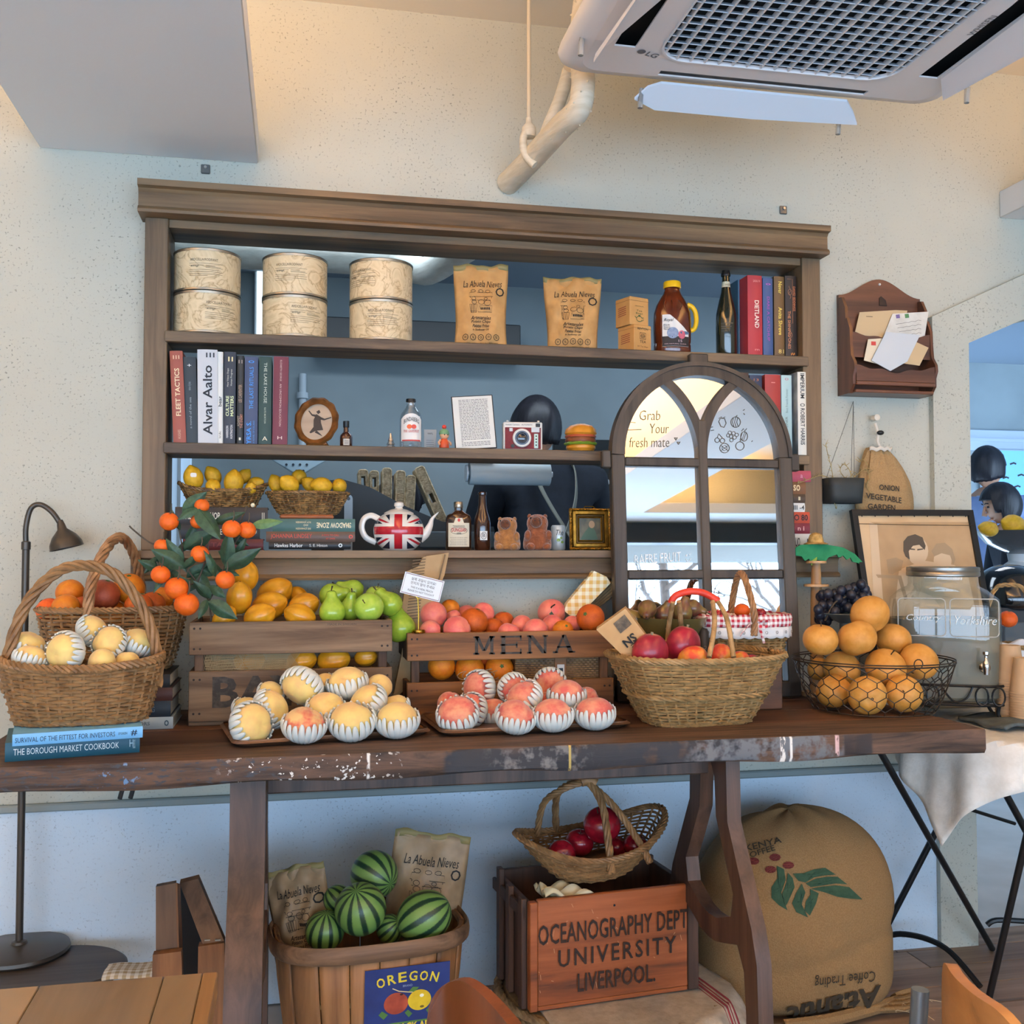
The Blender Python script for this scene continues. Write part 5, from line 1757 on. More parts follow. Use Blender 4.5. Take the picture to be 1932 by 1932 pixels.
def person(lab,feet,rz,H,shirt,legs,hair='short',bow=0.0,head_yaw=0.0,head_pitch=0.0,apron=None,collar=None,arms='down'):
 """standing figure, front -y; bow bends the trunk forward"""
 q=T('person',lab,'person',feet,(0,0,rz))
 s=H/1.72
 cb,sb=math.cos(bow),math.sin(bow)
 hip=V((0,0,.93*s))
 tr=lambda x,y,z:hip+V((x,y*cb-z*sb,z*cb+y*sb))*s
 pts=[hip,tr(0,0,.14),tr(0,0,.30),tr(0,.005,.42),tr(0,.005,.50),tr(0,-.005,.56)]
 rad=[(.15*s,.11*s),(.135*s,.10*s),(.155*s,.11*s),(.15*s,.095*s),(.062*s,.062*s),(.055*s,.055*s)]
 edges=[(0,1),(1,2),(2,3),(3,4),(4,5)]
 spots={}
 for sd in(-1,1):
  sh=tr(sd*.19,.0,.44)
  if arms=='down':
   el,wr=sh+V((sd*.05,.0,-.29))*s,sh+V((sd*.03,-.10,-.54))*s
  else:
   el,wr=sh+V((sd*.07,-.06,-.27))*s,sh+V((sd*-.02,-.28,-.30))*s
  i0=len(pts)
  pts+=[sh,el,wr]
  rad+=[.062*s,.044*s,.030*s]
  edges+=[(3,i0),(i0,i0+1),(i0+1,i0+2)]
  spots[sd]=i0
  hand_chain(pts,edges,rad,i0+2,wr-el,-sd)
  i0=len(pts)
  pts+=[V((sd*.095,.0,.86))*s,V((sd*.10,-.01,.48))*s,V((sd*.10,.02,.09))*s,V((sd*.105,-.13,.035))*s]
  rad+=[.088*s,.058*s,.040*s,(.042*s,.03*s)]
  edges+=[(0,i0),(i0,i0+1),(i0+1,i0+2),(i0+2,i0+3)]
 slim=lambda r:tuple(a*.78 for a in r)if isinstance(r,tuple)else r
 skinned('body',pts,edges,[slim(r)if i<4 else r for i,r in enumerate(rad)],SKIN,q)
 k=1.13
 P2=[pts[0],pts[1],pts[2],pts[3],pts[4]-V((0,0,.01*s))]
 r2=[tuple(a*k for a in rad[i])for i in range(4)]+[.078*s]
 e2=[(0,1),(1,2),(2,3),(3,4)]
 for sd in(-1,1):
  i0=len(P2)
  a=spots[sd]
  P2+=[pts[a],pts[a+1],pts[a+1].lerp(pts[a+2],.75)]
  r2+=[.088*s,.06*s,.044*s]
  e2+=[(3,i0),(i0,i0+1),(i0+1,i0+2)]
 skinned('shirt',P2,e2,r2,shirt,q)
 P3,r3,e3=[pts[0]+V((0,0,.05*s)),pts[0]-V((0,0,.03))],[.155*s,.15*s],[(0,1)]
 for sd in(-1,1):
  i0=len(P3)
  P3+=[V((sd*.095,.0,.82))*s,V((sd*.10,-.01,.48))*s,V((sd*.10,.02,.10))*s]
  r3+=[.102*s,.075*s,.062*s]
  e3+=[(1,i0),(i0,i0+1),(i0+1,i0+2)]
 skinned('trousers',P3,e3,r3,legs,q)
 for sd in(-1,1):
  MB().ball((sd*.105*s,-.06*s,.035*s),(.048*s,.135*s,.038*s),14,10).build('shoe',BLACK,q)
 hp=pts[5]+V((0,-.012*s,.10*s))
 Mh=M.Translation(hp)@M.Rotation(head_yaw,4,'Z')@M.Rotation(head_pitch,4,'X')
 k=MB()
 k.X=Mh
 def skull(th,ph):
  f=1.0
  jaw=max(0,-math.cos(th))
  f*=1-.16*jaw*abs(math.cos(ph))
  front=max(0,-math.sin(ph))*math.sin(th)
  f*=1+.04*front*jaw-.05*front*(1-jaw)
  return f
 k.ball((0,0,0),(.076*s,.096*s,.118*s),26,18,skull)
 k.tube([(0,-.090*s,.014*s),(0,-.104*s,-.010*s),(0,-.112*s,-.024*s),(0,-.096*s,-.034*s)],[.008*s,.010*s,.013*s,.009*s],8)
 k.ball((0,-.086*s,-.066*s),(.026*s,.012*s,.006*s),10,6)
 k.ball((0,-.080*s,-.100*s),(.024*s,.018*s,.016*s),10,8)
 for sd in(-1,1):
  k.ball((sd*.079*s,.010*s,-.008*s),(.009*s,.018*s,.031*s),12,8)
 k.build('head',SKIN,q)
 k=MB()
 k.X=Mh
 for sd in(-1,1):
  k.ball((sd*.031*s,-.084*s,.010*s),(.013*s,.006*s,.006*s),10,6)
  k.tube([(sd*.016*s,-.091*s,.030*s),(sd*.032*s,-.090*s,.035*s),(sd*.048*s,-.082*s,.030*s)],.0035*s,5)
 k.build('eyes',HAIR,q)
 k=MB()
 k.X=Mh@M.Rotation(-.42,4,'X')if hair=='short' else Mh@M.Rotation(-.3,4,'X')
 cut=.64*PI if hair=='short' else .80*PI
 def hr(u,v_):
  th,ph=cut*v_,2*PI*u
  back=math.sin(ph)
  lim=th*(1 if back>-.25 else .55 if back<-.6 else .78)
  ro_=1.12+.02*math.sin(23*ph+6*v_)*v_+.03*math.sin(7*ph+5*v_)*v_+(.10*max(0,v_-.5)if hair=='bob' else 0)
  return(.079*s*ro_*math.sin(lim)*math.cos(ph),.100*s*ro_*math.sin(lim)*math.sin(ph),.112*s*ro_*math.cos(lim))
 k.grid(hr,44,12,True)
 k.build('hair',HAIR,q,solid=.008)
 if collar:
  MB().lathe([(.078*s,0),(.070*s,.035*s),(.064*s,.034*s),(.072*s,0)],24).build('collar',collar,q,loc=pts[4]-V((0,0,.03*s)))
 if apron:
  for sd in(-1,1):
   pth=[tr(sd*.05,-.12,.46),tr(sd*.085,-.02,.535),tr(sd*.085,.105,.46),tr(sd*.06,.135,.32),tr(-sd*.0,.135,.18),tr(-sd*.09,.13,.03)]
   k=MB().tube(spline(pth,6),.021*s,6,flat=.16,up=None)
   k.build('apron_strap',apron,q)
  k=MB().grid(lambda a,b:tr(-.17+.34*a,-.135-.02*math.sin(PI*a),.40-.85*b),8,8)
  k.build('apron',NAVY,q,solid=.004)
 return q
STRAP=mat('apron_strap_grey','#7d7d74',rough=.9,gain=1.)
p=PY(1050,893,1.1)
person('person in navy shirt with grey crossed apron straps, back turned, behind the sill ornaments',(p.x+.02,1.1,-.006),PI+.15,(p.z+.03)/.80,NAVY,NAVY,'short',.42,.1,.3,STRAP,None,'fwd')
p=PY(540,905,1.3)
person('person in dark shirt with a pale strap, bending behind the lemon baskets',(p.x+.15,1.3,-.006),PI/2+.35,1.66,NAVY,NAVY,'bob',.62,.1,.5,mat('apron_strap_pale','#c9ced0',gain=1),None,'fwd')
BLUSH=mat('sky_blue_shirt','#93a9d6','#8199c8',rough=.85,scale=8,gain=1.)
p=PY(1866,885,2.55)
person('person with short black hair in pale blue collared shirt, seen in the doorway',(p.x-.035,2.55,-.006),PI-.9,p.z/.915,BLUSH,NAVY,'short',.1,-.25,.15,None,mat('pale_collar','#c2cfe6',gain=1),'fwd')
p=PY(1856,957,2.2)
person('person with black bob hair looking down, nearer in the doorway',(p.x+.12,2.0,-.006),-PI/2-.45,p.z/.905,NAVY,NAVY,'bob',.22,.15,.35,None,None,'fwd')
p=PY(560,880,1.5)
q=T('polka_dot_cloth','white cloth with dark polka dots hanging in the kitchen behind the right lemon basket','cloth',(p.x,1.5,p.z-.045))
wv=lambda x,z:-.015*math.sin(14*x)-.01*math.sin(9*z)
MB().grid(lambda a,b:(-.10+.22*a,wv(-.10+.22*a,b*.1),(.07*abs(2*a-1))*(1-b)+.095*b),20,8).build('cloth',mat('polka_white','#bcd3de',rough=.9,gain=1),q,solid=.002)
k=MB()
for i in range(7):
 for j in range(3):
  x,z=-.085+.028*i+(.014 if j%2 else 0),.026+.026*j
  if z<.085*abs(x-.01)/.11+.008:
   continue
  k.add([(x+.0055*math.cos(a),wv(x,z)-.0030,z+.0055*math.sin(a))for a in[2*PI*c/8 for c in range(8)]],[tuple(range(8))])
k.build('dots',mat('dot_navy','#26303c',gain=1),q,recalc=False)
TRAYR=mat('tray_rattan','#d2bd98','#9a8462',rough=.6,scale=70,gain=1.,bump=.6,bscale=160)
for i,(u0,v0,wd,h,tl,lab)in enumerate((
  (685,895,19,74,-.03,'leftmost of the rattan trays hung behind the teapot, showing its handle slot'),(706,897,17,70,-.01,'rattan tray hung second from the left behind the teapot, with a dark slot'),
  (730,892,18,78,.0,'rattan tray hung third from the left behind the teapot'),(756,897,18,72,.02,'rattan tray hung fourth from the left behind the teapot'),
  (776,906,17,66,.05,'short rattan tray hung fifth from the left behind the teapot'),(790,890,20,80,-.42,'rattan tray tilted to the right, last of the row hung behind the teapot'))):
 p=PY(u0,v0-8,.9)
 m_=mpp(p)
 q=T('rattan_tray',lab,'tray',p,(0,-tl*(1 if i==5 else 1)if i==5 else tl,0),None)
 w_,h_=wd*m_*.92,h*m_*1.9
 if i==5:
  q.rotation_euler=(0,-.42,0)
 slot=i in(0,1,5)
 o_=rrect(w_,h_,w_*.3)
 o_=[(a,b-h_/2)for a,b in o_]
 ho=[[(a,b-.04-(h_*.28 if i==5 else 0))for a,b in rect(w_*.45,.036)]]if slot else[]
 MB().prism(o_,.10,(0,0,0),*XZ,ho).build('tray_body',TRAYR,q)
 k=MB()
 k.tube([(a*.97,-.002,b)for a,b in o_],.0035,5,True)
 k.build('woven_edge',TRAYR,q)
 k=MB()
 for j in range(26):
  z=-.012-(h_-.024)*j/26
  if slot and abs(z+.04+(h_*.28 if i==5 else 0))<.024:
   continue
  k.tube([(-w_*.44,-.001,z),(0,-.0035,z),(w_*.44,-.001,z)],.0024,4)
 k.build('weave',TRAYR,q,recalc=False)
a,b=PY(885,893,.62),PY(1036,893,.62)
q=T('paper_roll','big pale paper roll hung sideways under the lower shelf, above the slim beer bottle','paper roll',a,(0,0,0))
k=MB()
k.X=M.Rotation(PI/2,4,'Y')
L_=b.x-a.x
k.lathe([(.012,0),(.040,0),(.040,L_),(.012,L_),(.012,0)],32)
k.build('roll',mat('roll_paper','#aebdc4',rough=.7,gain=1.),q)
k=MB()
k.X=M.Rotation(PI/2,4,'Y')
k.lathe([(.010,-.012),(.010,L_+.012)],14)
k.lathe([(.0,-.012),(.03,-.012),(.03,-.006),(0,-.006)],14)
k.build('spindle',BGW,q)
MB().box((-.02,-.03,.045),(L_*.3,.06,.055),.002).build('holder',DARKG,q)
zk=PY(600,1040,.6).z
q=T('kitchen_counter','dark kitchen counter just behind the hatch sill, under the appliance cover','counter',(-.4,.15,0))
MB().box((0,.02,0),(1.9,.62,zk-.03)).build('cabinet',DARKG,q)
MB().box((0,0,zk-.03),(1.9,.65,zk),.003).build('worktop',mat('counter_grey','#4d555a',rough=.4,gain=1),q)
p=PY(657,1030,.35)
tp=PY(657,933,.35)
q=T('steel_bracket','pale flat steel bracket with a round hole, standing behind the lying books by the teapot','bracket',(p.x,.35,zk))
h_=tp.z-zk
o_=[(-.013,0),(.013,0)]+[(.013*math.cos(a),h_-.013+.013*math.sin(a))for a in[PI*i/8 for i in range(9)]]
MB().prism(o_,.004,(0,0,0),*XZ).build('plate',mat('bracket_steel','#8d979c',rough=.4,metal=.3,gain=1),q)
MB().prism(oval(.011,.011,14,0,h_-.013),0,(0,-.0006,0),*XZ).build('bolt',DARKG,q,recalc=False)
a=PY(600,1040,.6)
q=T('slicer_cover','dark rounded appliance cover behind the teapot and the lemon baskets','appliance',(a.x,.6,a.z))
hh=PY(690,905,.6).z-a.z
MB().prism([(-.02,0),(.62,0),(.60,hh*.35),(.42,hh*.42),(.30,hh*.62),(.17,hh*.9),(.08,hh),(.02,hh*.98),(-.02,hh*.8)],.2,(0,0,0),*XZ).build('cover',mat('appliance_slate','#2b3337',rough=.5,gain=1),q)
MB().box((.34,-.012,hh*.05),(.60,-.002,hh*.28),.003).build('front_panel',mat('appliance_blue','#4a606c',rough=.4,gain=1),q)
a=PY(1110,905,1.4)
q=T('cup_shelf','dark kitchen shelf with white cups, just left of the arched mirror','shelf',(a.x,1.4,a.z-.05))
MB().box((-.1,0,0),(.4,.25,.02),.003).build('shelf_board',DARKG,q)
MB().box((-.1,.22,-.35),(.4,.25,.25),.003).build('back_panel',DARKG,q)
for i,dx in enumerate((.0,.07)):
 c=T('white_cup',('left','right')[i]+' white cup of the two on the dark kitchen shelf by the mirror','cup',(a.x+dx,1.46,a.z-.03))
 MB().lathe([(0,0),(.018,0),(.028,.045),(.026,.045),(.016,.004),(0,.004)],20).build('cup',BGW,c)
 MB().tube(spline([(.024,0,.036),(.040,0,.032),(.038,0,.014),(.020,0,.010)],4),.003,6).build('handle',BGW,c)
a,b=PY(1868,1000,3.44),PY(2010,850,3.44)
q=T('doorway_window','bright blue window behind the two people in the doorway','window',(a.x,3.44,a.z))
w_,h_=b.x-a.x,b.z-a.z
MB().box((-.04,0,-.04),(w_,.05,h_),.004).build('window_frame',BGT,q)
MB().box((0,-.006,0),(w_-.03,.002,h_-.01)).build('pane',mat('blue_sky_pane','#6fb0f0',emit='#66aaf2',estr=.85,gain=1),q)
k=MB()
for x,z in((.05,.42),(.16,.46),(.10,.36),(.22,.38),(.19,.30),(.07,.31)):
 stroke(k,[(x,z),(x+.03,z+.01),(x+.05,z+.002)],.012,(0,-.007,0),*XZ)
k.build('leaf_specks',DARKG,q,recalc=False)
DGL=mat('dark_gloss','#23252a','#3a3a3e',rough=.12,scale=3,gain=1.,coat=.6)
p=PY(1925,1045,.75)
q=T('scale_pan','dark glossy bowl holding lemons, at the right edge of the picture','bowl',(p.x,.75,p.z))
h_=PY(1925,1001,.75).z-p.z
MB().lathe([(0,0),(.05,0),(.13,h_*.45),(.17,h_),(.164,h_),(.125,h_*.5),(.045,.01),(0,.01)],36).build('bowl',DGL,q)
MB().lathe([(.05,0),(.045,-.03),(.07,-.05),(0,-.05)],24).build('foot',BGW,q)
for u,v,rp,lab,d in((1912,990,22,'big lemon on top of the dark bowl at the right edge',(-1,.3,.2)),(1865,998,17,'half hidden lemon at the left of the dark bowl at the right edge',(-.8,.2,0)),(1930,1001,14,'lemon cut off by the picture edge in the dark bowl',(.6,.2,.2))):
 pc,r=place('pan',u,v,rp,.66)
 fruit('lemon',ME_LEMON,pc,r,lab,'lemon','lemons in the dark bowl',d)
p=PY(1905,1150,.35)
q=T('coffee_machine','round black glossy machine behind the drinks jar at the right edge','appliance',(p.x,.35,p.z-.25))
h_=PY(1905,1065,.35).z-p.z+.25
MB().lathe(smooth_prof([(0,h_),(.05,h_-.006),(.10,h_-.04),(.125,h_-.10),(.125,h_-.14),(.10,h_-.16),(.0,h_-.16)],3),36).build('dome',mat('black_gloss','#101216',rough=.08,gain=1.,coat=1),q)
MB().box((-.12,-.1,0),(.12,.12,h_-.15),.01).build('body',mat('machine_slate','#3a4148',rough=.4,gain=1),q)
MB().box((-.10,-.104,.05),(.10,-.098,h_-.2),.003).build('front_panel',mat('machine_panel','#59636b',rough=.3,gain=1),q)
# ================================================================ ARCHED MIRROR
TLT=math.radians(4)
q=T('arched_mirror','tall arched window-frame mirror with dark wooden bars, leaning on the shelves','mirror',(1.147,-.168,ZT+.004),(-TLT,0,0))
MF=wood('mirror_frame_dark','#4d443a','#39322b',2,rough=.5,freq=30,gain=1.0,vary=.05)
W2,ZC,RA=.276,.694,.276
def sweep(pth,wd,y0,y1):
 P=[V((a,b,0))for a,b in pth]
 k=len(P)
 vs,fs=[],[]
 for i in range(k):
  d=(P[min(i+1,k-1)]-P[max(i-1,0)]).normalized()
  n=V((-d.y,d.x,0))*wd/2
  for s_,y in((1,y0),(1,y1),(-1,y1),(-1,y0)):
   e=P[i]+n*s_
   vs.append((e.x,y,e.y))
 for i in range(k-1):
  for j in range(4):
   fs.append((i*4+j,i*4+(j+1)%4,i*4+4+(j+1)%4,i*4+4+j))
 fs+=[(3,2,1,0),(4*k-4,4*k-3,4*k-2,4*k-1)]
 return MB().add(vs,fs)
fw_=.040
MB().box((-W2,-.016,0),(-W2+fw_,.016,ZC),.003).build('side_rail',MF,q)
MB().box((W2-fw_,-.016,0),(W2,.016,ZC),.003).build('side_rail',MF,q)
rr_=RA-fw_/2
sweep([(rr_*math.cos(a),ZC+rr_*math.sin(a))for a in[PI*i/40 for i in range(41)]],fw_,-.016,.016).build('arch_rail',MF,q)
sweep([((RA-.006)*math.cos(a),ZC+(RA-.006)*math.sin(a))for a in[PI*i/40 for i in range(41)]],.012,-.021,-.016).build('outer_bead',MF,q)
MB().box((-W2,-.016,0),(W2,.016,.045),.003).build('bottom_rail',MF,q)
for z in(.352,.674):
 MB().box((-W2+fw_,-.013,z-.0135),(W2-fw_,.010,z+.0135),.004).build('glazing_bar',MF,q)
MB().box((-.0145,-.015,.04),(.0145,.010,.80),.004).build('glazing_bar',MF,q)
for s_ in(-1,1):
 c=[(s_*(-W2+W2*math.cos(a)),ZC+W2*math.sin(a))for a in[PI/3*i/16*.98 for i in range(17)]]
 sweep(c,.026,-.0135,.010).build('tracery_bar',MF,q)
 MB().box((s_*W2,-.012,.655),(s_*(W2+.026),.012,.705),.003).build('lug',MF,q)
MB().box((-.030,-.014,ZC+RA-.006),(.026,.012,ZC+RA+.026),.003).build('lug',MF,q)
MIRM=mat('mirror_silver','#f2f4f4',rough=.015,metal=1.,gain=1.)
g0,g1=-W2+fw_-.006,.012
for x0,x1 in((-W2+.034,-.004),(.004,W2-.034)):
 for z0,z1 in((.03,.346),(.358,.668)):
  MB().box((x0,.004,z0),(x1,.008,z1)).build('pane',MIRM,q)
for s_ in(-1,1):
 pts=[(s_*-.004,.680)]+[(s_*(-W2+(W2-.006)*math.cos(a)),ZC+(W2-.006)*math.sin(a))for a in[PI/3*i/12 for i in range(13)]]
 pts+=[(s_*-(RA-.02)*math.cos(a),ZC+(RA-.02)*math.sin(a))for a in[PI/3-PI/3*i/12 for i in range(1,13)]]+[(s_*-(RA-.02),.680)]
 MB().prism(pts,.004,(0,.004,0),*XZ).build('pane',MIRM,q)
pts=[(-W2+(W2+.004)*math.cos(a),ZC+(W2+.004)*math.sin(a))for a in[PI/3*i/12 for i in range(13)]]
pts+=[((RA-.02)*math.cos(a),ZC+(RA-.02)*math.sin(a))for a in[PI*2/3-PI/3*i/10 for i in range(1,10)]]
pts+=[(W2-(W2+.004)*math.cos(a),ZC+(W2+.004)*math.sin(a))for a in[PI/3-PI/3*i/12 for i in range(13)]][:-1]
MB().prism(pts,.004,(0,.004,0),*XZ).build('pane',MIRM,q)
def ML(u,v):
 """photo pixel -> local x, z on the mirror plane"""
 n=V((0,-math.cos(TLT),math.sin(TLT)))
 o_=V((1.147,-.168,ZT+.004))
 d=ray(u,v)
 t=(o_-CAM).dot(n)/d.dot(n)
 h=CAM+d*t-o_
 return h.x,h.z*math.cos(TLT)+h.y*math.sin(TLT)
MARK=mat('marker_grey','#5b5348',rough=.6,gain=1.)
WMARK=mat('marker_white','#eef0ee',rough=.6,gain=1.)
m_=2.8/FPX
for s,u,v,wd,hh in(('Grab',1227,783,44,20),('Your',1245,808,40,20),('fresh mate',1226,834,84,20)):
 x,z=ML(u,v)
 text(s,MARK,q,(x,.004,z),(1,0,.03),(0,0,1),wd*m_,hh*m_,lift=.0012,bold=-.012,shear=.12)
k=MB()
def mk(pts,wd=1.4,closed=False):
 stroke(k,[ML(*p)for p in pts],wd*m_,(0,.004,0),*XZ,.0012,closed)
for u,v in((1276,826),(1281,834)):
 mk([(u,v+4),(u-3,v-1),(u,v),(u+3,v-1),(u,v+4)],1.6)
mk([(1178,811),(1211,810)])
mk([(1182,795),(1200,797)],1.)
cir=lambda u,v,a,b,n=14:[(u+a*math.cos(2*PI*i/n),v+b*math.sin(2*PI*i/n))for i in range(n)]
mk([(1357,795),(1361,804),(1367,806),(1371,798),(1368,789),(1360,789)],closed=True)
mk([(1357,789),(1362,786),(1364,789),(1369,786)])
mk(cir(1389,796,9,10),closed=True)
for du in(-4,0,4):
 mk([(1389+du,787),(1387+du,796),(1390+du,805)],1.)
mk([(1389,786),(1392,783)])
for u,v in((1378,816),(1385,817),(1391,820),(1380,823),(1387,825),(1381,830),(1375,821)):
 mk(cir(u,v,3.4,3.4,9),1.1,True)
mk(cir(1405,823,6.5,9),closed=True)
for du in(-3,1,4):
 mk([(1405+du,815),(1400+du,830)],.8)
mk([(1400,813),(1404,808),(1406,813),(1410,808)])
mk(cir(1354,830,4.5,4.5,9),closed=True)
mk(cir(1364,831,4.5,4.5,9),closed=True)
mk([(1354,826),(1357,818),(1364,826)])
mk(cir(1368,845,9,9),closed=True)
mk(cir(1368,845,5,5,8),1.,True)
mk([(1361,840),(1375,850)],1.)
mk([(1375,840),(1361,850)],1.)
mk(cir(1397,841,8,8),closed=True)
mk([(1397,833),(1399,829),(1403,831)])
for pts in([(1404,779),(1406,782)],[(1403,774),(1406,772)],[(1341,806),(1346,805)],[(1342,812),(1348,811)],[(1419,833),(1421,831)]):
 mk(pts)
mk(cir(1369,1121,21,25,22),1.1,True)
mk(cir(1369,1121,13,15,16),.8,True)
k.build('drawing',MARK,q,recalc=False)
x,z=ML(1360,1118)
text('FRESH FRUIT',MARK,q,(x,.004,z),*XZ,20*m_,5*m_,lift=.0012)
x,z=ML(1242,1053)
text('RAFRE FRUIT',WMARK,q,(x,.004,z),(1,0,.07),(0,0,1),98*m_,19*m_,lift=.0012,bold=.005)
k=MB()
for u,v in((1296,1048),(1302,1047)):
 k.prism([(a,b)for a,b in[ML(*p)for p in cir(u,v,1.5,1.5,8)]],0,(0,.0028,0),*XZ)
stroke(k,[ML(*p)for p in((1295,1054),(1297,1059),(1301,1059),(1304,1053))],1.6*m_,(0,.004,0),*XZ,.0012)
k.build('drawing',WMARK,q,recalc=False)
# ================================================================ THE LONG TABLE
def stained():
 """dark reclaimed wood with worn blue-black paint, chalky patches, chips and drips along the front edge"""
 m,nt,b=_new('reclaimed_edge')
 L=nt.links.new
 tc=N(nt,'TexCoord')
 mp=N(nt,'Mapping')
 mp.inputs['Scale'].default_value=(.09,1,1)
 L(tc.outputs['Object'],mp.inputs['Vector'])
 g=N(nt,'TexNoise',i_Scale=45.,i_Detail=6.,i_Roughness=.65,i_Distortion=.6)
 L(mp.outputs['Vector'],g.inputs['Vector'])
 base=ramp(nt,[(.34,lin('#2c211b')),(.48,lin('#4c3a2f')),(.66,lin('#6a503f'))])
 L(g.outputs['Fac'],base.inputs['Fac'])
 sp=N(nt,'SeparateXYZ')
 L(tc.outputs['Object'],sp.inputs[0])
 cur=base.outputs['Color']
 def blend(fac,colr):
  nonlocal cur
  mx=N(nt,'MixRGB')
  mx.inputs['Color2'].default_value=lin(colr,1.1)
  L(fac,mx.inputs['Fac'])
  L(cur,mx.inputs['Color1'])
  cur=mx.outputs['Color']
 def mul(*s):
  a=s[0]
  for q in s[1:]:
   mm=N(nt,'Math',operation='MULTIPLY')
   L(a,mm.inputs[0])
   L(q,mm.inputs[1])
   a=mm.outputs[0]
  return a
 def band(ax,a,b_,soft):
  up_=N(nt,'MapRange',interpolation_type='SMOOTHSTEP')
  up_.inputs['From Min'].default_value,up_.inputs['From Max'].default_value=a-soft,a+soft
  L(sp.outputs[ax],up_.inputs['Value'])
  dn=N(nt,'MapRange',interpolation_type='SMOOTHSTEP')
  dn.inputs['From Min'].default_value,dn.inputs['From Max'].default_value=b_-soft,b_+soft
  dn.inputs['To Min'].default_value,dn.inputs['To Max'].default_value=1,0
  L(sp.outputs[ax],dn.inputs['Value'])
  return mul(up_.outputs[0],dn.outputs[0])
 def spots(scale,lo_,hi_,st=(1,1,1),det=3.):
  m2=N(nt,'Mapping')
  m2.inputs['Scale'].default_value=st
  L(tc.outputs['Object'],m2.inputs['Vector'])
  n_=N(nt,'TexNoise',i_Scale=scale,i_Detail=det,i_Roughness=.65)
  L(m2.outputs['Vector'],n_.inputs['Vector'])
  r_=ramp(nt,[(lo_,(0,0,0)),(hi_,(1,1,1))])
  L(n_.outputs['Fac'],r_.inputs['Fac'])
  return r_.outputs['Color']
 front=band(1,-.8,-.7405,.001)
 blend(mul(front,band(0,.31,1.02,.006),spots(14,.25,.4)),'#272a31')
 blend(mul(front,band(0,.42,.62,.05),spots(30,.48,.62)),'#6c6c6c')
 blend(mul(front,band(0,.86,1.24,.02),spots(26,.40,.56)),'#62676d')
 blend(mul(front,band(0,1.24,1.31,.004),spots(20,.1,.2)),'#2a2425')
 blend(mul(front,band(0,-.6,.0,.1),spots(40,.54,.64,(1,1,3))),'#343a44')
 blend(mul(band(1,-.8,-.735,.004),band(0,-.12,.20,.05),spots(85,.63,.66,(1,1,1),2.)),'#d0d1cd')
 blend(mul(front,band(0,-.38,-.30,.01),spots(50,.60,.66)),'#5f82a8')
 for x,w_,c in((.150,.003,'#d5d5cf'),(.585,.0025,'#b5a05a'),(1.085,.006,'#dcdad4'),(1.105,.003,'#dcdad4'),(1.222,.005,'#c9a7a4')):
  blend(mul(front,band(0,x-w_,x+w_,.0015),spots(60,.40,.46,(1,1,.4))),c)
 L(cur,b.inputs['Base Color'])
 b.inputs['Roughness'].default_value=.68
 bp=N(nt,'Bump',i_Strength=.5,i_Distance=.004)
 L(g.outputs['Fac'],bp.inputs['Height'])
 L(bp.outputs['Normal'],b.inputs['Normal'])
 return m
TABW=wood('reclaimed_top','#6b4834','#48301f',0,rough=.62,freq=26,gain=1.0,vary=.12,dark='#2e1f18')
TABL=wood('table_leg_wood','#5d463a','#3d2d26',2,rough=.5,freq=26,gain=1.0,vary=.08)
EDGE=stained()
t=T('long_table','long dark reclaimed wood table carrying the fruit display','table',(0,0,0))
XL,XR=-.655,1.605
k=MB()
n=60
rr=random.Random(3)
jit=[.003*math.sin(i*.9)+.002*rr.random()for i in range(n+1)]
sec=lambda i:[(-.745+jit[i],ZT-.004),(-.742+jit[i]*.6,ZT),(-.560,ZT),(-.560,ZT-.052),(-.740+jit[i]*.5,ZT-.053+.004*math.sin(i*.5)),(-.746+jit[i],ZT-.046)]
vs=[(XL+(XR-XL)*i/n,*p)for i in range(n+1)for p in sec(i)]
fs=[(i*6+j,i*6+6+j,i*6+6+(j+1)%6,i*6+(j+1)%6)for i in range(n)for j in range(6)]+[tuple(range(6)),tuple(n*6+j for j in range(6))[::-1]]
k.add(vs,fs).build('plank',EDGE,t)['label']='front plank with worn black paint, white chips and drips'
for y0,y1,xr in((-.558,-.372,XR),(-.370,-.200,XR-.008),(-.198,-.040,XR-.004)):
 MB().box((XL,y0,ZT-.05),(xr,y1,ZT-.0005),.003).build('plank',TABW,t)
YC=-.59
half=[(-.700,.757),(-.706,.614),(-.77,.512),(-.83,.416),(-.856,.348),(-.863,.226),(-.863,0),(-.800,0),(-.800,.22),(-.790,.31),(-.755,.355),(-.69,.335),(-.63,.318),(YC,.315)]
outl_=half+[(2*YC-a,b)for a,b in half[::-1][1:]]
hh_=[(YC,.735),(-.612,.73),(-.632,.70),(-.640,.61),(-.695,.52),(-.735,.46),(-.72,.405),(-.64,.375),(YC,.37)]
hol=hh_+[(2*YC-a,b)for a,b in hh_[::-1][1:-1]]
for x0,th in((-.132,.072),(.966,.034)):
 MB().prism([(-a,b)for a,b in outl_],th,(x0,0,0),(0,-1,0),(0,0,1),[[(-a,b)for a,b in hol]]).build('trestle',TABL,t)
MB().box((-.06,-.60,.70),(.966,-.58,.752),.003).build('under_rail',TABL,t)
q=T('table_clamp','pair of black metal rods under the left end of the long table','clamp',PY(248,1487,-.55))
for dx in(-.008,.014):
 MB().tube([(dx,0,.04),(dx-.016,0,-.022)],.005,8).build('rod',BLACK,q)
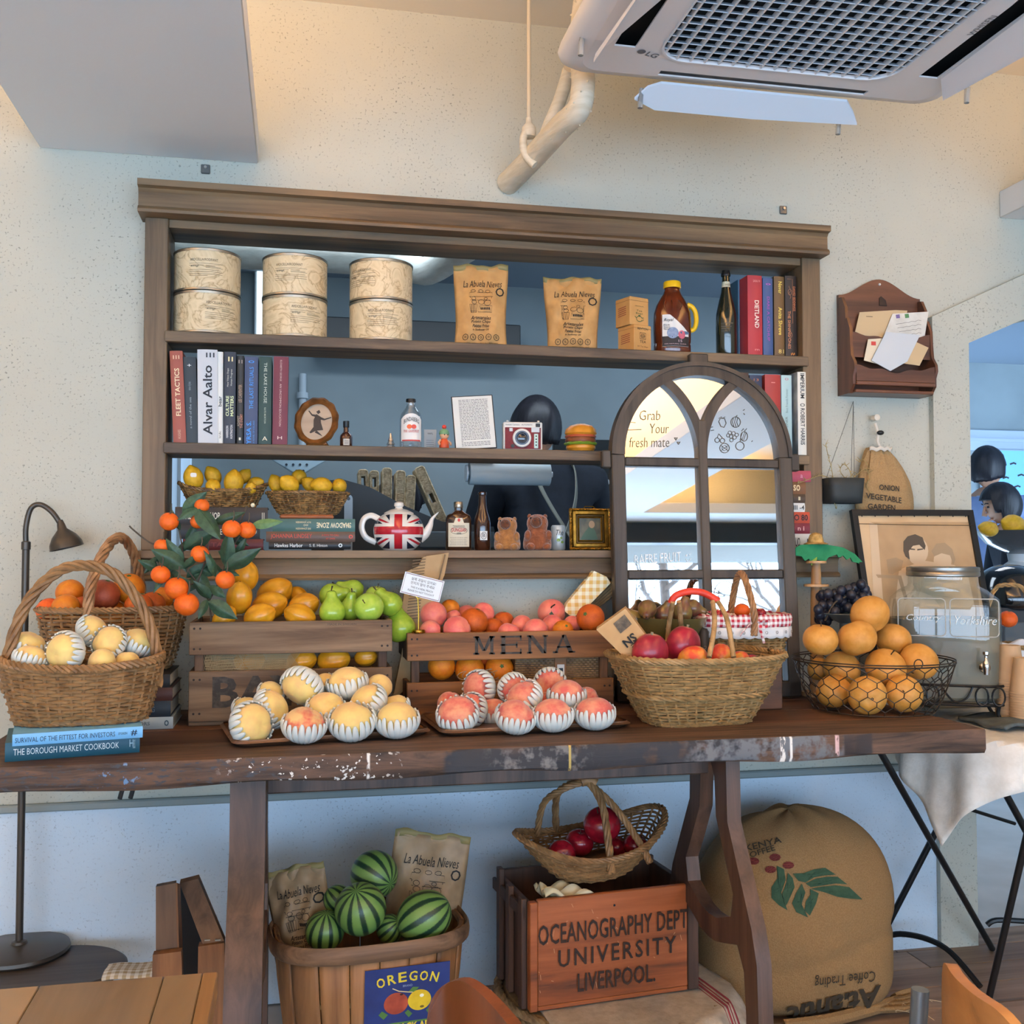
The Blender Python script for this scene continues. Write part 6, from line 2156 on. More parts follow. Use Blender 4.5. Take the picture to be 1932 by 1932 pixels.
# ================================================================ FLOOR LAMP
LAMPM=mat('lamp_bronze','#4a443d',rough=.35,metal=.45,gain=1.)
pb=PY(47,1150,-.09)
px_=pb.x
q=T('floor_lamp','slim bronze reading lamp with gooseneck and round foot, left of the fruit baskets','lamp',(px_,-.09,.215))
zt_=PY(47,1030,-.09).z-.215
MB().tube([(0,0,.02),(0,0,zt_)],.0092,14).build('pole',LAMPM,q)
MB().lathe([(.0092,0),(.0115,.001),(.0115,.02),(.0085,.022)],14).build('collar',LAMPM,q,loc=(0,0,zt_-.01))
gx=lambda u,v:(lambda p:(p.x-px_,0,p.z-.215))(PY(u,v,-.09))
MB().tube(spline([(0,0,zt_),gx(49,995),gx(58,960),gx(76,952),gx(98,966),gx(115,990)],8),.0068,12).build('gooseneck',LAMPM,q)
a=V(gx(115,990))
k=MB()
k.X=M.Translation(a)@M.Rotation(-.25,4,'Y')
k.lathe([(.007,.012),(.010,.0),(.012,-.012),(.030,-.030),(.040,-.048),(.042,-.062),(.039,-.062),(.036,-.048),(.026,-.032),(.0,-.024)],28)
k.X=M.Translation(a+V((.026,0,.026)))@M.Rotation(-.12,4,'Y')
k.build('lamp_shade',LAMPM,q)
MB().lathe([(0,0),(.115,0),(.121,.006),(.119,.014),(.10,.021),(.02,.026),(.018,.032),(.0095,.034)],40).build('foot',LAMPM,q)
# ================================================================ LEFT BASKETS AND THEIR BOOKS
BG_='books under the fruit baskets at the left'
ya=-.705
a,b=PZ(9,1438,ZT),PZ(262,1417,ZT)
ang=math.atan2(b.y-a.y,b.x-a.x)
L_=(b-a).length
zc=PY(262,1383,b.y).z
q=book('dark teal cookbook with white capitals, lowest book under the left front basket','#1f5365',zc-ZT,L_,.19,(a.x,a.y,(ZT+zc)/2),(0,PI/2,0),
   [('THE BOROUGH MARKET COOKBOOK',.45,.78,.34,'#e8ece8','u',0),('H',.935,.03,.4,'#9fb9c2','u',-.05),('STOUGHTON',.955,.02,.5,'#9fb9c2','d',0)],BG_)
q.rotation_euler=(M.Rotation(ang*.8,3,'Z')@M.Rotation(PI/2,3,'Y')).to_euler()
a,b=PZ(22,1409,zc),PZ(258,1384,zc)
z2=PY(258,1366,b.y).z+.003
L_=(b-a).length
q=book('sky blue investing book with black capitals, directly under the left front basket','#6fb0e0',z2-zc,L_,.17,(a.x,a.y+.004,(zc+z2)/2),(0,PI/2,0),
   [('SURVIVAL OF THE FITTEST FOR INVESTORS',.40,.76,.42,'#1f3550','u',0),('STOKEN',.84,.07,.2,'#24405c','u',0),('#',.93,.05,.5,'#1b2c44','u',0)],BG_)
q.rotation_euler=(M.Rotation(ang*.8,3,'Z')@M.Rotation(PI/2,3,'Y')).to_euler()
ZB1=z2+.001
zb=ZT
for i,(u0,u1,v1,hx,tx,lab)in enumerate((
  (150,327,1352,'#a5b4ba',[('INTERIORS',.6,.3,.3,'#5a6a72','u',0),('o',.93,.05,.5,'#39505e','u',0)],'pale grey book at the bottom of the pile under the orange basket'),
  (120,322,1322,'#25303a',[('COLLECTED WRITING',.6,.5,.35,'#5f6f7a','u',0)],'dark slate book second from the bottom under the orange basket'),
  (110,325,1297,'#4a2c26',[('HOUSE OF CARDS',.6,.4,.3,'#6a4a40','u',0)],'dark brown red book third from the bottom under the orange basket'),
  (112,320,1272,'#1e2226',[('NOVEL',.6,.3,.3,'#4c555c','u',0)],'black book directly under the orange basket'))):
 y=-.345
 a,b=PY(u0,1340,y),PY(u1,1340,y)
 z1=PY(u1,v1,y).z
 flat_book(lab,hx,a.x,b.x,zb,z1,y,.2,tx,True,BG_)
 zb=z1
ZB2=zb+.001
c=PY(151,1262,-.60)
q=T('wicker_basket','brown willow basket of netted pale peaches standing on the two blue books','basket',(c.x+.002,-.575,ZB1),(0,0,.07))
HB1=PY(151,1262,-.66).z-ZB1
wicker(q,lambda t:(.128+.030*t**.7,.078+.026*t**.7),HB1,2.7,17,34,.0036,WICK,(.0075,4,.0048),lambda x,y:.014*abs(x)**2,seed=2)
hx_=.150
twisted_handle(q,[(-hx_,0,HB1*.55),(-hx_*.99,0,HB1+.02),(-hx_*.78,0,HB1+.125),(-hx_*.40,0,HB1+.195),(.0,0,HB1+.212),(hx_*.42,0,HB1+.190),(hx_*.80,0,HB1+.115),(hx_*.99,0,HB1+.02),(hx_,0,HB1*.55)],.0075,4,.0055,5,WICK)
c=PY(205,1150,-.27)
q=T('wicker_basket','round brown willow basket of oranges behind the peach basket, on a pile of dark books','basket',(c.x+.002,-.215,ZB2),(0,0,0))
HB2=PY(205,1152,-.335).z-ZB2
wicker(q,lambda t:(.130+.042*t**.6,.105+.030*t**.6),HB2,2.3,16,34,.0034,WICK,(.006,4,.0042),seed=6)
twisted_handle(q,[(-.034,-.130,HB2*.8),(-.032,-.128,HB2+.05),(-.012,-.08,HB2+.135),(.012,.0,HB2+.175),(.034,.08,HB2+.135),(.046,.125,HB2+.05),(.046,.128,HB2*.8)],.0085,5,.0052,4,mat('willow_light','#b48a60','#86603f',rough=.5,scale=28,gain=1.05))
MB().lathe([(0,HB2*.62),(.14,HB2*.62)],20,1,.75).build('straw_bed',WICKD,q)
g='oranges in the willow basket at the left'
for i,(u,v,rp,y0,me,nm,lab,d)in enumerate((
  (195,1123,31,-.27,ME_GRAPE,'grapefruit','large brownish red grapefruit at the centre of the orange basket',(.3,.9,.1)),
  (210,1158,28,-.31,ME_ORANGE,'orange','orange at the front rim of the basket under the brownish red grapefruit',(.1,.9,-.2)),
  (124,1146,26,-.30,ME_ORANGE,'orange','orange just left of the basket handle, at the rim',(-.4,.8,0)),
  (158,1146,22,-.30,ME_ORANGED,'orange','deep orange fruit partly behind the basket handle, at the rim',(.4,.8,0)),
  (91,1150,23,-.26,ME_TANG,'orange','reddest orange at the left end of the orange basket',(-.6,.7,0)),
  (132,1118,26,-.26,ME_ORANGE,'orange','yellowish orange on top, just left of the orange basket handle',(-.3,.9,.1)),
  (243,1110,29,-.25,ME_ORANGE,'orange','bright orange with a green scar on top, right of the grapefruit',(.15,.85,.4)),
  (262,1145,27,-.30,ME_ORANGED,'orange','dull orange at the rim, behind the peach basket handle',(.2,.8,0)),
  (288,1140,24,-.26,ME_ORANGED,'orange','deep orange fruit at the right end of the orange basket',(.5,.8,0)),
  (306,1128,21,-.22,ME_ORANGE,'orange','orange peeping out behind the hanging fruit at the right end of the basket',(.5,.8,.1)))):
 p,r=place('obask',u,v,rp,y0)
 fruit(nm,me,p,r,lab,'grapefruit' if nm=='grapefruit' else 'orange',g,d,i*.7,(('stem_scar',ME_NAVEL),))
MB().lathe([(0,HB1*.55),(.13,HB1*.55)],20,1,.62).build('straw_bed',WICKD,[o for o in bpy.data.objects if o.name.startswith('wicker_basket')][0])
def netted(u,v,rp,y0,pile,mesh,net,lab,d,grp,spin=0.0,zrest=None,cat='peach'):
 if zrest is not None:
  p,r=rest(u,v,rp*.84,zrest)
  r/=.84
  PILES.setdefault(pile,[]).append((p,r))
 else:
  p,r=place(pile,u,v,rp,y0)
 kids=()if net is None else(('foam_net',NETS[net]),)
 if d[1]>.5:
  d=(d[0],d[1],d[2]*.55)
 o=fruit('peach',mesh,p,r*.95,lab,cat,grp,d,spin,kids)
 if net is not None:
  o.scale.z*=.84
 return o
g='pale peaches in the left front basket'
for i,(u,v,rp,y0,net,lab,d)in enumerate((
  (122,1230,38,-.63,0,'large pale peach at the front of the left basket, net showing only at its right',(-.45,.2,.9)),
  (58,1243,32,-.62,2,'pale peach almost hidden in its white net at the front left of the left basket',(.25,.85,-.3)),
  (193,1250,28,-.62,None,'bare pale peach low at the front rim of the left basket',(0,.9,.2)),
  (240,1250,24,-.60,None,'bare pale peach low at the right rim of the left basket',(0,.9,.2)),
  (205,1211,32,-.60,1,'pale peach with bare face and net below, upper middle of the left basket',(-.1,.5,.85)),
  (262,1212,32,-.59,2,'pale peach with a diagonal net at the right end of the left basket',(.45,.85,.1)),
  (53,1218,34,-.57,1,'pale peach with bare top at the back left of the left basket',(.25,.9,.1)),
  (176,1190,32,-.55,1,'topmost pale peach of the left basket, net on its left side',(.75,.6,.15)))):
 netted(u,v,rp,y0,'lbask',MEY[i%3],net,lab,d,g,i*1.1)
# ================================================================ ORANGE BRANCH
LEAF=mat('leaf_green','#3f5f45','#2f4a38',rough=.45,scale=9,gain=1.0,vary=.25)
LEAFL=mat('leaf_green_light','#6c8d58','#567a4c',rough=.45,scale=9,gain=1.0,vary=.2)
TWIG=mat('twig_brown','#5d5446','#453d33',rough=.8,scale=40,gain=1.)
def leaf_me(m,wd=.46,curl=.10):
 k=MB()
 def f(a,b):
  x=a
  w_=wd*math.sin(PI*min(1,x**.8*.97+.015))*(1-.15*x)
  s_=2*b-1
  return(s_*w_/2*.95,-abs(s_)*w_*.22+curl*math.sin(PI*x)+.012*math.sin(9*x)*s_,x)
 k.grid(f,12,6)
 k.tube([(0,curl*math.sin(PI*x)+.004,x)for x in(0,.25,.5,.75,.98)],[.012,.011,.009,.006,.002],4)
 return k.mesh('leaf',m,80)
ME_LEAF=[leaf_me(LEAF),leaf_me(LEAF,.52,.05),leaf_me(LEAF,.36,.16)]
ME_LEAFL=leaf_me(LEAFL,.36,.06)
yb_=-.335
base=PY(398,1172,-.30)
q=T('orange_branch','leafy branch with small oranges stuck between the left basket and the stencilled crate','branch',base)
loc=lambda u,v,y:PY(u,v,y)-base
k=MB()
for pth in([(398,1172,-.30),(394,1135,-.32),(372,1100,-.33),(350,1065,-.33),(340,1010,-.33),(330,970,-.32)],[(394,1135,-.32),(412,1100,-.33),(424,1066,-.34),(440,1030,-.34),(452,990,-.33),(466,955,-.32)],
   [(372,1100,-.33),(392,1040,-.34),(385,990,-.34),(378,950,-.33)],[(372,1100,-.33),(330,1105,-.36),(308,1085,-.36),(296,1060,-.35)],[(350,1065,-.33),(310,1035,-.34),(280,1022,-.33),(252,1000,-.32),(244,992,-.32)],
   [(440,1030,-.34),(452,1012,-.35),(476,990,-.35)],[(330,1105,-.36),(345,1125,-.38),(352,1140,-.39)]):
 k.tube(spline([loc(*p)for p in pth],4),.0022,6)
k.build('stem',TWIG,q)
for i,(u0,v0,u1,v1,y0,y1,kind)in enumerate((
  (344,968,390,928,-.33,-.35,1),(374,957,334,982,-.35,-.37,0),(372,955,416,1018,-.35,-.38,1),(347,1037,406,1000,-.34,-.37,1),(345,1063,313,1016,-.35,-.36,0),
  (349,1071,285,1036,-.36,-.38,1),(347,1073,374,1044,-.36,-.38,0),(424,1068,433,1000,-.36,-.38,1),(424,1073,493,1034,-.36,-.38,0),(474,991,534,984,-.35,-.37,3),
  (404,987,463,966,-.33,-.34,2),(407,1088,384,1038,-.37,-.39,2),(397,1130,364,1096,-.36,-.38,1),(392,1135,448,1168,-.38,-.40,1),(391,1131,374,1168,-.38,-.40,0),
  (302,1076,260,1056,-.35,-.36,0),(312,1088,289,1120,-.36,-.37,2),(340,1000,322,958,-.33,-.34,2),(442,1050,466,1012,-.34,-.35,2),(392,1060,425,1095,-.33,-.34,0),
  (360,1075,400,1118,-.32,-.33,1),(330,1060,300,1090,-.32,-.33,0),(365,1110,335,1085,-.33,-.34,0),(412,1040,450,1062,-.33,-.34,0),(352,1025,372,985,-.33,-.33,0),(404,1085,372,1070,-.32,-.33,1),(352,1090,398,1062,-.32,-.33,1),(330,1040,352,1080,-.32,-.33,0),(378,1085,350,1120,-.33,-.33,1),(415,1075,452,1086,-.33,-.33,0),
  (360,1020,330,1046,-.32,-.33,0),(320,1075,346,1108,-.32,-.33,1),(372,1030,402,1058,-.32,-.33,1),(430,1010,470,1030,-.32,-.33,0),(300,1050,272,1082,-.33,-.34,0),(395,1105,426,1128,-.33,-.34,1))):
 a,b=loc(u0,v0,y0),loc(u1,v1,y1)
 d=b-a
 o=put('leaf',ME_LEAFL if kind==3 else ME_LEAF[kind],q,a,None,d.length)
 toc=(CAM-(base+a)).normalized()
 z=d.normalized()
 sp_=[.0,.5,-.5,.25,-.3][i%5]
 y_=(toc-z*toc.dot(z)).normalized()
 y_=M.Rotation(sp_,3,z)@y_
 x_=y_.cross(z)
 o.rotation_euler=M((x_,y_,z)).transposed().to_euler()
TANGB=mat('branch_orange_peel','#ee6c1c','#e25f16',rough=.4,scale=2,bump=.3,bscale=26,gain=1.12,vary=.08)
ME_BR=citrus_mesh('fruit',TANGB,.93)
for u,v,rp,y in((319,984,18,-.36),(381,954,14,-.34),(373,984,14,-.345),(437,998,18,-.37),(466,1000,17,-.35),(305,1030,14,-.345),(377,1045,17,-.365),(303,1084,18,-.39),(333,1110,22,-.40),(352,1140,23,-.405),(425,1094,18,-.41)):
 pc=PY(u,v,y)
 o=put('fruit',ME_BR,q,pc-base,None,rp*mpp(pc))
 aim(o,sdir(.2,.8,.3))
 MB().tube([(0,0,.9),(.1,.1,1.4),(.1,.4,1.9)],.07,5).build('fruit_stalk',TWIG,o)
pc=loc(477,953,-.34)
MB().ball(pc,.0055,10,8).build('bud',mat('bud_cream','#e0d6b4',gain=1),q)
# ================================================================ CRATES
CRG=wood('crate_grey','#8a7258','#604b38',0,rough=.75,freq=30,gain=1.0,vary=.1,dark='#3a302a')
CRGZ=wood('crate_grey_z','#7d664e','#553f30',2,rough=.75,freq=30,gain=1.0,vary=.1)
CRB=wood('crate_brown','#9c6c40','#6e4829',0,rough=.7,freq=30,gain=1.0,vary=.1,dark='#3d2a1e')
CRBZ=wood('crate_brown_z','#7d5a3e','#523a28',2,rough=.7,freq=30,gain=1.0,vary=.1)
STENCIL=mat('stencil_black','#3a3836','#55504a',rough=.8,scale=60,lo=.45,hi=.75,gain=1.)
STRAW=mat('straw','#b59a66','#8a7248',rough=.8,scale=40,gain=1.)
def crate(lab,u0,u1,vs,y,dep,wx,wz):
 """slatted fruit crate; vs = v of top slat top/bottom, lower slat top/bottom at the front"""
 um=(u0+u1)/2
 x0,x1=PY(u0,1250,y).x,PY(u1,1250,y).x
 z=[PY(um,v,y).z for v in vs]
 q=T('fruit_crate',lab,'crate',((x0+x1)/2,y,ZT))
 w=(x1-x0)/2
 z=[a-ZT for a in z]
 th=.012
 MB().box((-w,0,z[1]),(w,th,z[0]),.002).build('slat',wx,q)
 MB().box((-w,0,z[3]),(w,th,z[2]),.002).build('slat',wx,q)
 MB().box((-w,dep-th,z[1]),(w,dep,z[0]),.002).build('slat',wx,q)
 MB().box((-w,dep-th,z[3]),(w,dep,z[2]),.002).build('slat',wx,q)
 for s in(-1,1):
  a,b=sorted((s*w,s*(w-th)))
  MB().box((a+(0 if s>0 else .0),th,z[3]),(b,dep-th,z[2]+(z[1]-z[2])*.0),.002).build('end_board',wz,q)
  MB().box((a,th,z[1]),(b,dep-th,z[0]),.002).build('end_board',wz,q)
  a,b=sorted((s*(w-th),s*(w-.034)))
  for yy in(th,dep-th-.022):
   MB().box((a,yy,.014),(b,yy+.022,z[0]-.004),.002).build('corner_post',wz,q)
  for yy in(.004,dep-.07):
   MB().box((s*w-s*.11,yy,0),(s*w,yy+.05,.014),.002).build('foot',wx,q)
 MB().box((-w,th,.014),(w,dep-th,.022)).build('bottom_board',wx,q)
 k=MB()
 for s in(-1,1):
  for zz in(z[0]-.015,z[1]+.015,z[2]-.02,z[3]+.02):
   for dx in(.012,.026):
    k.lathe([(0,0),(.0028,0),(.0028,.0012),(0,.0012)],8)
    base_=len(k.v)-18
    for i in range(base_,len(k.v)):
     v=k.v[i]
     k.v[i]=(v[0]+s*(w-dx),-v[2]-.0002,v[1]+zz)
 k.build('nails',mat('rusty_nail','#2d2622',rough=.7,gain=1.),q)['kind']='stuff'
 return q,w,z
qb,wb,zb_=crate('grey weathered slatted crate stencilled BAY, full of yellow and green fruit',356,740,(1172,1233,1263,1357),-.325,.255,CRG,CRGZ)
text('BAY',STENCIL,qb,(PY(480,1305,-.325).x-qb.location.x+.012,0,PY(450,1305,-.325).z-ZT),*XZ,.222,.075,bold=.03,lift=.0006)
text('MADE IN SWEDEN',STENCIL,qb,(.12,0,zb_[0]-.009),*XZ,.07,.005,lift=.0006)
qm,wm,zm_=crate('brown wooden crate stencilled MENA, full of peaches and oranges',768,1158,(1192,1244,1284,1346),-.268,.225,CRB,CRBZ)
def serif(s,w,h,cx,cz):
 """slab stencil letters"""
 k=MB()
 n=len(s)
 adv=w/n
 B=.0105
 for i,ch in enumerate(s):
  x0=cx-w/2+adv*i+adv*.1
  x1=x0+adv*.8
  z0,z1=cz-h/2,cz+h/2
  R_=lambda a,b,c,d:k.prism([(a,b),(c,b),(c,d),(a,d)],0,(0,-.0006,0),*XZ)
  P_=lambda*p:k.prism(list(p),0,(0,-.0006,0),*XZ)
  sf=.0045
  if ch=='M':
   R_(x0+.004,z0,x0+.004+B*.8,z1),R_(x1-.004-B*.8,z0,x1-.004,z1)
   xm=(x0+x1)/2
   P_((x0+.004,z1),(x0+.004+B,z1),(xm+B*.3,z0+h*.2),(xm-B*.5,z0+h*.2))
   P_((x1-.004-B,z1),(x1-.004,z1),(xm+B*.5,z0+h*.2),(xm-B*.3,z0+h*.2))
   R_(x0,z0,x0+B*1.5,z0+sf),R_(x1-B*1.5,z0,x1,z0+sf),R_(x0,z1-sf,x0+B*1.4,z1),R_(x1-B*1.4,z1-sf,x1,z1)
  elif ch=='E':
   R_(x0+.003,z0,x0+.003+B,z1)
   R_(x0,z0,x1,z0+sf*1.1),R_(x0,z1-sf*1.1,x1,z1),R_(x0,cz-sf*.5,x1-.012,cz+sf*.5)
   R_(x1-sf,z0,x1,z0+.013),R_(x1-sf,z1-.013,x1,z1),R_(x1-.015,cz-.008,x1-.011,cz+.008)
  elif ch=='N':
   R_(x0+.004,z0,x0+.004+B*.7,z1),R_(x1-.004-B*.7,z0,x1-.004,z1)
   P_((x0+.004,z1),(x0+.004+B*1.2,z1),(x1-.004,z0),(x1-.004-B*1.2,z0))
   R_(x0,z0,x0+B*1.4,z0+sf),R_(x1-B*1.4,z1-sf,x1,z1),R_(x0,z1-sf,x0+B*1.1,z1)
  else:
   xm=(x0+x1)/2
   P_((xm-.003,z1),(xm+.003,z1),(x0+.004+B*.6,z0),(x0+.004,z0))
   P_((xm-.006,z1),(xm+.006,z1),(x1-.002,z0),(x1-.004-B,z0))
   R_(x0+.01,z0+h*.28,x1-.01,z0+h*.28+sf),R_(x0-.001,z0,x0+B*1.3,z0+sf),R_(x1-B*1.4,z0,x1+.003,z0+sf)
 return k
a,b=PY(888,1216,-.268).x-qm.location.x,PY(1088,1216,-.268).x-qm.location.x
serif('MENA',b-a,(zm_[0]-zm_[1])*.66,(a+b)/2,(zm_[0]+zm_[1])/2+.002).build('lettering',STENCIL,qm,recalc=False)
for q_,w_,z_,dep,fill in((qb,wb,zb_,.255,.70),(qm,wm,zm_,.225,.66)):
 hb=z_[2]+(z_[1]-z_[2])*.05
 MB().box((-w_+.016,.05,.022),(w_-.016,dep-.014,hb-.03),.01).build('straw_bed',STRAW,q_)
 k=MB()
 rr=random.Random(int(w_*1e4))
 for i in range(110):
  x,y,zz=(rr.random()-.5)*2*(w_-.04),.022+rr.random()*.03,hb-.045+rr.random()*.035
  l_,an=.02+rr.random()*.04,rr.random()*6.28
  p0=V((x,y,zz))
  k.tube(spline([p0,p0+V((math.cos(an)*l_*.5,(rr.random()-.5)*.01,.008*rr.random())),p0+V((math.cos(an)*l_,(rr.random()-.5)*.012,math.sin(an)*.012))],3),.0009,3)
 o=k.build('straw',STRAW,q_,recalc=False)
 o['kind']='stuff'
k=MB()
za,zb2=zb_[2]-.004,zb_[1]+.006
xa=-wb+.036
for i in range(64):
 x=xa+i*.0034
 if x>.02:
  break
 for s in(-1,1):
  sk=.035 if x>-.12 else .012
  pth=[(x+s*sk*(f-.5),.018+.004*math.sin(6*f+i),za+(zb2-za)*f)for f in(0,.33,.66,1)]
  k.tube(pth,.0007,3)
for j in range(9):
 z=za+(zb2-za)*j/8
 k.tube([(xa+.02*i,.0185,z+.002*math.sin(i*2+j))for i in range(11)],.0007,3)
o=k.build('jute_netting',mat('jute_thread','#c4b08a',gain=1.),qb,recalc=False)
o['kind']='stuff'
g='yellow fruit in the grey crate'
for i,(u,v,rp,y0,lab,d)in enumerate((
  (490,1163,29,-.272,'yellow ribbed fruit low at the front of the grey crate, left of centre',(.9,.4,.1)),(566,1163,28,-.272,'yellow ribbed fruit at the front rim of the grey crate, next to the upright pear',(-.9,.4,.2)),
  (423,1166,24,-.272,'yellow ribbed fruit at the front left of the grey crate, under the hanging leaves',(.6,.7,0)),(508,1143,32,-.255,'yellow ribbed fruit lying across the middle layer of the grey crate',(.95,.3,.1)),
  (452,1128,29,-.25,'olive-yellow ribbed fruit upright beside the branch in the grey crate',(.1,.95,.3)),(572,1143,28,-.24,'yellow ribbed fruit in the middle layer left of the pears',(.9,.35,.1)),
  (518,1119,33,-.215,'topmost rounded yellow fruit of the middle of the grey crate',(.85,.5,.1)),(564,1128,21,-.18,'small yellow fruit at the back between the heap and the green pears',(-.5,.8,0)),
  (465,1087,27,-.205,'highest yellow fruit, standing behind the orange branch',(.1,.97,.1)))):
 p,r=place('bay',u,v,rp,y0)
 fruit('yellow_fruit',ME_YMEL,p,r*.92,lab,'yellow fruit',g,d,i*.9,(('stem_tip',ME_YTIP),))
for i,(u,v,rp,lab)in enumerate(((470,1246,27,'yellow fruit behind the jute netting in the slot of the grey crate'),(569,1246,26,'pale yellow fruit at the right edge of the jute netting in the crate slot'),(629,1245,29,'yellow fruit showing fully in the slot of the grey crate'),(690,1240,20,'yellow fruit at the right end of the slot of the grey crate'))):
 p,r=place('bayslot',u,v,rp,-.272)
 fruit('yellow_fruit',ME_YMEL,p,r*.92,lab,'yellow fruit',g,(1,.15,.1),i*1.3+.4,(('stem_tip',ME_YTIP),))
g='green fruit in the grey crate'
for i,(u,v,rp,y0,me,lab,d,nm)in enumerate((
  (627,1152,29,-.272,ME_PEARG,'glossy green pear standing upright at the front of the grey crate',(-.05,1,.05),'pear'),
  (696,1146,29,-.272,ME_APPLEG,'round green apple facing forward at the right of the grey crate',(-.25,.45,.9),'apple'),
  (661,1148,25,-.265,ME_PEARG,'green pear between the upright pear and the round green apple, stem to upper left',(.1,.8,.2),'pear'),
  (628,1124,28,-.225,ME_PEARG,'green pear lying behind the upright pear, stem to the right',(.95,.2,.3),'pear'),
  (664,1114,25,-.20,ME_PEARG,'green pear at the back, lying with its stem to the left',(-.95,.35,.1),'pear'),
  (735,1138,27,-.25,ME_PEARG,'green pear leaning out over the right edge of the grey crate',(-.6,.6,.1),'pear'),
  (711,1124,22,-.19,ME_APPLEG,'green apple half hidden at the back right of the grey crate',(.1,.9,.1),'apple'))):
 p,r=place('bay',u,v,rp,y0)
 fruit(nm,me,p,r*(.86 if nm=='pear' else .95),lab,nm,g,d,i*1.7,(('stem',ME_STEM if nm=='pear' else ME_ASTEM),))
pc=PY(755,1182,-.21)
fruit('pear',ME_PEARG,pc,34*mpp(pc)*.85,'large green pear hanging outside the right end of the grey crate','pear',g,(-.25,.95,-.1),1.0,(('stem',ME_STEM),))
g='round fruit in the brown crate'
for i,(u,v,rp,y0,kind,lab,d)in enumerate((
  (812,1190,21,-.216,'p','pink peach at the front left corner of the brown crate, by the card clip',(.2,.4,.9)),(862,1188,28,-.216,'p','broad pink peach at the front of the brown crate, second from the left',(0,.9,.3)),
  (960,1195,22,-.216,'p','pale pink peach low at the front of the brown crate, above the letter M',(0,.9,.3)),(1010,1190,25,-.216,'p','rosy peach at the front middle of the brown crate',(.1,.9,.2)),
  (1062,1190,21,-.216,'o','orange with a green scar at the front of the brown crate, right of the middle',(.3,.5,.7)),(894,1173,28,-.215,'d','big deep orange fruit in the left half of the brown crate',(.3,.9,.1)),
  (931,1184,20,-.20,'d','deep orange fruit wedged right of the big deep orange one',(.1,.9,.1)),(985,1181,22,-.19,'p','peach showing its rounded top in the middle layer of the brown crate',(-.1,.9,.2)),
  (1114,1166,28,-.214,'d','large orange with a green scar at the right end of the brown crate',(-.45,.35,.8)),(1042,1180,22,-.185,'p','peach under the pink fruit with the leaf',(.1,.9,0)),
  (1080,1178,18,-.18,'p','small rosy peach between the leaf-topped pink fruit and the right end orange',(.1,.9,0)),(818,1160,27,-.205,'p','large pink peach with a cleft at the left end of the brown crate',(.8,.5,.3)),
  (856,1164,15,-.18,'p','small pink peach between the cleft peach and the big deep orange fruit',(0,.9,0)),(950,1174,22,-.175,'d','brownish orange fruit in the middle layer, right of the dark stem',(.1,.9,.1)),
  (912,1157,22,-.155,'p','pink peach at the back, above the big deep orange fruit',(.5,.1,.8)),(880,1162,22,-.13,'p','pale pink peach mostly hidden at the back left of the brown crate',(0,.9,.1)),
  (849,1148,19,-.14,'o','orange peeping out at the back left of the brown crate',(0,.9,0)),(1041,1156,28,-.15,'q','pink fruit with a dark green leaf and stem at the back of the brown crate',(-.1,.35,.9)))):
 p,r=place('mena',u,v,rp,y0)
 me=MEPP[i%2]if kind in 'pq' else(ME_ORANGE if kind=='o' else ME_ORANGED)
 kids=()if kind=='p' else((('stem_scar',ME_NAVEL),)if kind!='q' else())
 o=fruit('peach' if kind in 'pq' else 'orange',me,p,r*.96,lab,'peach' if kind in 'pq' else 'orange',g,d,0 if kind=='q' else i*1.1,kids)
 if kind=='q':
  MB().tube([(0,0,.84),(.05,.1,1.05),(.3,.2,1.25)],.05,6).build('stem',BROWNSTEM,o)
  ob=put('leaf',ME_LEAF[1],o,(0,0,.95),None,.8)
  ob.rotation_euler=(math.radians(100),.2,.3)
for i,(u,v,rp,me,lab)in enumerate(((833,1257,26,ME_ORANGE,'orange at the left of the slot of the brown crate'),(886,1263,28,ME_ORANGE,'orange in the middle of the three in the slot of the brown crate'),(942,1262,27,ME_ORANGE,'rightmost orange of the three in the slot of the brown crate, with small dark marks'),(918,1250,20,ME_ORANGED,'orange behind the three in the slot of the brown crate'))):
 p,r=place('menaslot',u,v,rp,-.215)
 fruit('orange',me,p,r,lab,'orange',g,(.2,.3,-.9 if i!=2 else .9),i,(('stem_scar',ME_NAVEL),))
a,b=PY(972,1284,-.235),PY(1140,1240,-.235)
q=T('small_hamper','small wicker hamper with leather strap inside the slot of the brown crate','hamper',((a.x+b.x)/2,-.235,ZT+.023))
w_,z0,z1=(b.x-a.x)/2,.03,PY(1050,1236,-.235).z-ZT-.023
HAM=mat('hamper_cane','#a8834f','#6b4c2b',rough=.5,scale=30,gain=1.05)
MB().box((-w_,0,.0),(w_,.06,z1),.003).build('body',WICKD,q)
k=MB()
for j in range(18):
 z=.012+(z1-.014)*j/18
 k.tube([(-w_+2*w_*i/40,-.002+(.0016 if(i+j)%2 else-.0012),z)for i in range(41)],.0019,4)
k.build('woven_cane',HAM,q,recalc=False)['kind']='stuff'
MB().box((-.016,-.006,.0),(.016,-.003,z1),.001).build('strap',mat('tan_leather','#8a6240',rough=.6,gain=1.05),q)
MB().box((-.010,-.009,z1*.45),(.010,-.006,z1*.8),.001).build('clasp',mat('clasp_white','#d9d9d4',rough=.3,gain=1.),q)
MB().box((-.0055,-.0098,z1*.52),(.0055,-.0088,z1*.72)).build('clasp_slot',BLACK,q)
k=MB()
rr=random.Random(4)
for i in range(8):
 c0=V((-.115+.02*i*.7,.020+.004*(i%3),zm_[2]+.003))
 k.tube(spline([c0+V((.028*math.cos(t),.004*math.sin(t*2),.010+.012*math.sin(t)*(1+.2*(i%3))))for t in[2*PI*j/8 for j in range(8)]],3,True),.0009,4,True)
k.build('twine',mat('twine_grey','#a39a85',gain=1.),qm,recalc=False)
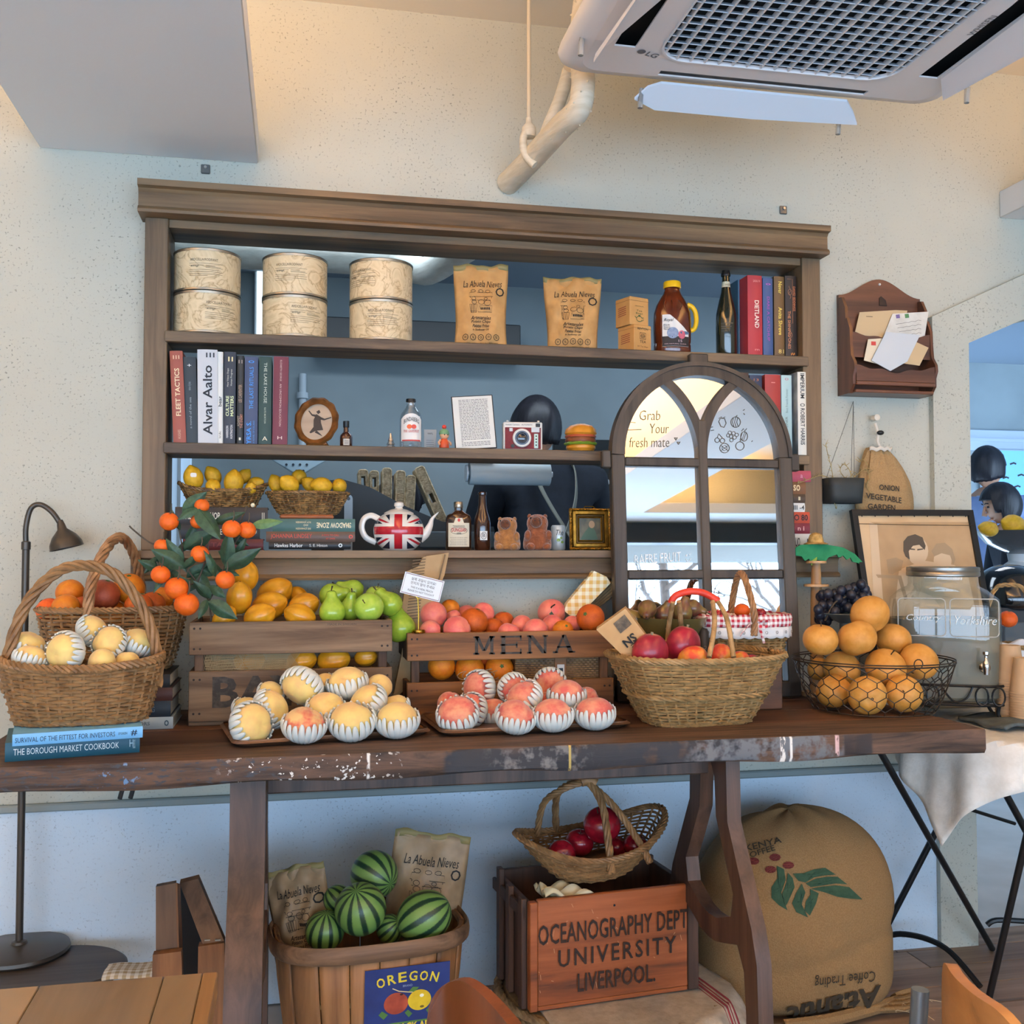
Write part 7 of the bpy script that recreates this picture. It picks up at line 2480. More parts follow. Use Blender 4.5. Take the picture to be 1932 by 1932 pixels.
NEWS=mat('newsprint_tan','#b59a72','#a38860',rough=.8,scale=9,gain=1.05)
NEWSD=mat('newsprint_print','#6f5e48',rough=.8,gain=1.)
def wrap(lab,pts,y,th,m,lean,ink=True,name='newspaper_wrap',cat='paper',chk=None,folds=0):
 c=PY(sum(p[0]for p in pts)/len(pts),max(p[1]for p in pts),y)
 q=T(name,lab,cat,c)
 out=[]
 for u,v in pts:
  p=PY(u,v,y)-c
  out.append((p.x,p.z))
 n=len(out)
 k=MB()
 zs=[b for a,b in out]
 vs=[(a,-th/2+lean*b*.0+.004*math.sin(i*2.1),b)for i,(a,b)in enumerate(out)]+[(a,th/2,b)for a,b in out]
 tri=tessellate_polygon([[V((a,b,0))for a,b in out]])
 fs=[tuple(t)for t in tri]+[tuple(i+n for i in t[::-1])for t in tri]+[(i,(i+1)%n,(i+1)%n+n,i+n)for i in range(n)]
 k.add(vs,fs)
 k.build('folded_sheet',chk or m,q,ang=20)
 return q,out
q,o_=wrap('folded tan newspaper standing in front of the hatch sill, behind the white card',[(742,1310),(768,1180),(755,1165),(768,1078),(790,1068),(798,1050),(846,1043),(838,1085),(822,1120),(800,1200),(775,1290),(750,1312)],-.15,.02,NEWS,0)
k=MB()
for i in range(22):
 z=PY(800,1052+5*i*1.1,-.15).z-q.location.z
 x0=PY(778-i*.6,1100,-.15).x-q.location.x
 stroke(k,[(x0,z),(x0+.035,z+.004)],.0025,(0,-.016,0),*XZ)
k.build('printed_lines',NEWSD,q,recalc=False)
k=MB()
stroke(k,[(PY(820,1120,-.15).x-q.location.x,PY(820,1120,-.15).z-q.location.z),(PY(838,1046,-.15).x-q.location.x,PY(838,1046,-.15).z-q.location.z)],.004,(0,-.0165,0),*XZ)
k.build('fold_line',NEWSD,q,recalc=False)
GY=check('gingham_yellow','#e6dcc2','#cfa75c',.021)
GY2=mat('old_print_brown','#8f7b58','#6a583c',rough=.85,scale=18,gain=1.05)
q,o_=wrap('yellow gingham cloth roll leaning at the back right of the brown crate',[(1062,1152),(1068,1138),(1118,1077),(1142,1088),(1150,1100),(1100,1150),(1078,1165)],-.10,.028,None,0,name='cloth_roll',cat='cloth',chk=GY)
q,o_=wrap('rolled brown printed paper leaning beside the yellow gingham cloth',[(1082,1168),(1110,1140),(1150,1096),(1163,1108),(1150,1128),(1112,1158),(1095,1172)],-.085,.02,GY2,0,name='paper_roll_brown',cat='paper')
k=MB()
for i in range(5):
 a=PY(1100+4*i,1150+i,-.085)-q.location
 b=PY(1146+3*i,1106+4*i,-.085)-q.location
 stroke(k,[(a.x,a.z),(b.x,b.z)],.0018,(0,-.0155,0),*XZ)
k.build('printed_lines',mat('old_print_dark','#4b3d2a',gain=1),q,recalc=False)
BRASS=mat('brass','#c79a3c',rough=.2,metal=1.,gain=1.)
c=PY(790,1192,-.262)
q=T('card_clip','brass wire clip holding a white card, standing on the corner of the brown crate','card holder',(c.x,-.258,ZT+zm_[0]))
MB().lathe([(0,0),(.017,0),(.018,.002),(.018,.006),(.015,.009),(0,.009)],28).build('foot',BRASS,q)
zt_=PY(786,1120,-.258).z-ZT-zm_[0]
MB().tube([(0,0,.008),(0,0,zt_*.55),(-.002,0,zt_*.9)],.0016,8).build('wire_stem',BRASS,q)
k=MB()
k.tube([(.011*math.cos(t)-.002,.0+.0015,zt_+.010+.012*math.sin(t))for t in[2*PI*i/20 for i in range(20)]],.0011,6,True)
k.tube([(.009*math.cos(t)+.001,-.002,zt_-.004+.008*math.sin(t))for t in[2*PI*i/20 for i in range(20)]],.0011,6,True)
k.build('wire_loop',BRASS,q)
cu=[PY(u,v,-.262)for u,v in((764,1078),(838,1097),(829,1136),(756,1118))]
cc=sum(cu,V())/4
xd=((cu[1]-cu[0])+(cu[2]-cu[3])).normalized()
yd=((cu[0]-cu[3])+(cu[1]-cu[2])).normalized()
yd=(yd-xd*yd.dot(xd)).normalized()
w_,h_=(cu[1]-cu[0]).length,(cu[0]-cu[3]).length
q=T('notice_card','small white card with dark red border and handwritten notice, held by the brass clip','card',cc)
MB().prism(rect(w_,h_),.0012,(0,0,0),xd,yd).build('card',mat('card_white','#e8ecec',rough=.5,gain=1.),q)
k=MB()
stroke(k,rect(w_*.94,h_*.9),.0016,(0,0,0),xd,yd,.0004,True)
k.build('border',mat('border_maroon','#7a3038',gain=1),q,recalc=False)
for s,f,wf_,hf_ in(('실제 과일이 있어요!',.27,.62,.14),('만지지 말아 주세요',.08,.60,.14),('THIS IS A REAL PEACH',-.12,.56,.09),('PLEASE DO NOT TOUCH IT',-.28,.66,.09)):
 text(s,BLK,q,yd*(h_*f),xd,yd,w_*wf_,h_*hf_,lift=.0005)
# ================================================================ TRAYS OF NETTED PEACHES
TRW=wood('tray_walnut','#7d5a40','#563b29',0,rough=.4,freq=40,gain=1.0,vary=.05,coat=.2)
def tray(lab,c00,c10,c11,c01):
 """c's: pixel corners on the table: front left, front right, back right, back left"""
 P=[PZ(u,v,ZT)for u,v in(c00,c10,c11,c01)]
 c=sum(P,V())/4
 q=T('wooden_tray',lab,'tray',(c.x,c.y,ZT+.0005))
 xw,yw=(P[1]-P[0]).length/2,(P[3]-P[0]).length/2
 q.rotation_euler=(0,0,math.atan2(P[1].y-P[0].y,P[1].x-P[0].x))
 out=rrect(2*xw,2*yw,.03,5)
 k=MB()
 n=len(out)
 rings=[(.93,0),(1.0,.010),(1.03,.015),(1.028,.0165),(.98,.011),(.92,.0035)]
 vs=[]
 for s_,z in rings:
  vs+=[(a-math.copysign((1-s_)*xw,a),b-math.copysign((1-s_)*xw,b),z)for a,b in out]
 fs=[]
 for r_ in range(5):
  for i in range(n):
   fs.append((r_*n+i,r_*n+(i+1)%n,(r_+1)*n+(i+1)%n,(r_+1)*n+i))
 fs+=[tuple(range(n))[::-1],tuple(5*n+i for i in range(n))]
 k.add(vs,fs).build('tray',TRW,q,ang=30)
 MB().prism([(a*.9,b*.86)for a,b in out],.0005,(0,0,.0042),(1,0,0),(0,1,0)).build('tray_floor',TRW,q)
 return q
tray('walnut tray of pale yellow netted peaches, in front of the grey crate',(410,1417),(793,1391),(772,1350),(442,1372))
tray('walnut tray of pink netted peaches, in front of the brown crate',(803,1394),(1169,1375),(1142,1340),(814,1355))
ZTR=ZT+.003
g='netted peaches on the left tray'
for i,(u,v,rp,y0,net,me,lab,d)in enumerate((
  (475,1366,42,None,0,MEY[0],'pale peach at the front left corner of the left tray, net on its left side',(.75,.35,.5)),
  (574,1366,41,None,2,MER,'red-cheeked peach with cleft on the left tray, net loose at its left',(.1,.9,.35)),
  (664,1359,43,None,0,MEY[1],'speckled pale peach at the front of the left tray, third from the left',(0,.75,.65)),
  (749,1357,41,None,1,MEY[2],'pale peach at the front right corner of the left tray',(0,.95,.3)),
  (512,1337,38,-.52,2,MEY[1],'peach nearly covered by its white net, second row of the left tray',(.75,.5,.0)),
  (616,1337,38,-.52,1,MEY[0],'pale peach in the middle of the second row of the left tray',(.15,.8,.55)),
  (693,1327,39,-.52,1,MEY[2],'pale peach with its net to the lower right, second row of the left tray',(-.6,.55,.5)),
  (467,1338,29,-.49,1,MEY[1],'pale peach peeping out behind the left end of the left tray heap',(.4,.8,.3)),
  (744,1333,29,-.47,1,MEY[0],'pale peach peeping out behind the right end of the left tray heap',(-.2,.9,.3)),
  (569,1296,40,-.49,1,MEY[0],'pale peach at the top left of the left tray heap, net drawn over its top',(-.35,-.6,.7)),
  (655,1288,38,-.48,2,MEY[1],'peach at the top right of the left tray heap with upright white net',(-.15,.9,.2)),
  (511,1306,25,-.44,1,MEY[2],'half hidden peach behind the upper left of the left tray heap',(.3,.7,.4)),
  (612,1290,24,-.42,1,MEY[2],'half hidden peach between the two top peaches of the left tray',(-.3,.6,.5)),
  (715,1297,27,-.42,None,MEY[1],'bare pale peach behind the upper right of the left tray heap',(.2,.9,.1)))):
 netted(u,v,rp,y0,'tray1',me,net,lab,d,g,i*1.3,ZTR if y0 is None else None)
g='netted peaches on the right tray'
for i,(u,v,rp,y0,net,lab,d)in enumerate((
  (863,1347,39,None,0,'pink peach with cleft at the front left of the right tray',(-.1,.65,.75)),
  (973,1351,38,None,1,'pink peach at the front of the right tray, second from the left',(.15,.85,.5)),
  (1043,1348,38,None,2,'dark pink peach at the front of the right tray, third from the left',(0,1,.2)),
  (1122,1344,38,None,1,'pink peach at the front right end of the right tray',(0,.98,.25)),
  (888,1340,33,-.50,1,'pink peach behind the cleft one at the left of the right tray',(-.6,.4,.6)),
  (931,1343,31,-.50,2,'dark pink peach low between the first and second front peaches of the right tray',(0,.9,.3)),
  (849,1328,26,-.47,None,'bare pink peach behind the left end of the right tray',(0,.9,.2)),
  (988,1316,36,-.49,0,'pink peach in the second layer of the right tray, net to its lower right',(-.5,.6,.6)),
  (1069,1311,36,-.49,2,'pink peach sitting upright in its net in the second layer of the right tray',(0,1,.15)),
  (1027,1325,22,-.43,None,'bare pink peach deep in the middle of the right tray heap',(0,.9,.2)),
  (1107,1318,24,-.44,None,'bare pink peach behind the right end of the right tray',(0,.9,.2)),
  (903,1299,34,-.46,0,'pink peach at the top left of the right tray heap, net round its right edge',(-.7,.1,.7)),
  (968,1298,29,-.45,0,'pink peach behind the middle of the right tray heap, net over its top left',(.45,-.3,.85)),
  (1038,1291,31,-.45,0,'pink peach atop the right tray heap with a twist of net',(0,-.15,1)))):
 netted(u,v,rp,y0,'tray2',MEP[i%3],net,lab,d,g,i*1.3,ZTR if y0 is None else None)
# ================================================================ MANGO BASKET, BOWL, PICNIC BASKET
a,b=PZ(1250,1374,ZT),PZ(1440,1367,ZT)
wd=(b.x-a.x)/2
yf=(a.y+b.y)/2
rz_=.10
c=V(((a.x+b.x)/2-.012,yf+.085,ZT))
q=T('wicker_basket','large flared straw-coloured wicker basket of mangoes with a red-taped handle','basket',c,(0,0,rz_))
HM=PY(1330,1248,yf-.04).z-ZT
wicker(q,lambda t:(.128+.085*t**.9,.082+.058*t**.9),HM,3.6,22,36,.0031,WICKY,(.0055,4,.0042),lambda x,y:.006*abs(x)**2*(1 if x>0 else 1),seed=12,band=(.40,.50))
MB().lathe([(0,HM*.62),(.15,HM*.62)],20,1,.62).build('straw_bed',WICKD,q)
CANE=mat('handle_cane','#b39468','#8e7048',rough=.5,scale=40,gain=1.05)
L2=lambda u,v,y:M.Rotation(-rz_,3,'Z')@(PY(u,v,y)-c)
ya,yb2=c.y-.125,c.y+.10
fr1,fr2=L2(1338,1240,ya),L2(1384,1240,ya)
tpx=[(1278,1121),(1310,1117),(1338,1121),(1352,1130)]
for pth,nm in(([L2(1257,1250,yb2),L2(1262,1180,c.y+.05),L2(1270,1135,c.y)],'handle_cane'),([L2(1287,1230,yb2),L2(1285,1180,c.y+.05),L2(1281,1135,c.y)],'handle_cane'),
    ([fr1,L2(1348,1180,c.y-.08),L2(1345,1135,c.y-.02)],'handle_cane'),([fr2,L2(1372,1170,c.y-.08),L2(1354,1134,c.y-.02)],'handle_cane')):
 k=MB()
 P=spline(pth,10)
 k.tube(P,.0062,10)
 rope(k,P,.0062,1,.0016,14,5)
 k.build(nm,CANE,q,recalc=False)
k=MB()
P=spline([L2(1266,1138,c.y+.01),L2(1275,1124,c.y+.005),L2(1300,1116,c.y),L2(1328,1119,c.y-.01),L2(1356,1134,c.y-.02)],8)
k.tube(P,.0088,12)
rope(k,P,.0088,1,.001,16,5)
k.build('red_tape',mat('red_tape','#d9432f','#c2301f',rough=.45,scale=20,gain=1.08),q,recalc=False)
g='mangoes in the flared basket'
for i,(u,v,rp,y0,me,lab,d)in enumerate((
  (1225,1233,38,c.y-.06,ME_MANGOR,'dark red mango at the front left of the flared basket',(.1,.9,.15)),(1308,1245,27,c.y-.085,ME_MANGOY,'red and yellow mango at the front rim of the flared basket',(.9,.3,.2)),
  (1290,1218,37,c.y-.02,ME_MANGOR,'dark red mango highest in the middle of the flared basket',(.2,.9,0)),(1357,1240,25,c.y-.05,ME_MANGOY,'bright red mango right of the handle canes',(.3,.8,0)),
  (1394,1245,19,c.y-.04,ME_MANGOY,'small orange red mango at the right of the flared basket',(.9,.3,0)),(1416,1247,15,c.y-.02,ME_MANGOR,'low red mango at the far right rim of the flared basket',(.9,.2,0)))):
 p,r=place('mango',u,v,rp,y0)
 fruit('mango',me,p,r*.97,lab,'mango',g,d,i*1.2,(('stem',ME_MTIP),))
cu=[PY(u,v,c.y-.05)for u,v in((1125,1188),(1180,1148),(1222,1204),(1188,1250))]
q=T('newspaper_bag','folded brown newspaper bag with large black letters at the left of the flared basket','paper bag',cu[3])
o0=cu[3]
k=MB()
F_=[p-o0 for p in cu]
vs=F_+[p+V((.012,.035,.004))for p in F_]
k.add(vs,[(0,1,2,3),(7,6,5,4),(0,4,5,1),(1,5,6,2),(2,6,7,3),(3,7,4,0)])
k.build('bag',mat('newsprint_bag','#c4a273','#b08c5c',rough=.75,scale=9,gain=1.05),q,ang=20)
yd=(F_[1]-F_[2]).normalized()
xd_=(F_[2]-F_[3]).normalized()
nn=(F_[2]-F_[3]).cross(F_[0]-F_[3]).normalized()
if nn.dot(CAM-o0)<0:
 nn=-nn
ctr=(F_[1]+F_[2]+F_[3]*.7+F_[0]*.7)/3.4
xa_=(F_[2]-F_[1]).normalized()
ya_=(nn.cross(xa_)).normalized()
off_=nn*.0025
MB().prism(rect(.030,.036),0,ctr+off_-xa_*.024+ya_*.004,xa_,ya_).build('photo_print',mat('news_photo','#4c463e','#776c5c',rough=.8,scale=60,gain=1.),q,recalc=False)
text('SN',BLK,q,ctr+off_+xa_*.018-ya_*.006,-ya_,xa_,.034,.022,lift=.001,bold=.03)
k=MB()
for i in range(4):
 stroke(k,[(-.014,.030+.005*i),(.012,.030+.005*i)],.0018,ctr+off_,-ya_,xa_,.0008)
k.build('printed_lines',BLK,q,recalc=False)
p=PY(1255,1185,-.30)
rb=(PY(1325,1165,-.30).x-PY(1185,1165,-.30).x)/2
q=T('olive_bowl','olive green bowl of brown pears in front of the arched mirror','bowl',(p.x+.004,-.325,ZT+.10))
MB().lathe([(0,.005),(.05,.003),(.055,0),(.05,.012),(.085,.05),(.098,.088),(.1,.094),(.095,.094),(.08,.052),(0,.02)],40).build('bowl',mat('olive_glaze','#5e5634','#4f4929',rough=.25,scale=3,gain=1.05,coat=.3),q)
st=T('bowl_support','unseen added box holding up the olive bowl, behind the flared basket','box',(p.x+.004,-.325,ZT))  # support added out of sight to hold the bowl at height
MB().box((-.09,-.075,0),(.09,.075,.085),.003).build('box',TABW,st)
MB().box((-.094,-.079,.085),(.094,.079,.0985),.003).build('lid',TABW,st)
q.location.z=PY(1255,1168,-.41).z-.094
st.scale.z=(q.location.z-ZT)/.0985
g='brown pears in the olive bowl'
for i,(u,v,rp,y0,lab,d)in enumerate((
  (1221,1150,20,-.36,'brown-green pear with its tip to the viewer in the olive bowl',(-.2,-.5,.9)),(1198,1166,17,-.35,'dark purple-brown pear at the left of the olive bowl',(-.5,.5,.1)),
  (1253,1158,20,-.35,'brown pear behind the left handle canes in the olive bowl',(.3,.8,.2)),(1287,1154,22,-.34,'purple-brown pear in the middle right of the olive bowl',(.2,.8,.1)),
  (1308,1148,19,-.31,'pear leaning to the right at the top of the olive bowl',(.95,-.3,.2)),(1240,1172,15,-.37,'low dark pear at the rim of the olive bowl',(.5,.3,.4)))):
 pc,r=place('olive',u,v,rp,y0)
 fruit('pear',ME_PEARB,pc,r*.9,lab,'pear',g,d,i*1.4,(('stem',ME_STEM),))
GR=check('gingham_red','#e6dcd8','#a82c3c',.014,(0,2))
a,b=PY(1330,1200,-.36),PY(1502,1190,-.36)
c=V(((a.x+b.x)/2,-.30,0))
wx_=(b.x-a.x)/2*.97
zt_=PY(1415,1172,-.40).z
z0_=PY(1415,1240,-.40).z
q=T('picnic_basket','small willow basket lined with red gingham and white lace, right of the flared basket','basket',(c.x,c.y,z0_),(0,0,-.04))
hp_=zt_-z0_
wicker(q,lambda t:(wx_*(.86+.12*t),.085*(.86+.14*t)),hp_,2.6,12,28,.0034,WICKY,(.005,3,.004),seed=21)
k=MB()
pts_=plan_pts(wx_*1.03,.090,2.6,90)
k.grid(lambda a_,b_:(lambda p_:(p_[0]*(1+.03*math.sin(b_*PI)),p_[1]*(1+.06*math.sin(b_*PI)),hp_+.014-.034*b_+.003*math.sin(a_*2*PI*13)))(pts_[int(a_*90)%90]),90,5,True)
k.grid(lambda a_,b_:(lambda p_:(p_[0]*(1-.22*b_),p_[1]*(1-.22*b_),hp_+.014-.02*b_))(pts_[int(a_*90)%90]),90,3,True)
k.build('gingham_lining',GR,q,solid=.001)
k=MB()
pts2=plan_pts(wx_*1.045,.094,2.6,120)
k.grid(lambda a_,b_:(lambda p_,i_:(p_[0]*(1+.006*math.sin(i_*1.6)),p_[1]*(1+.012*math.sin(i_*1.6)),hp_-.018-b_*(.026+.004*abs(math.sin(i_*PI/5)))))(pts2[int(a_*120)%120],int(a_*120)),120,3,True)
LACE=mat('lace_white','#e2e0dc',rough=.9,gain=1.)
k.build('lace_trim',LACE,q,solid=.001)
k=MB()
for i in range(0,120,5):
 p_=pts2[i]
 n_=V((p_[0]/wx_**2,p_[1]/.094**2,0)).normalized()
 t_=V((-n_.y,n_.x,0))
 c_=V((p_[0],p_[1],hp_-.031))+n_*.0025
 k.tube([c_+t_*(.0036*math.cos(s_))+V((0,0,.0036*math.sin(s_)))for s_ in[2*PI*j/8 for j in range(8)]],.0008,4,True)
k.build('lace_holes',mat('lace_shadow','#9c9590',gain=1),q,recalc=False)['kind']='stuff'
k=MB()
k.tube(spline([(-.012,-.1,hp_-.006),(-.03,-.106,hp_-.018),(-.046,-.106,hp_-.038)],4),.004,6,flat=.4)
k.tube(spline([(.004,-.1,hp_-.006),(.012,-.106,hp_-.03),(.02,-.106,hp_-.058)],4),.004,6,flat=.4)
k.tube(spline([(-.006,-.1,hp_-.004),(.03,-.112,hp_-.0),(.022,-.108,hp_-.016),(-.004,-.1,hp_-.006)],4),.0045,6,flat=.4)
k.build('ribbon',GR,q)
hz=PY(1417,1082,-.30).z-z0_
twisted_handle(q,[(-.004,-.095,hp_*.6),(-.002,-.094,hp_+.02),(-.004,-.045,hz*.90),(.0,.0,hz),(.004,.045,hz*.90),(.006,.09,hp_+.02),(.006,.092,hp_*.7)],.006,5,.0042,4,mat('willow_light',''))
g='red fruit in the picnic basket'
for i,(u,v,rp,lab)in enumerate(((1400,1152,15,'orange red fruit left of the handle in the picnic basket'),(1434,1157,11,'red fruit right of the handle in the picnic basket'),(1352,1160,12,'red fruit at the left end of the picnic basket'))):
 pc,r=place('picnic',u,v,rp,-.31)
 fruit('apple',ME_APPLER if i else ME_TANG,pc,r,lab,'fruit',g,(0,.9,.2),i)
st=T('picnic_stand','unseen added box holding up the picnic basket, behind the flared basket','box',(c.x,c.y,ZT))  # added stand, hidden by the flared basket, carries the picnic basket
MB().box((-.09,-.06,0),(.09,.06,z0_-ZT),.003).build('box',TABW,st)
a,b=PY(1318,1225,-.39),PY(1338,1186,-.39)
q=T('dark_bottle','small dark bottle with embossed letters between the olive bowl and the picnic basket','bottle',((a.x+b.x)/2,-.385,ZT+.085))
st=None
w_=(b.x-a.x)/2
MB().lathe([(0,0),(w_,0),(w_,b.z-ZT-.085-w_*.6),(w_*.7,b.z-ZT-.085),(0,b.z-ZT-.083)],20).build('bottle',mat('dark_stoneware','#2a241f',rough=.5,gain=1.),q)
text('2\n1\n0',mat('embossed_tan','#7a6a54',gain=1),q,(0,-1,(b.z-ZT-.085)*.55),*XZ,.010,.034,bend=w_+.0004)
st2=T('dark_bottle_stand','unseen added block holding up the small embossed bottle','box',((a.x+b.x)/2,-.385,ZT))  # unseen block added so the bottle has something to stand on
MB().box((-w_*1.1,-w_*.9,0),(w_*1.1,w_*.9,.085),.002).build('box',TABW,st2)
# ================================================================ RIGHT END: WIRE BASKET, PALM TOY, PHOTO, DRINKS JAR
WIRE=mat('rusty_wire','#3d332b',rough=.5,metal=.5,gain=1.)
c=V((PY(1641,1300,-.42).x,-.42,ZT))
zr=PY(1640,1257,-.56).z-ZT
q=T('wire_basket','round chicken-wire basket heaped with brown pears near the right end of the table','basket',c)
ra,rb_=(PY(1772,1240,-.41).x-PY(1508,1225,-.41).x)/2,.155
c.x=(PY(1772,1240,-.41).x+PY(1508,1225,-.41).x)/2
q.location=c
k=MB()
WP=lambda an,h:V(((rb_+(ra-rb_)*h**.75)*math.cos(an),(rb_+(ra-rb_)*h**.75)*math.sin(an),.006+(zr-.006)*h))
NH,NV=26,5
for i in range(NH):
 for j in range(NV):
  o_=.5 if j%2 else 0
  a0=2*PI*(i+o_)/NH
  da=PI/NH
  h0,h1,h2=j/NV,(j+.45)/NV,(j+1)/NV
  k.tube([WP(a0,h0),WP(a0,h1)],.0013,4)
  for s in(-1,1):
   k.tube([WP(a0,h1),WP(a0+s*da,h2)],.0013,4)
o=k.build('chicken_wire',WIRE,q,recalc=False)
o['kind']='stuff'
k=MB()
for h in(0,1):
 k.tube([WP(2*PI*i/48,h)for i in range(48)],.0022,6,True)
k.tube([WP(2*PI*i/48,1)+V((0,0,.006))for i in range(48)],.0018,6,True)
for i in range(8):
 a0=2*PI*i/8
 k.tube([V((0,0,.006)),WP(a0,0)],.0014,5)
k.build('hoop',WIRE,q,recalc=False)
k=MB()
k.tube([(.012*math.cos(t),-ra-.004,zr+.010+.012*math.sin(t))for t in[2*PI*i/14 for i in range(14)]],.0015,5,True)
k.build('ring',WIRE,q,recalc=False)
g='brown pears in the wire basket'
for i,(u,v,rp,y0,lab,d)in enumerate((
  (1573,1306,33,None,'round brown pear at the bottom left of the wire basket',(-.2,.7,.3)),(1636,1314,37,None,'round brown pear at the bottom middle of the wire basket, dimple to the front',(0,.1,-.98)),
  (1705,1311,35,None,'round brown pear at the bottom right of the wire basket, dimple upper left',(-.3,.25,.92)),(1588,1262,35,-.46,'round brown pear in the second layer at the left of the wire basket',(.3,.6,-.5)),
  (1671,1259,38,-.46,'round brown pear with a short stem, middle of the second layer of the heap',(.15,.8,.45)),(1734,1248,36,-.43,'round brown pear at the right rim of the wire basket',(.5,.6,-.3)),
  (1545,1262,22,-.40,'brown pear behind the wire at the left side of the wire basket',(-.5,.5,.2)),(1548,1207,33,-.42,'round brown pear with a dark upright stem at the upper left of the heap',(.03,.97,.15)),
  (1617,1204,37,-.42,'large round brown pear in the centre of the third layer of the heap',(-.3,.9,-.2)),(1686,1207,33,-.40,'smooth round brown pear at the right of the third layer of the heap',(.4,.8,-.3)),
  (1641,1159,37,-.38,'topmost round brown pear crowning the heap, dimple low on its face',(.3,-.65,.7)))):
 if y0 is None:
  p,r=rest(u,v-2,rp*.92,ZT+.008)
  r/=.92
  PILES.setdefault('wire',[]).append((p,r))
 else:
  p,r=place('wire',u,v,rp,y0)
 fruit('pear',ME_ASIAN,p,r*.95,lab,'pear',g,d,i*1.3,(('stem',ME_ASTEM),)if i in(4,7,2)else(('calyx',ME_CALYX),))
PINE=wood('toy_pine','#c9a070','#b0875a',2,rough=.5,freq=18,gain=1.05,vary=.03)
p=PZ(1550,1335,ZT)
yp=-.14
px0=PY(1541,1200,yp).x
q=T('palm_toy','wooden toy palm tree with green felt fronds and a small straw hat on top','toy',(px0,yp,ZT))
zz=lambda v:PY(1541,v,yp).z-ZT
k=MB()
MB().lathe([(0,0),(.022,0),(.016,zz(1110)),(.013,zz(1062)),(0,zz(1060))],20).build('trunk',PINE,q)
for v,r in((1104,.036),(1060,.030)):
 MB().lathe([(0,zz(v)-.004),(r,zz(v)-.004),(r,zz(v)+.003),(0,zz(v)+.003)],28).build('disc',PINE,q)
FELT=mat('green_felt','#2f8a5c','#277a50',rough=.95,scale=30,gain=1.05)
def frond(pts,thick,m):
 P=[PY(u,v,yp)-q.location for u,v in pts]
 return MB().prism([(a.x,a.z)for a in P],thick,(0,-thick/2,0),*XZ).build('frond',m,q,ang=20)
frond([(1496,1036),(1510,1028),(1541,1026),(1541,1050),(1528,1060),(1526,1054),(1518,1058),(1512,1050),(1500,1048)],.006,FELT)
frond([(1541,1026),(1562,1028),(1590,1033),(1612,1045),(1626,1060),(1630,1070),(1618,1062),(1608,1060),(1604,1052),(1597,1056),(1590,1048),(1582,1052),(1578,1046),(1562,1052),(1556,1060),(1541,1056)],.006,FELT)
frond([(1533,1028),(1545,1028),(1545,1046),(1536,1068),(1530,1066),(1533,1044)],.004,mat('felt_lime','#8fa848',rough=.95,gain=1.05))
MB().lathe([(.033,zz(1027)),(.034,zz(1026)),(.022,zz(1023)),(.020,zz(1016)),(.016,zz(1009)),(.008,zz(1006)),(0,zz(1005))],28,rf=lambda a,z:1+.03*math.sin(11*a)).build('straw_hat',mat('hat_straw','#c9a462','#9a7a40',rough=.8,scale=70,bump=.8,bscale=90,gain=1.05),q,solid=.0015)
MB().lathe([(0,0),(.045,0),(.045,.012),(0,.012)],28).build('foot',PINE,q)
GRAPE=mat('grape_black','#22242e','#2d3040',rough=.35,scale=4,gain=1.,vary=.3)
me_g=MB().ball((0,0,0),(1,1,1.08),14,10).mesh('grape',GRAPE,80)
c=PY(1590,1138,-.24)
q=T('grape_bunch','bunch of black grapes hanging over a dish between the palm toy and the framed photo','grapes',c)
rr=random.Random(17)
spots_=[]
for u,v in[(1625,1102),(1612,1108),(1600,1112),(1632,1112),(1587,1114),(1575,1120),(1618,1120),(1606,1122),(1594,1124),(1562,1120),(1582,1130),(1570,1132),(1628,1126),(1614,1132),(1602,1134),(1590,1136),(1578,1142),(1566,1142),(1552,1122),(1548,1126),(1556,1132),(1544,1150),(1552,1142),(1556,1152),(1566,1152),(1546,1160),(1558,1162),(1550,1170),(1560,1172),(1545,1168),(1600,1146),(1612,1144),(1625,1138),(1588,1148),(1576,1154),(1636,1122),(1640,1132),(1568,1162)]:
 y=-.245+.03*rr.random()
 for _ in range(40):
  pc=PY(u,v,y)
  r=9.2*mpp(pc)
  if all((pc-a).length>(r+b)*.88 for a,b in spots_):
   break
  y+=.003
 spots_.append((pc,r))
 put('grape',me_g,q,pc-c,None,r)
MB().tube(spline([V((.04,.01,.04)),V((.02,.01,.02)),V((-.02,.01,.0)),V((-.05,.01,-.05))],4),.003,6).build('stem',TWIG,q)
p=PY(1595,1175,-.22)
q=T('grape_stand','dim pedestal dish carrying the grapes, behind the wire basket','dish',(p.x,-.215,ZT))
h_=PY(1595,1156,-.22).z-ZT
MB().lathe([(0,0),(.05,0),(.045,.01),(.016,.03),(.014,h_-.03),(.05,h_-.012),(.075,h_-.002),(.073,h_),(.0,h_-.008)],32).build('dish',mat('dish_slate','#5d6a6c',rough=.3,gain=1.,coat=.3),q)
cu=[PY(1607,961,-.105),PY(1836,962,-.105),PY(1866,1190,-.20),PY(1650,1215,-.20)]
pw=(cu[1]-cu[0]).length
bl=V((cu[0].x+.0,-.17,0))
q=T('framed_photo','old sepia photograph of people in a thin black frame behind the drinks jar','picture frame',PY(1660,1240,-.19))
o0=q.location.copy()
tl,tr_=cu[0],cu[1]
dn=(cu[3]-cu[0]).normalized()
ph_=(cu[3]-cu[0]).length*1.12
xd=(tr_-tl).normalized()
yd=-(dn-xd*dn.dot(xd)).normalized()
ctr=(tl+tr_)/2-yd*ph_/2-o0
q_=ctr
hole_=rect(pw-.036,ph_-.036)
MB().prism(rect(pw,ph_),.016,ctr,xd,yd,[hole_]).build('frame',BLACK,q)
nn=xd.cross(yd)
pc_=ctr-nn*.008
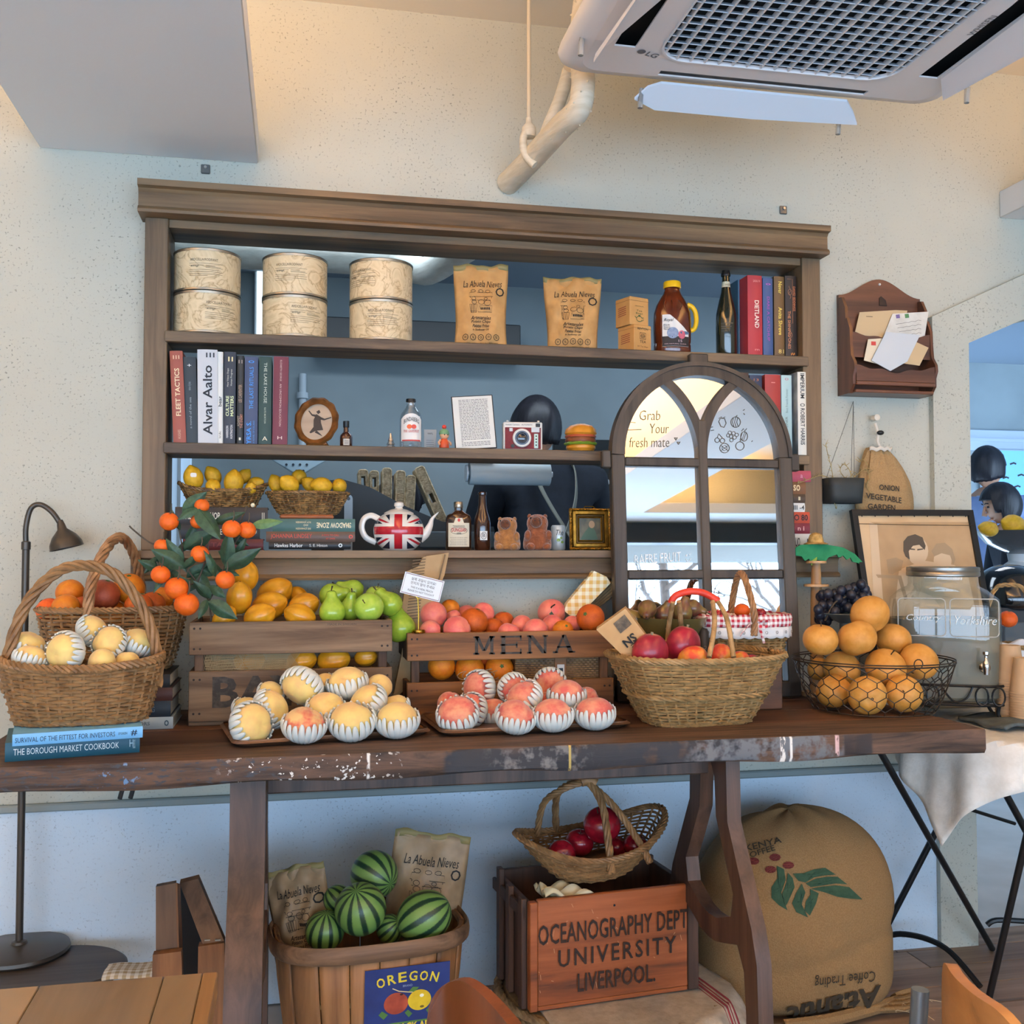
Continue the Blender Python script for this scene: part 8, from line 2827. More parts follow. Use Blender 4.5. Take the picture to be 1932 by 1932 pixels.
MB().prism(rect(pw-.03,ph_-.03),.003,pc_,xd,yd).build('print',mat('sepia_print','#d2b48c','#c3a37a',rough=.35,scale=5,gain=1.02),q)
S1,S2,S3=mat('sepia_mid','#a08a6c',gain=1),mat('sepia_deep','#544a3e',gain=1),mat('sepia_light','#cdb595',gain=1)
def FX(u,v):
 n_=nn
 d=ray(u,v)
 h=CAM+d*((pc_+o0-CAM).dot(n_)/d.dot(n_))-o0-pc_
 return h.dot(xd),h.dot(yd)
def fig(pts,m,l,nm='picture_figure'):
 MB().prism([FX(*p)for p in pts],0,pc_+nn*l,xd,yd).build(nm,m,q,recalc=False)
fig([(1640,985),(1835,985),(1850,1180),(1655,1195)],mat('sepia_ground','#b89b75','#a98c68',rough=.35,scale=7,gain=1.02),.0004,'picture_ground')
fig([(1640,985),(1655,990),(1668,1160),(1650,1165)],S3,.0007)
fig([(1690,1130),(1696,1075),(1720,1066),(1745,1058),(1770,1062),(1800,1066),(1826,1085),(1840,1150),(1840,1185),(1700,1190)],S3,.0007)
fig(oval(40,52,20,1731,1040),S3,.0010)
fig([(1704,1040),(1704,1022),(1712,1012),(1726,1008),(1740,1014),(1746,1030),(1744,1038),(1734,1028),(1722,1030),(1714,1040),(1716,1056),(1708,1050)],S2,.0014)
fig(oval(34,42,20,1778,1058),S3,.0010)
fig([(1757,1040),(1766,1026),(1782,1024),(1796,1036),(1802,1056),(1798,1066),(1792,1048),(1776,1044),(1762,1050)],S1,.0014)
fig([(1714,1034),(1726,1036),(1726,1038),(1714,1037)],S2,.0016)
fig([(1730,1036),(1741,1035),(1741,1037),(1730,1039)],S2,.0016)
fig([(1672,1056),(1690,1052),(1704,1058),(1700,1076),(1688,1080),(1684,1084),(1676,1082)],S1,.0010)
fig([(1652,1084),(1700,1086),(1712,1130),(1706,1132),(1694,1092),(1656,1090)],S1,.0012)
k=MB()
for i in range(9):
 x=-pw/2+.03+(pw-.06)*i/8
 k.prism(rect(.004,.010,x,ph_/2-.018),0,ctr+nn*.0005,xd,yd)
k.build('frame_clips',BLACK,q,recalc=False)
MB().tube([ctr+xd*(-pw/2+.01)+yd*(ph_/2-.045)+nn*.002,ctr+yd*(ph_/2-.049)+nn*.002,ctr+xd*(pw/2-.006)+yd*(ph_/2-.05)+nn*.002],.001,5).build('hanging_wire',WIRE,q)
ZC_=.755
tc_=V((2.03,-.42,ZC_))
q=T('folding_table','round folding table with black crossed tube legs at the right, under the linen cloth','table',(tc_.x,tc_.y,0))
L3=lambda p:p-V((tc_.x,tc_.y,0))
MB().lathe([(0,ZC_-.02),(.36,ZC_-.02),(.365,ZC_-.012),(.36,ZC_-.003),(0,ZC_-.003)],48).build('table_top',mat('table_black','#24262a',rough=.4,gain=1),q)
for a,b in((PY(1655,1408,-.40),PZ(1872,1790,.005)),(PY(1812,1480,-.20),PY(1666,1762,-.05)),(PY(1878,1462,-.45),PY(1975,1640,-.42)),(PY(1955,1500,-.55),PZ(1866,1882,.01))):
 MB().tube([L3(a),L3(b)],.0095,10).build('leg',BLACK,q)
for pts in([PY(1668,1768,-.06),PY(1700,1762,-.10),PY(1750,1772,-.16),PY(1795,1798,-.24),PY(1850,1862,-.34)],[PY(1862,1745,-.05),PY(1880,1736,-.06),PY(1935,1738,-.08)]):
 MB().tube(spline([L3(p)for p in pts],5),.0085,8).build('foot_bar',BLACK,q)
MB().tube([L3(PY(1826,1526,-.3)),L3(PY(1915,1554,-.3))],.005,8).build('brace',BLACK,q)
LINEN=mat('linen_cream','#ebe8e0','#dedad0',rough=.95,scale=30,gain=1.02,bump=.3,bscale=120)
LOY=lambda x,y:0
k=MB()
def cloth(a,b):
 s=.475
 x,y=(a-.5)*2*s,(b-.5)*2*s
 cs=math.cos(1.02)
 sn=math.sin(1.02)
 X,Y=x*cs-y*sn,x*sn+y*cs
 d=math.hypot(X,Y)
 R0=.372
 if d<=R0:
  return(X,Y,ZC_+.0015+.0006*math.sin(30*X))
 an=math.atan2(Y,X)
 over=d-R0
 fold=.014*math.sin(9*an)*min(1,over/.1)+.006*math.sin(23*an+1)*min(1,over/.1)
 rr_=R0+.012+over*.10+fold
 return(rr_*math.cos(an),rr_*math.sin(an),ZC_-over*.97+.002)
k.grid(cloth,56,56)
o=k.build('table_cloth',LINEN,None,loc=(tc_.x,tc_.y,0),solid=.0015)
tag(o,'creased cream linen cloth hanging in a point over the round folding table','cloth')
q=T('grey_napkin','dark grey folded cloth on the linen, just behind the right end of the long table','cloth',(1.93,-.46,ZC_+.004))
k=MB()
k.grid(lambda a,b:(-.13+.26*a,-.10+.2*b+.02*math.sin(5*a),.012+.008*math.sin(9*a+4*b)*math.sin(7*b+2)),22,16)
k.build('napkin',mat('napkin_grey','#5c6668','#4a5355',rough=.95,scale=30,gain=1.),q,solid=.008)
yj=-.27
xc=(PY(1693,1200,yj).x+PY(1866,1200,yj).x)/2
hw=(PY(1866,1200,yj).x-PY(1693,1200,yj).x)/2
zq=lambda v:PY(1780,v,yj).z
zb0=zq(1318)
q=T('jar_stand','black wire stand with looped rail under the drinks jar','stand',(xc,yj,ZC_+.003),(0,0,-.5))
k=MB()
zs_=zb0-ZC_-.003
SQ=plan_pts(hw*1.04,hw*.82,4.5,48)
k.tube([(a,b,zs_)for a,b in SQ],.004,6,True)
k.tube([(a,b,zs_+.052)for a,b in SQ],.004,6,True)
k.build('rail',BLACK,q)
for sx,sy in((-1,-1),(1,-1),(1,1),(-1,1)):
 MB().tube(spline([(sx*hw*.88,sy*hw*.7,zs_),(sx*hw*.86,sy*hw*.68,zs_*.5),(sx*hw*.95,sy*hw*.75,0)],4),.005,8).build('leg',BLACK,q)
k=MB()
for i in range(7):
 x=-hw*.85+hw*1.7*i/6
 if 2<i<5:
  continue
 k.tube([(x+.016*math.cos(t),-hw*.83,zs_+.026+.025*math.sin(t))for t in[2*PI*j/16 for j in range(16)]],.0026,5,True)
k.tube(spline([(-.02,-hw*.83,zs_+.05),(.0,-hw*.84,zs_+.02),(.02,-hw*.84,zs_+.008),(.045,-hw*.84,zs_+.02),(.06,-hw*.83,zs_+.05)],4),.003,6)
k.build('wire_loops',BLACK,q)
for i in range(4):
 MB().box((-hw*.9,-hw*.6+.3*hw*i*1.2,zs_-.003),(hw*.9,-hw*.6+.3*hw*i*1.2+.01,zs_)).build('cross_bar',BLACK,q)
q=T('drinks_jar','big clear glass drinks jar with grey metal lid, on the black wire stand','jar',(xc,yj,zb0+.004),(0,0,-.5))
hj=zq(1090)-zb0
rows_=[(.0,.90),(.01,.97),(.03,1.0),(.74,1.0),(.82,.97),(.885,.82),(.92,.66),(.94,.64),(1.0,.64)]
k=MB()
n=64
vs=[]
for h,s_ in rows_:
 e_=4.0 if h<.86 else 2.2
 vs+=[(a,b,hj*h)for a,b in plan_pts(hw*s_,hw*.80*s_ if h<.9 else hw*s_,e_,n)]
fs=[(r_*n+i,r_*n+(i+1)%n,(r_+1)*n+(i+1)%n,(r_+1)*n+i)for r_ in range(len(rows_)-1)for i in range(n)]+[tuple(range(n))[::-1]]
JAR=thin_glass('jar_glass',.07,(.93,.95,.94,1))
k.add(vs,fs).build('glass_body',JAR,q)
hl=zq(1168)-zb0
rows_=[(.012,.88),(.04,.965),(hl/hj,.965)]
k=MB()
vs=[]
for h,s_ in rows_:
 vs+=[(a,b,hj*h)for a,b in plan_pts(hw*s_,hw*.80*s_,4.0,n)]
fs=[(r_*n+i,r_*n+(i+1)%n,(r_+1)*n+(i+1)%n,(r_+1)*n+i)for r_ in range(2)for i in range(n)]+[tuple(range(n))[::-1],tuple(2*n+i for i in range(n))]
k.add(vs,fs).build('lemonade',mat('cloudy_lemonade','#d8d3c2',rough=.3,trans=.75,ior=1.2,gain=1.,sss=0.),q)
k=MB()
rl=hw*.655
k.lathe([(rl,hj),(rl+.003,hj+.003),(rl+.003,hj+.012),(rl+.0015,hj+.014),(rl+.003,hj+.017),(rl+.002,hj+.026),(rl-.006,hj+.028),(0,hj+.028)],44)
k.build('lid',mat('lid_zinc','#8f8c86',rough=.3,metal=.85,gain=1.),q)
EMB=mat('embossed_glass','#e2e2da',rough=.15,trans=.4,gain=1.)
text('Country',EMB,q,(-hw*.42,-hw*.802,hj*.67),*XZ,hw*.62,.022,shear=.3,lift=.002)
text('Yorkshire',EMB,q,(hw*.48,-hw*.802,hj*.66),*XZ,hw*.72,.024,shear=.3,lift=.002)
k=MB()
for s_ in(-1,1):
 out=rrect(hw*.84,hj*.30,.012)
 k.tube([(a+s_*hw*.46,-hw*.805,b+hj*.68)for a,b in out],.0016,5,True)
k.build('embossed_panel',EMB,q)
CHR=mat('chrome','#d4d6d8',rough=.12,metal=1.,gain=1.)
k=MB()
sx=PY(1838,1255,yj-.2).x-xc
zs2=zq(1255)-zb0+.005
k.X=M.Translation((hw*.62,-hw*.80,zs2))@M.Rotation(PI/2,4,'X')
k.lathe([(0,0),(.014,0),(.015,.004),(.012,.008),(.007,.010),(.007,.035),(0,.036)],18)
k.X=M.Translation((hw*.62,-hw*.80-.032,zs2-.016))
k.lathe([(0,0),(.0075,0),(.008,.01),(.0095,.02),(.009,.034),(.005,.04),(.0045,.05),(.009,.055),(.009,.062),(0,.064)],16)
k.build('spigot',CHR,q)
ORD='second third fourth fifth sixth seventh eighth ninth tenth eleventh twelfth thirteenth fourteenth fifteenth sixteenth seventeenth'.split()
CUPM=mat('kraft_cup','#bfa07c','#b39470',rough=.7,scale=10,gain=1.05)
k=MB()
k.lathe([(0,.004),(.026,.003),(.0265,0),(.0275,0),(.0385,.092),(.0400,.0935),(.0400,.0955),(.0380,.0955),(.0372,.0925),(.026,.006),(0,.006)],26)
me_cup=k.mesh('paper_cup',CUPM,38)
for st_,(u,v0,ncup,nm)in enumerate(((1906,1365,17,'taller'),(1934,1345,13,'cut-off'))):
 p=PY(u,1300,-.40 if st_==0 else-.46)
 zb_c=ZC_+.0045
 for i in range(ncup):
  o=put('paper_cup',me_cup,None,(p.x,p.y,zb_c+.0+i*.0072),(PI,0,i*.3))
  o.location.z+=.0955
  top=i==ncup-1
  tag(o,('upside-down kraft paper cup topping the %s stack at the right edge'%nm)if top else('kraft paper cup, %s from the top of the %s upside-down stack at the right edge'%(ORD[ncup-2-i],nm)),'cup','paper cups in the %s stack'%nm)
p=PY(1905,1232,-.16)
q=T('wicker_basket','small wicker basket with a white napkin, cut by the right edge behind the paper cups','basket',(p.x+.03,-.13,ZC_+.09))
wicker(q,lambda t:(.085+.02*t,.06+.012*t),p.z-ZC_-.09+.02,2.4,9,26,.0034,WICKY,(.0045,3,.0036),seed=31)
hb=p.z-ZC_-.09+.02
hz=PY(1895,1104,-.13).z-ZC_-.09
twisted_handle(q,[(-.095,0,hb*.7),(-.094,0,hb+.05),(-.06,0,hz-.02),(-.01,0,hz),(.05,0,hz-.02),(.09,0,hb+.04),(.095,0,hb*.7)],.004,3,.0036,5,WICKY)
st=T('basket_block','plain dark block under the small wicker basket behind the paper cups','box',(p.x+.03,-.13,ZC_+.003))
MB().box((-.07,-.05,0),(.07,.05,.086),.003).build('box',DARKG,st)
n_=T('white_napkin','white napkin draped in the small wicker basket at the right edge','napkin',(p.x+.02,-.15,ZC_+.09+hb))
k=MB()
k.grid(lambda a,b:(-.085+.17*a,-.075+.10*b,.018*math.sin(PI*a)*math.sin(PI*min(1,b*1.1))-.085*max(0,.45-b)*(1.4-.8*abs(2*a-1))+.006*math.sin(14*a)),24,16)
k.build('cloth',mat('napkin_white','#e3e4e6',rough=.9,gain=1.),n_,solid=.0015)
pc=PY(1902,1168,-.15)
fruit('orange',ME_TANG,pc,17*mpp(pc),'single orange sitting on the white napkin at the right edge','orange',None,(0,.9,.3),0,(('stem_scar',ME_NAVEL),))
a,b=PY(1745,1345,-.1),PY(1835,1290,-.1)
q=T('brown_bag','printed brown paper bag seen under the drinks jar, between the stand legs','paper bag',((a.x+b.x)/2,-.12,ZC_+.003))
w_=(b.x-a.x)/2
MB().box((-w_,-.025,0),(w_,.025,.09),.004).build('bag',mat('bag_kraft_dim','#a58a66','#93795a',rough=.8,scale=14,gain=1.),q)
text('CENTRAL MARKET',BLK,q,(0,-.025,.02),*XZ,w_*1.3,.008)
for i in range(2):
 k=MB()
 stroke(k,rect(.022,.026),.002,(-w_*.45+w_*.7*i,-.025,.058),*XZ,.0006,True)
 stroke(k,[(-.006,-.006),(0,.008),(.006,-.006)],.002,(-w_*.45+w_*.7*i,-.025,.058),*XZ)
 k.build('emblem',BLK,q,recalc=False)
q=T('plastic_pack','crumpled clear plastic pack beside the printed brown bag under the jar','packet',(PY(1855,1330,-.12).x,-.13,ZC_+.003))
MB().ball((0,0,.035),(.045,.03,.034),20,12,lambda th,ph:1+.10*math.sin(5*th+3*ph)*math.sin(4*ph)).build('packet',mat('pack_grey','#b9b4ac',rough=.25,trans=.3,gain=1.),q,ang=15)
# ================================================================ WALL RACK, BURLAP BAG, PLANTER
MAH=wood('rack_wood','#6f4530','#4d2e20',0,rough=.4,freq=22,gain=1.05,vary=.08,coat=.15)
MAHZ=wood('rack_wood_z','#6f4530','#4d2e20',2,rough=.4,freq=22,gain=1.05,vary=.08,coat=.15)
o0=V((PY(1585,740,-.01).x,0,PY(1650,750,-.0).z))
q=T('letter_rack','brown wooden wall rack with three scalloped pockets holding old letters','letter rack',o0)
A=lambda u,v,y:PY(u,v,y)-o0
w0,w1=A(1583,700,-.01).x,A(1737,700,-.01).x
ztop=A(1655,527,-.012).z
zsh=A(1580,556,-.012).z
wm_=(w0+w1)/2
bk=[(w0,.0),(w1,.0),(w1,zsh)]+[(wm_+(w1-wm_)*(1-t),zsh+(ztop-zsh)*(.5-.5*math.cos(PI*t))*(1 if t>.05 else 0))for t in[i/12 for i in range(1,12)]]+[(wm_,ztop)]+[(wm_-(wm_-w0)*t,zsh+(ztop-zsh)*(.5+.5*math.cos(PI*t)))for t in[i/12 for i in range(1,12)]]+[(w0,zsh)]
MB().prism(bk,.012,(0,-.012,0),*XZ).build('back_board',MAH,q)
MB().lathe([(0,0),(.004,0),(.003,.004),(0,.0045)],10).build('nail',mat('pearl','#e8e0d4',rough=.3,gain=1),q,loc=(wm_,-.012,ztop-.016)).rotation_euler=(PI/2,0,0)
MB().prism([(-.012,0),(.014,0),(.010,.018),(-.006,.030),(-.012,.024)],.004,(wm_+.01,-.0145,zsh-.028),*XZ).build('hook_plate',mat('rack_dark','#2c1c14',gain=1),q)
depth_=[.050,.075,.098]
levels=[A(1640,592,-.06).z,A(1640,628,-.08).z,A(1640,690,-.1).z]
side=[(.012,zsh-.01),(.030,zsh-.012),(.050,levels[0]+.02),(.052,levels[0]-.02),(.058,levels[1]+.05),(.076,levels[1]+.014),(.078,levels[1]-.03),(.082,levels[2]+.035),(.100,levels[2]+.010),(.102,levels[2]-.01),(.092,.05),(.092,.025),(.07,0),(.012,0)]
for x in(w0,w1-.009):
 MB().prism([(a,b)for a,b in side],.009,(x,0,0),(0,-1,0),(0,0,1)).build('side_panel',MAHZ,q)
for i,(dp,zt_)in enumerate(zip(depth_,levels)):
 zlo=zt_-(.075 if i<2 else zt_-.035)
 top=[(w0+.009+(w1-w0-.018)*t,zt_-(.016*math.sin(PI*t)**2 if i else-.006*math.sin(2*PI*t)**2)+.004*math.cos(6*PI*t))for t in[j/18 for j in range(19)]]
 MB().prism([(w0+.009,zlo),(w1-.009,zlo)]+top[::-1],.007,(0,-dp,0),*XZ).build('pocket_front',MAH,q)
MB().box((w0+.009,-.092,.0),(w1-.009,-.012,.010),.002).build('base_board',MAH,q)
MB().box((w0+.009,-.10,.022),(w1-.009,-.088,.034),.002).build('bottom_moulding',MAH,q)
LT=[mat('letter_tan','#c3ab84',gain=1.02),mat('letter_white','#d9d5ca','#c9c5ba',rough=.8,scale=20,gain=1.02),mat('letter_blue','#c2c8cc',gain=1.02),mat('letter_cream','#dccdb0',gain=1.02)]
for i,(pts,y,m,lab,extra)in enumerate((
  ([(1612,632),(1622,589),(1690,585),(1712,586),(1700,640),(1640,650)],-.062,LT[0],'tan envelope in the middle pocket of the letter rack','lines'),
  ([(1665,640),(1684,592),(1752,588),(1744,640),(1700,655)],-.067,LT[1],'white stamped envelope with handwriting in the middle pocket of the letter rack','stamps'),
  ([(1630,680),(1638,640),(1668,638),(1668,690)],-.083,LT[3],'cream envelope with a red stamp in the lower pocket of the letter rack','red'),
  ([(1644,680),(1672,626),(1736,632),(1712,682),(1680,700)],-.089,LT[2],'large pale blue letter in front in the lower pocket of the letter rack',None),
  ([(1700,685),(1728,645),(1752,656),(1735,690)],-.085,LT[0],'brown envelope at the right of the lower pocket of the letter rack',None))):
 c=PY(*pts[0],y)
 e=T('letter',lab,'letter',c,(0,0,0),'letters in the wall rack')
 P=[(PY(u,v,y)-c)for u,v in pts]
 MB().prism([(a.x,a.z)for a in P],.0012,(0,0,0),*XZ).build('envelope',m,e)
 if extra=='stamps':
  for(u,v),hx,s_ in(((1694,597),'#6f6090',.013),((1711,596),'#4f7f52',.014)):
   a=PY(u,v,y)-c
   MB().prism(rect(s_,s_*.9),0,(a.x,-.0004,a.z),(1,0,.15),(-.15,0,1)).build('stamp',inkm(hx),e,recalc=False)
  k=MB()
  for j in range(4):
   a,b=PY(1690+3*j,612+7*j,y)-c,PY(1738,604+8*j,y)-c
   stroke(k,[(a.x+(b.x-a.x)*t/8,a.z+(b.z-a.z)*t/8+.002*math.sin(t*3))for t in range(9)],.001,(0,0,0),*XZ)
  k.build('handwriting',inkm('#5a564e'),e,recalc=False)
 if extra=='red':
  a=PY(1648,648,y)-c
  MB().prism(rect(.016,.012),0,(a.x,-.0004,a.z),*XZ).build('stamp',inkm('#c0433c'),e,recalc=False)
 if extra=='lines':
  k=MB()
  a=PY(1634,597,y)-c
  stroke(k,[(a.x,a.z),(a.x+.022,a.z)],.0015,(0,0,0),*XZ)
  k.build('printed_lines',BLK,e,recalc=False)
BURL=mat('burlap_tan','#a88a60','#9c7e55',rough=.95,scale=260,lo=.4,hi=.6,gain=1.0,bump=.5,bscale=300)
ct=PY(1652,845,-.02)
q=T('burlap_bag','tan burlap drawstring bag lettered ONION VEGETABLE, hanging on a wall hook','bag',ct)
zl=PY(1652,985,-.04).z-ct.z
BW=lambda v,a,b:(PY(a,v,-.03).x-ct.x,PY(b,v,-.03).x-ct.x)
sil=[(845,1636,1670),(852,1632,1676),(865,1628,1688),(885,1622,1702),(910,1616,1714),(935,1612,1720),(955,1612,1721),(985,1612,1718),(1005,1618,1712)]
def bag(a,b):
 t=b*(len(sil)-1)
 i=min(len(sil)-2,int(t))
 f=t-i
 v=sil[i][0]+(sil[i+1][0]-sil[i][0])*f
 l0,r0=BW(sil[i][0],sil[i][1],sil[i][2])
 l1,r1=BW(sil[i+1][0],sil[i+1][1],sil[i+1][2])
 l,r=l0+(l1-l0)*f,r0+(r1-r0)*f
 z=PY(1652,v,-.03).z-ct.z
 an=2*PI*a
 d=.02+.022*min(1,b*1.5)
 w_=1+(.22*math.sin(9*an)*max(0,1-b*1.5))
 return((l+r)/2+(r-l)/2*math.cos(an)*(1 if abs(math.sin(an))<.3 else w_),-.016-.0+-d*math.sin(an)*w_*.8,z)
MB().grid(bag,48,20,True).build('sack',BURL,q)
cx=lambda u,v:(PY(u,v,-.06)-ct)
wb2=lambda u0,v0,sl:(lambda a,b:(lambda x,z:(x,-.016-.042*.8*math.sqrt(max(.05,1-((x-(cx(1666,v0).x))/.10)**2))-.004,z))(cx(u0,v0).x+a,cx(u0,v0).z+b+a*sl))
k=MB()
for s,u,v,wd,sl in(('ONION',1674,921,48,-.05),('VEGETABLE',1665,940,82,-.12),('GARDEN',1660,957,62,-.05)):
 text(s,BLK,q,(0,0,0),*XZ,wd*.00146,12*.00146,mb=k,warp=wb2(u,v,sl),bold=.015)
k.build('lettering',mat('burlap_ink','#33302c',rough=.9,gain=1.),q,recalc=False)
k=MB()
k.grid(lambda a,b:(BW(848,1634,1676)[0]*(1-a)+BW(848,1634,1676)[1]*a,-.03-.014*math.sin(PI*a),PY(1652,846,-.03).z-ct.z-.01+.012*b+.003*math.sin(20*a)),16,2)
k.build('white_hem',mat('hem_white','#d4cdbf',rough=.9,gain=1),q,solid=.002)
MB().tube(spline([V((.003,-.02,.0)),V((-.004,-.018,.018)),V((.0,-.014,.04)),V((-.006,-.010,PY(1650,800,-.01).z-ct.z))],4),.0045,8).build('cord',mat('cord_white','#d9d2c4',gain=1),q)
MB().ball((.004,-.022,PY(1657,818,-.02).z-ct.z),(.012,.008,.0075),12,8).build('toggle',BLACK,q)
MB().lathe([(0,0),(.010,0),(.009,.008),(.006,.018),(.010,.022),(0,.026)],14).build('wall_hook',mat('hook_cream','#d8cfbd',rough=.5,gain=1),q,loc=(-.006,0,PY(1650,790,-.01).z-ct.z)).rotation_euler=(PI/2,0,0)
yp_=-.055
c=PY(1589,928,yp_)
q=T('hanging_planter','small dark hanging pot with dry wiry succulents, between shelf and burlap bag','planter',c)
D=lambda u,v,y=yp_:PY(u,v,y)-c
hw_=(D(1622,905).x-D(1556,905).x)/2
z0,z1=D(1590,950).z,D(1590,903).z
k=MB()
k.box((-hw_*.92,-.04,z0),(hw_*.88,.04,z0+.004))
vs=[]
MB().grid(lambda a,b:(lambda p_:(p_[0]*(.9+.12*b),p_[1]*(.9+.12*b),z0+(z1-z0)*b))(plan_pts(hw_*.98,.042,5,40)[int(a*40)%40]),40,3,True).build('pot',mat('pot_slate','#2b3234',rough=.6,gain=1.),q,solid=.003)
MB().prism(plan_pts(hw_*.93,.039,5,40),.004,(0,0,z1-.006),(1,0,0),(0,1,0)).build('soil',mat('soil_brown','#3a2f25',rough=1.,gain=1.),q)
hk=D(1610,757,-.015)
for u,v in((1558,905),(1612,907),(1606,893)):
 MB().tube([hk,D(u,v)],.0009,5).build('cord',mat('cord_grey','#5d5a52',gain=1),q)
k=MB()
rr=random.Random(23)
DRY=mat('dry_stem','#b3a06e','#8d7a4e',rough=.8,scale=40,gain=1.02)
for pts in([(1572,905),(1568,880),(1562,858),(1558,838)],[(1596,905),(1585,888),(1592,876),(1604,890),(1606,915)],[(1570,905),(1550,897),(1530,903),(1505,912)],[(1575,905),(1570,930),(1578,960)],[(1604,905),(1600,930),(1606,945)],[(1612,900),(1632,885),(1640,900),(1635,920),(1650,935)],[(1640,885),(1630,868),(1622,872)]):
 P=spline([D(u,v,yp_-.02+.02*rr.random())for u,v in pts],6)
 k.tube(P,.0012,5)
 for p_ in P[::2]:
  for _ in range(2):
   d=V((rr.random()-.5,rr.random()-.5,rr.random()-.3))*.022
   k.tube([p_,p_+d],[.0012,.0006],4)
o=k.build('dry_plant',DRY,q,recalc=False)
# ================================================================ AIR CONDITIONER AND PIPES
ACW=mat('ac_white','#e4e0e0',rough=.45,gain=1.)
ACV=mat('ac_vane','#c9d3dd',rough=.4,gain=1.)
zc=2.366
ac=V((1.095,-1.08,zc))
q=T('air_conditioner','white four-way ceiling air conditioner with square lattice grille and open flaps','air conditioner',ac)
H2=.505
k=MB()
for h,s_,rr_ in((0,.44,.05),(.004,.475,.055),(.018,.497,.06),(.034,.505,.06),(.05,.500,.06)):
 pass
rows_=[(0,.455,.05),(.006,.482,.055),(.020,.500,.06),(.036,.505,.06),(.052,.500,.06)]
out=[rrect(2*s_,2*s_,r_,6)for h,s_,r_ in rows_]
n=len(out[0])
vs=[(a,b,rows_[i][0])for i in range(5)for a,b in out[i]]
fs=[(r_*n+i,r_*n+(i+1)%n,(r_+1)*n+(i+1)%n,(r_+1)*n+i)for r_ in range(4)for i in range(n)]+[tuple(4*n+i for i in range(n))]
k.add(vs,fs)
GX,GY0,GY1=.300,-.300,.372
slots=[[(-.405,-.33),(-.355,-.33),(-.355,.33),(-.405,.33)],[(.355,-.33),(.405,-.33),(.405,.33),(.355,.33)],[(-.27,.452),(.29,.452),(.29,.492-.05+.05),(-.27,.492)]if False else[(-.26,.425),(.28,.425),(.28,.448),(-.26,.448)],[(-.28,-.42),(.28,-.42),(.28,-.40),(-.28,-.40)]]
gh=[(a+.0,b+(GY0+GY1)/2)for a,b in rrect(2*GX,GY1-GY0,.075,6)]
k.prism(out[0],0,(0,0,0),(1,0,0),(0,-1,0),[])if False else None
pl=MB()
flip=lambda L_:[(a,-b)for a,b in L_]
pl.prism(flip(out[0]),.004,(0,0,0),(1,0,0),(0,-1,0),[flip(gh)]+[flip(s_)for s_ in slots])
pl.build('face_panel',ACW,q)
k.build('panel_edge',ACW,q)
kk=MB()
kk.prism(flip(rrect(.90,.90,.05,3)),.002,(0,0,.035),(1,0,0),(0,-1,0))
kk.build('dark_inside',mat('ac_inside','#1c1e20',rough=.8,gain=1.),q)
MB().box((-.42,-.42,.055),(.42,.42,.40),.01).build('cassette_box',ACW,q)
gr=MB()
ng=len(gh)
gi=[(a*.985,(b-(GY0+GY1)/2)*.985+(GY0+GY1)/2)for a,b in gh]
gr.prism(flip(gh),.010,(0,0,-.003),(1,0,0),(0,-1,0),[flip(gi)])
gr.build('grille_frame',ACW,q)
def half_len(y):
 yc=(GY0+GY1)/2
 e=(GY1-GY0)/2-abs(y-yc)
 return GX*.985 if e>.075 else GX*.985-.075+math.sqrt(max(0,.075**2-(.075-max(0,e))**2))
def half_wid(x):
 e=GX-abs(x)
 L_=(GY1-GY0)/2*.985
 return L_ if e>.075 else L_-.075+math.sqrt(max(0,.075**2-(.075-max(0,e))**2))
NS=23
for i in range(NS):
 y=GY0+.018+(GY1-GY0-.036)*i/(NS-1)
 hl_=half_len(y)
 k=MB()
 k.add([(-hl_,y-.0065,.001),(hl_,y-.0065,.001),(hl_,y-.005,.0),(-hl_,y-.005,.0),(-hl_,y+.0095,.013),(hl_,y+.0095,.013),(hl_,y+.008,.014),(-hl_,y+.008,.014)],[(0,1,2,3),(3,2,5,4),(4,5,6,7),(7,6,1,0),(0,3,4,7),(1,6,5,2)])
 k.build('slat',ACV,q)
for i in range(17):
 x=-GX+.02+(2*GX-.04)*i/16
 hw2=half_wid(x)
 yc=(GY0+GY1)/2
 MB().box((x-.002,yc-hw2,-.0015),(x+.002,yc+hw2,.012)).build('grille_bar',ACW,q)
def vane(P,m,nm='flap'):
 return MB().add([V(p)-ac for p in P]+[V(p)-ac+V((0,0,.006))for p in P],[(tuple(range(len(P)))),tuple(range(2*len(P)-1,len(P)-1,-1))]+[(i,(i+1)%len(P),(i+1)%len(P)+len(P),i+len(P))for i in range(len(P))]).build(nm,m,q,ang=25)
vane([PY(1248,158,-.640),PY(1598,192,-.640),PY(1610,214,-.605),PY(1617,236,-.590),PY(1420,225,-.588),PY(1235,208,-.590),PY(1197,188,-.600),PY(1222,166,-.62)],ACV)
X_=lambda u,v,x:PX(u,v,x)
def PX(u,v,x):
 d=ray(u,v)
 return CAM+d*((x-CAM.x)/d.x)
vane([PZ(1150,82,zc-.004),PZ(1300,-45,zc-.004),PZ(1240,-60,zc-.035),PZ(1120,118,zc-.035),PZ(1124,105,zc-.03)],ACW)
vane([PZ(1775,150,zc-.006),PZ(1960,10,zc-.006),PZ(1985,70,zc-.05),PZ(1932,107,zc-.05),PZ(1779,190,zc-.05)],ACW)
for P0 in((1097,95),(1209,195),(1582,245),(1825,185)):
 pc=PZ(*P0,zc-(.02 if P0[1]<100 else .06))
 k=MB()
 l0=pc-ac
 k.tube(spline([l0+V((.003,0,.035)),l0+V((0,0,.015)),l0+V((-.002,0,-.012))],4),.0065,8)
 k.build('clear_clip',mat('clear_plastic','#e8e8e4',rough=.1,trans=.7,gain=1.),q)
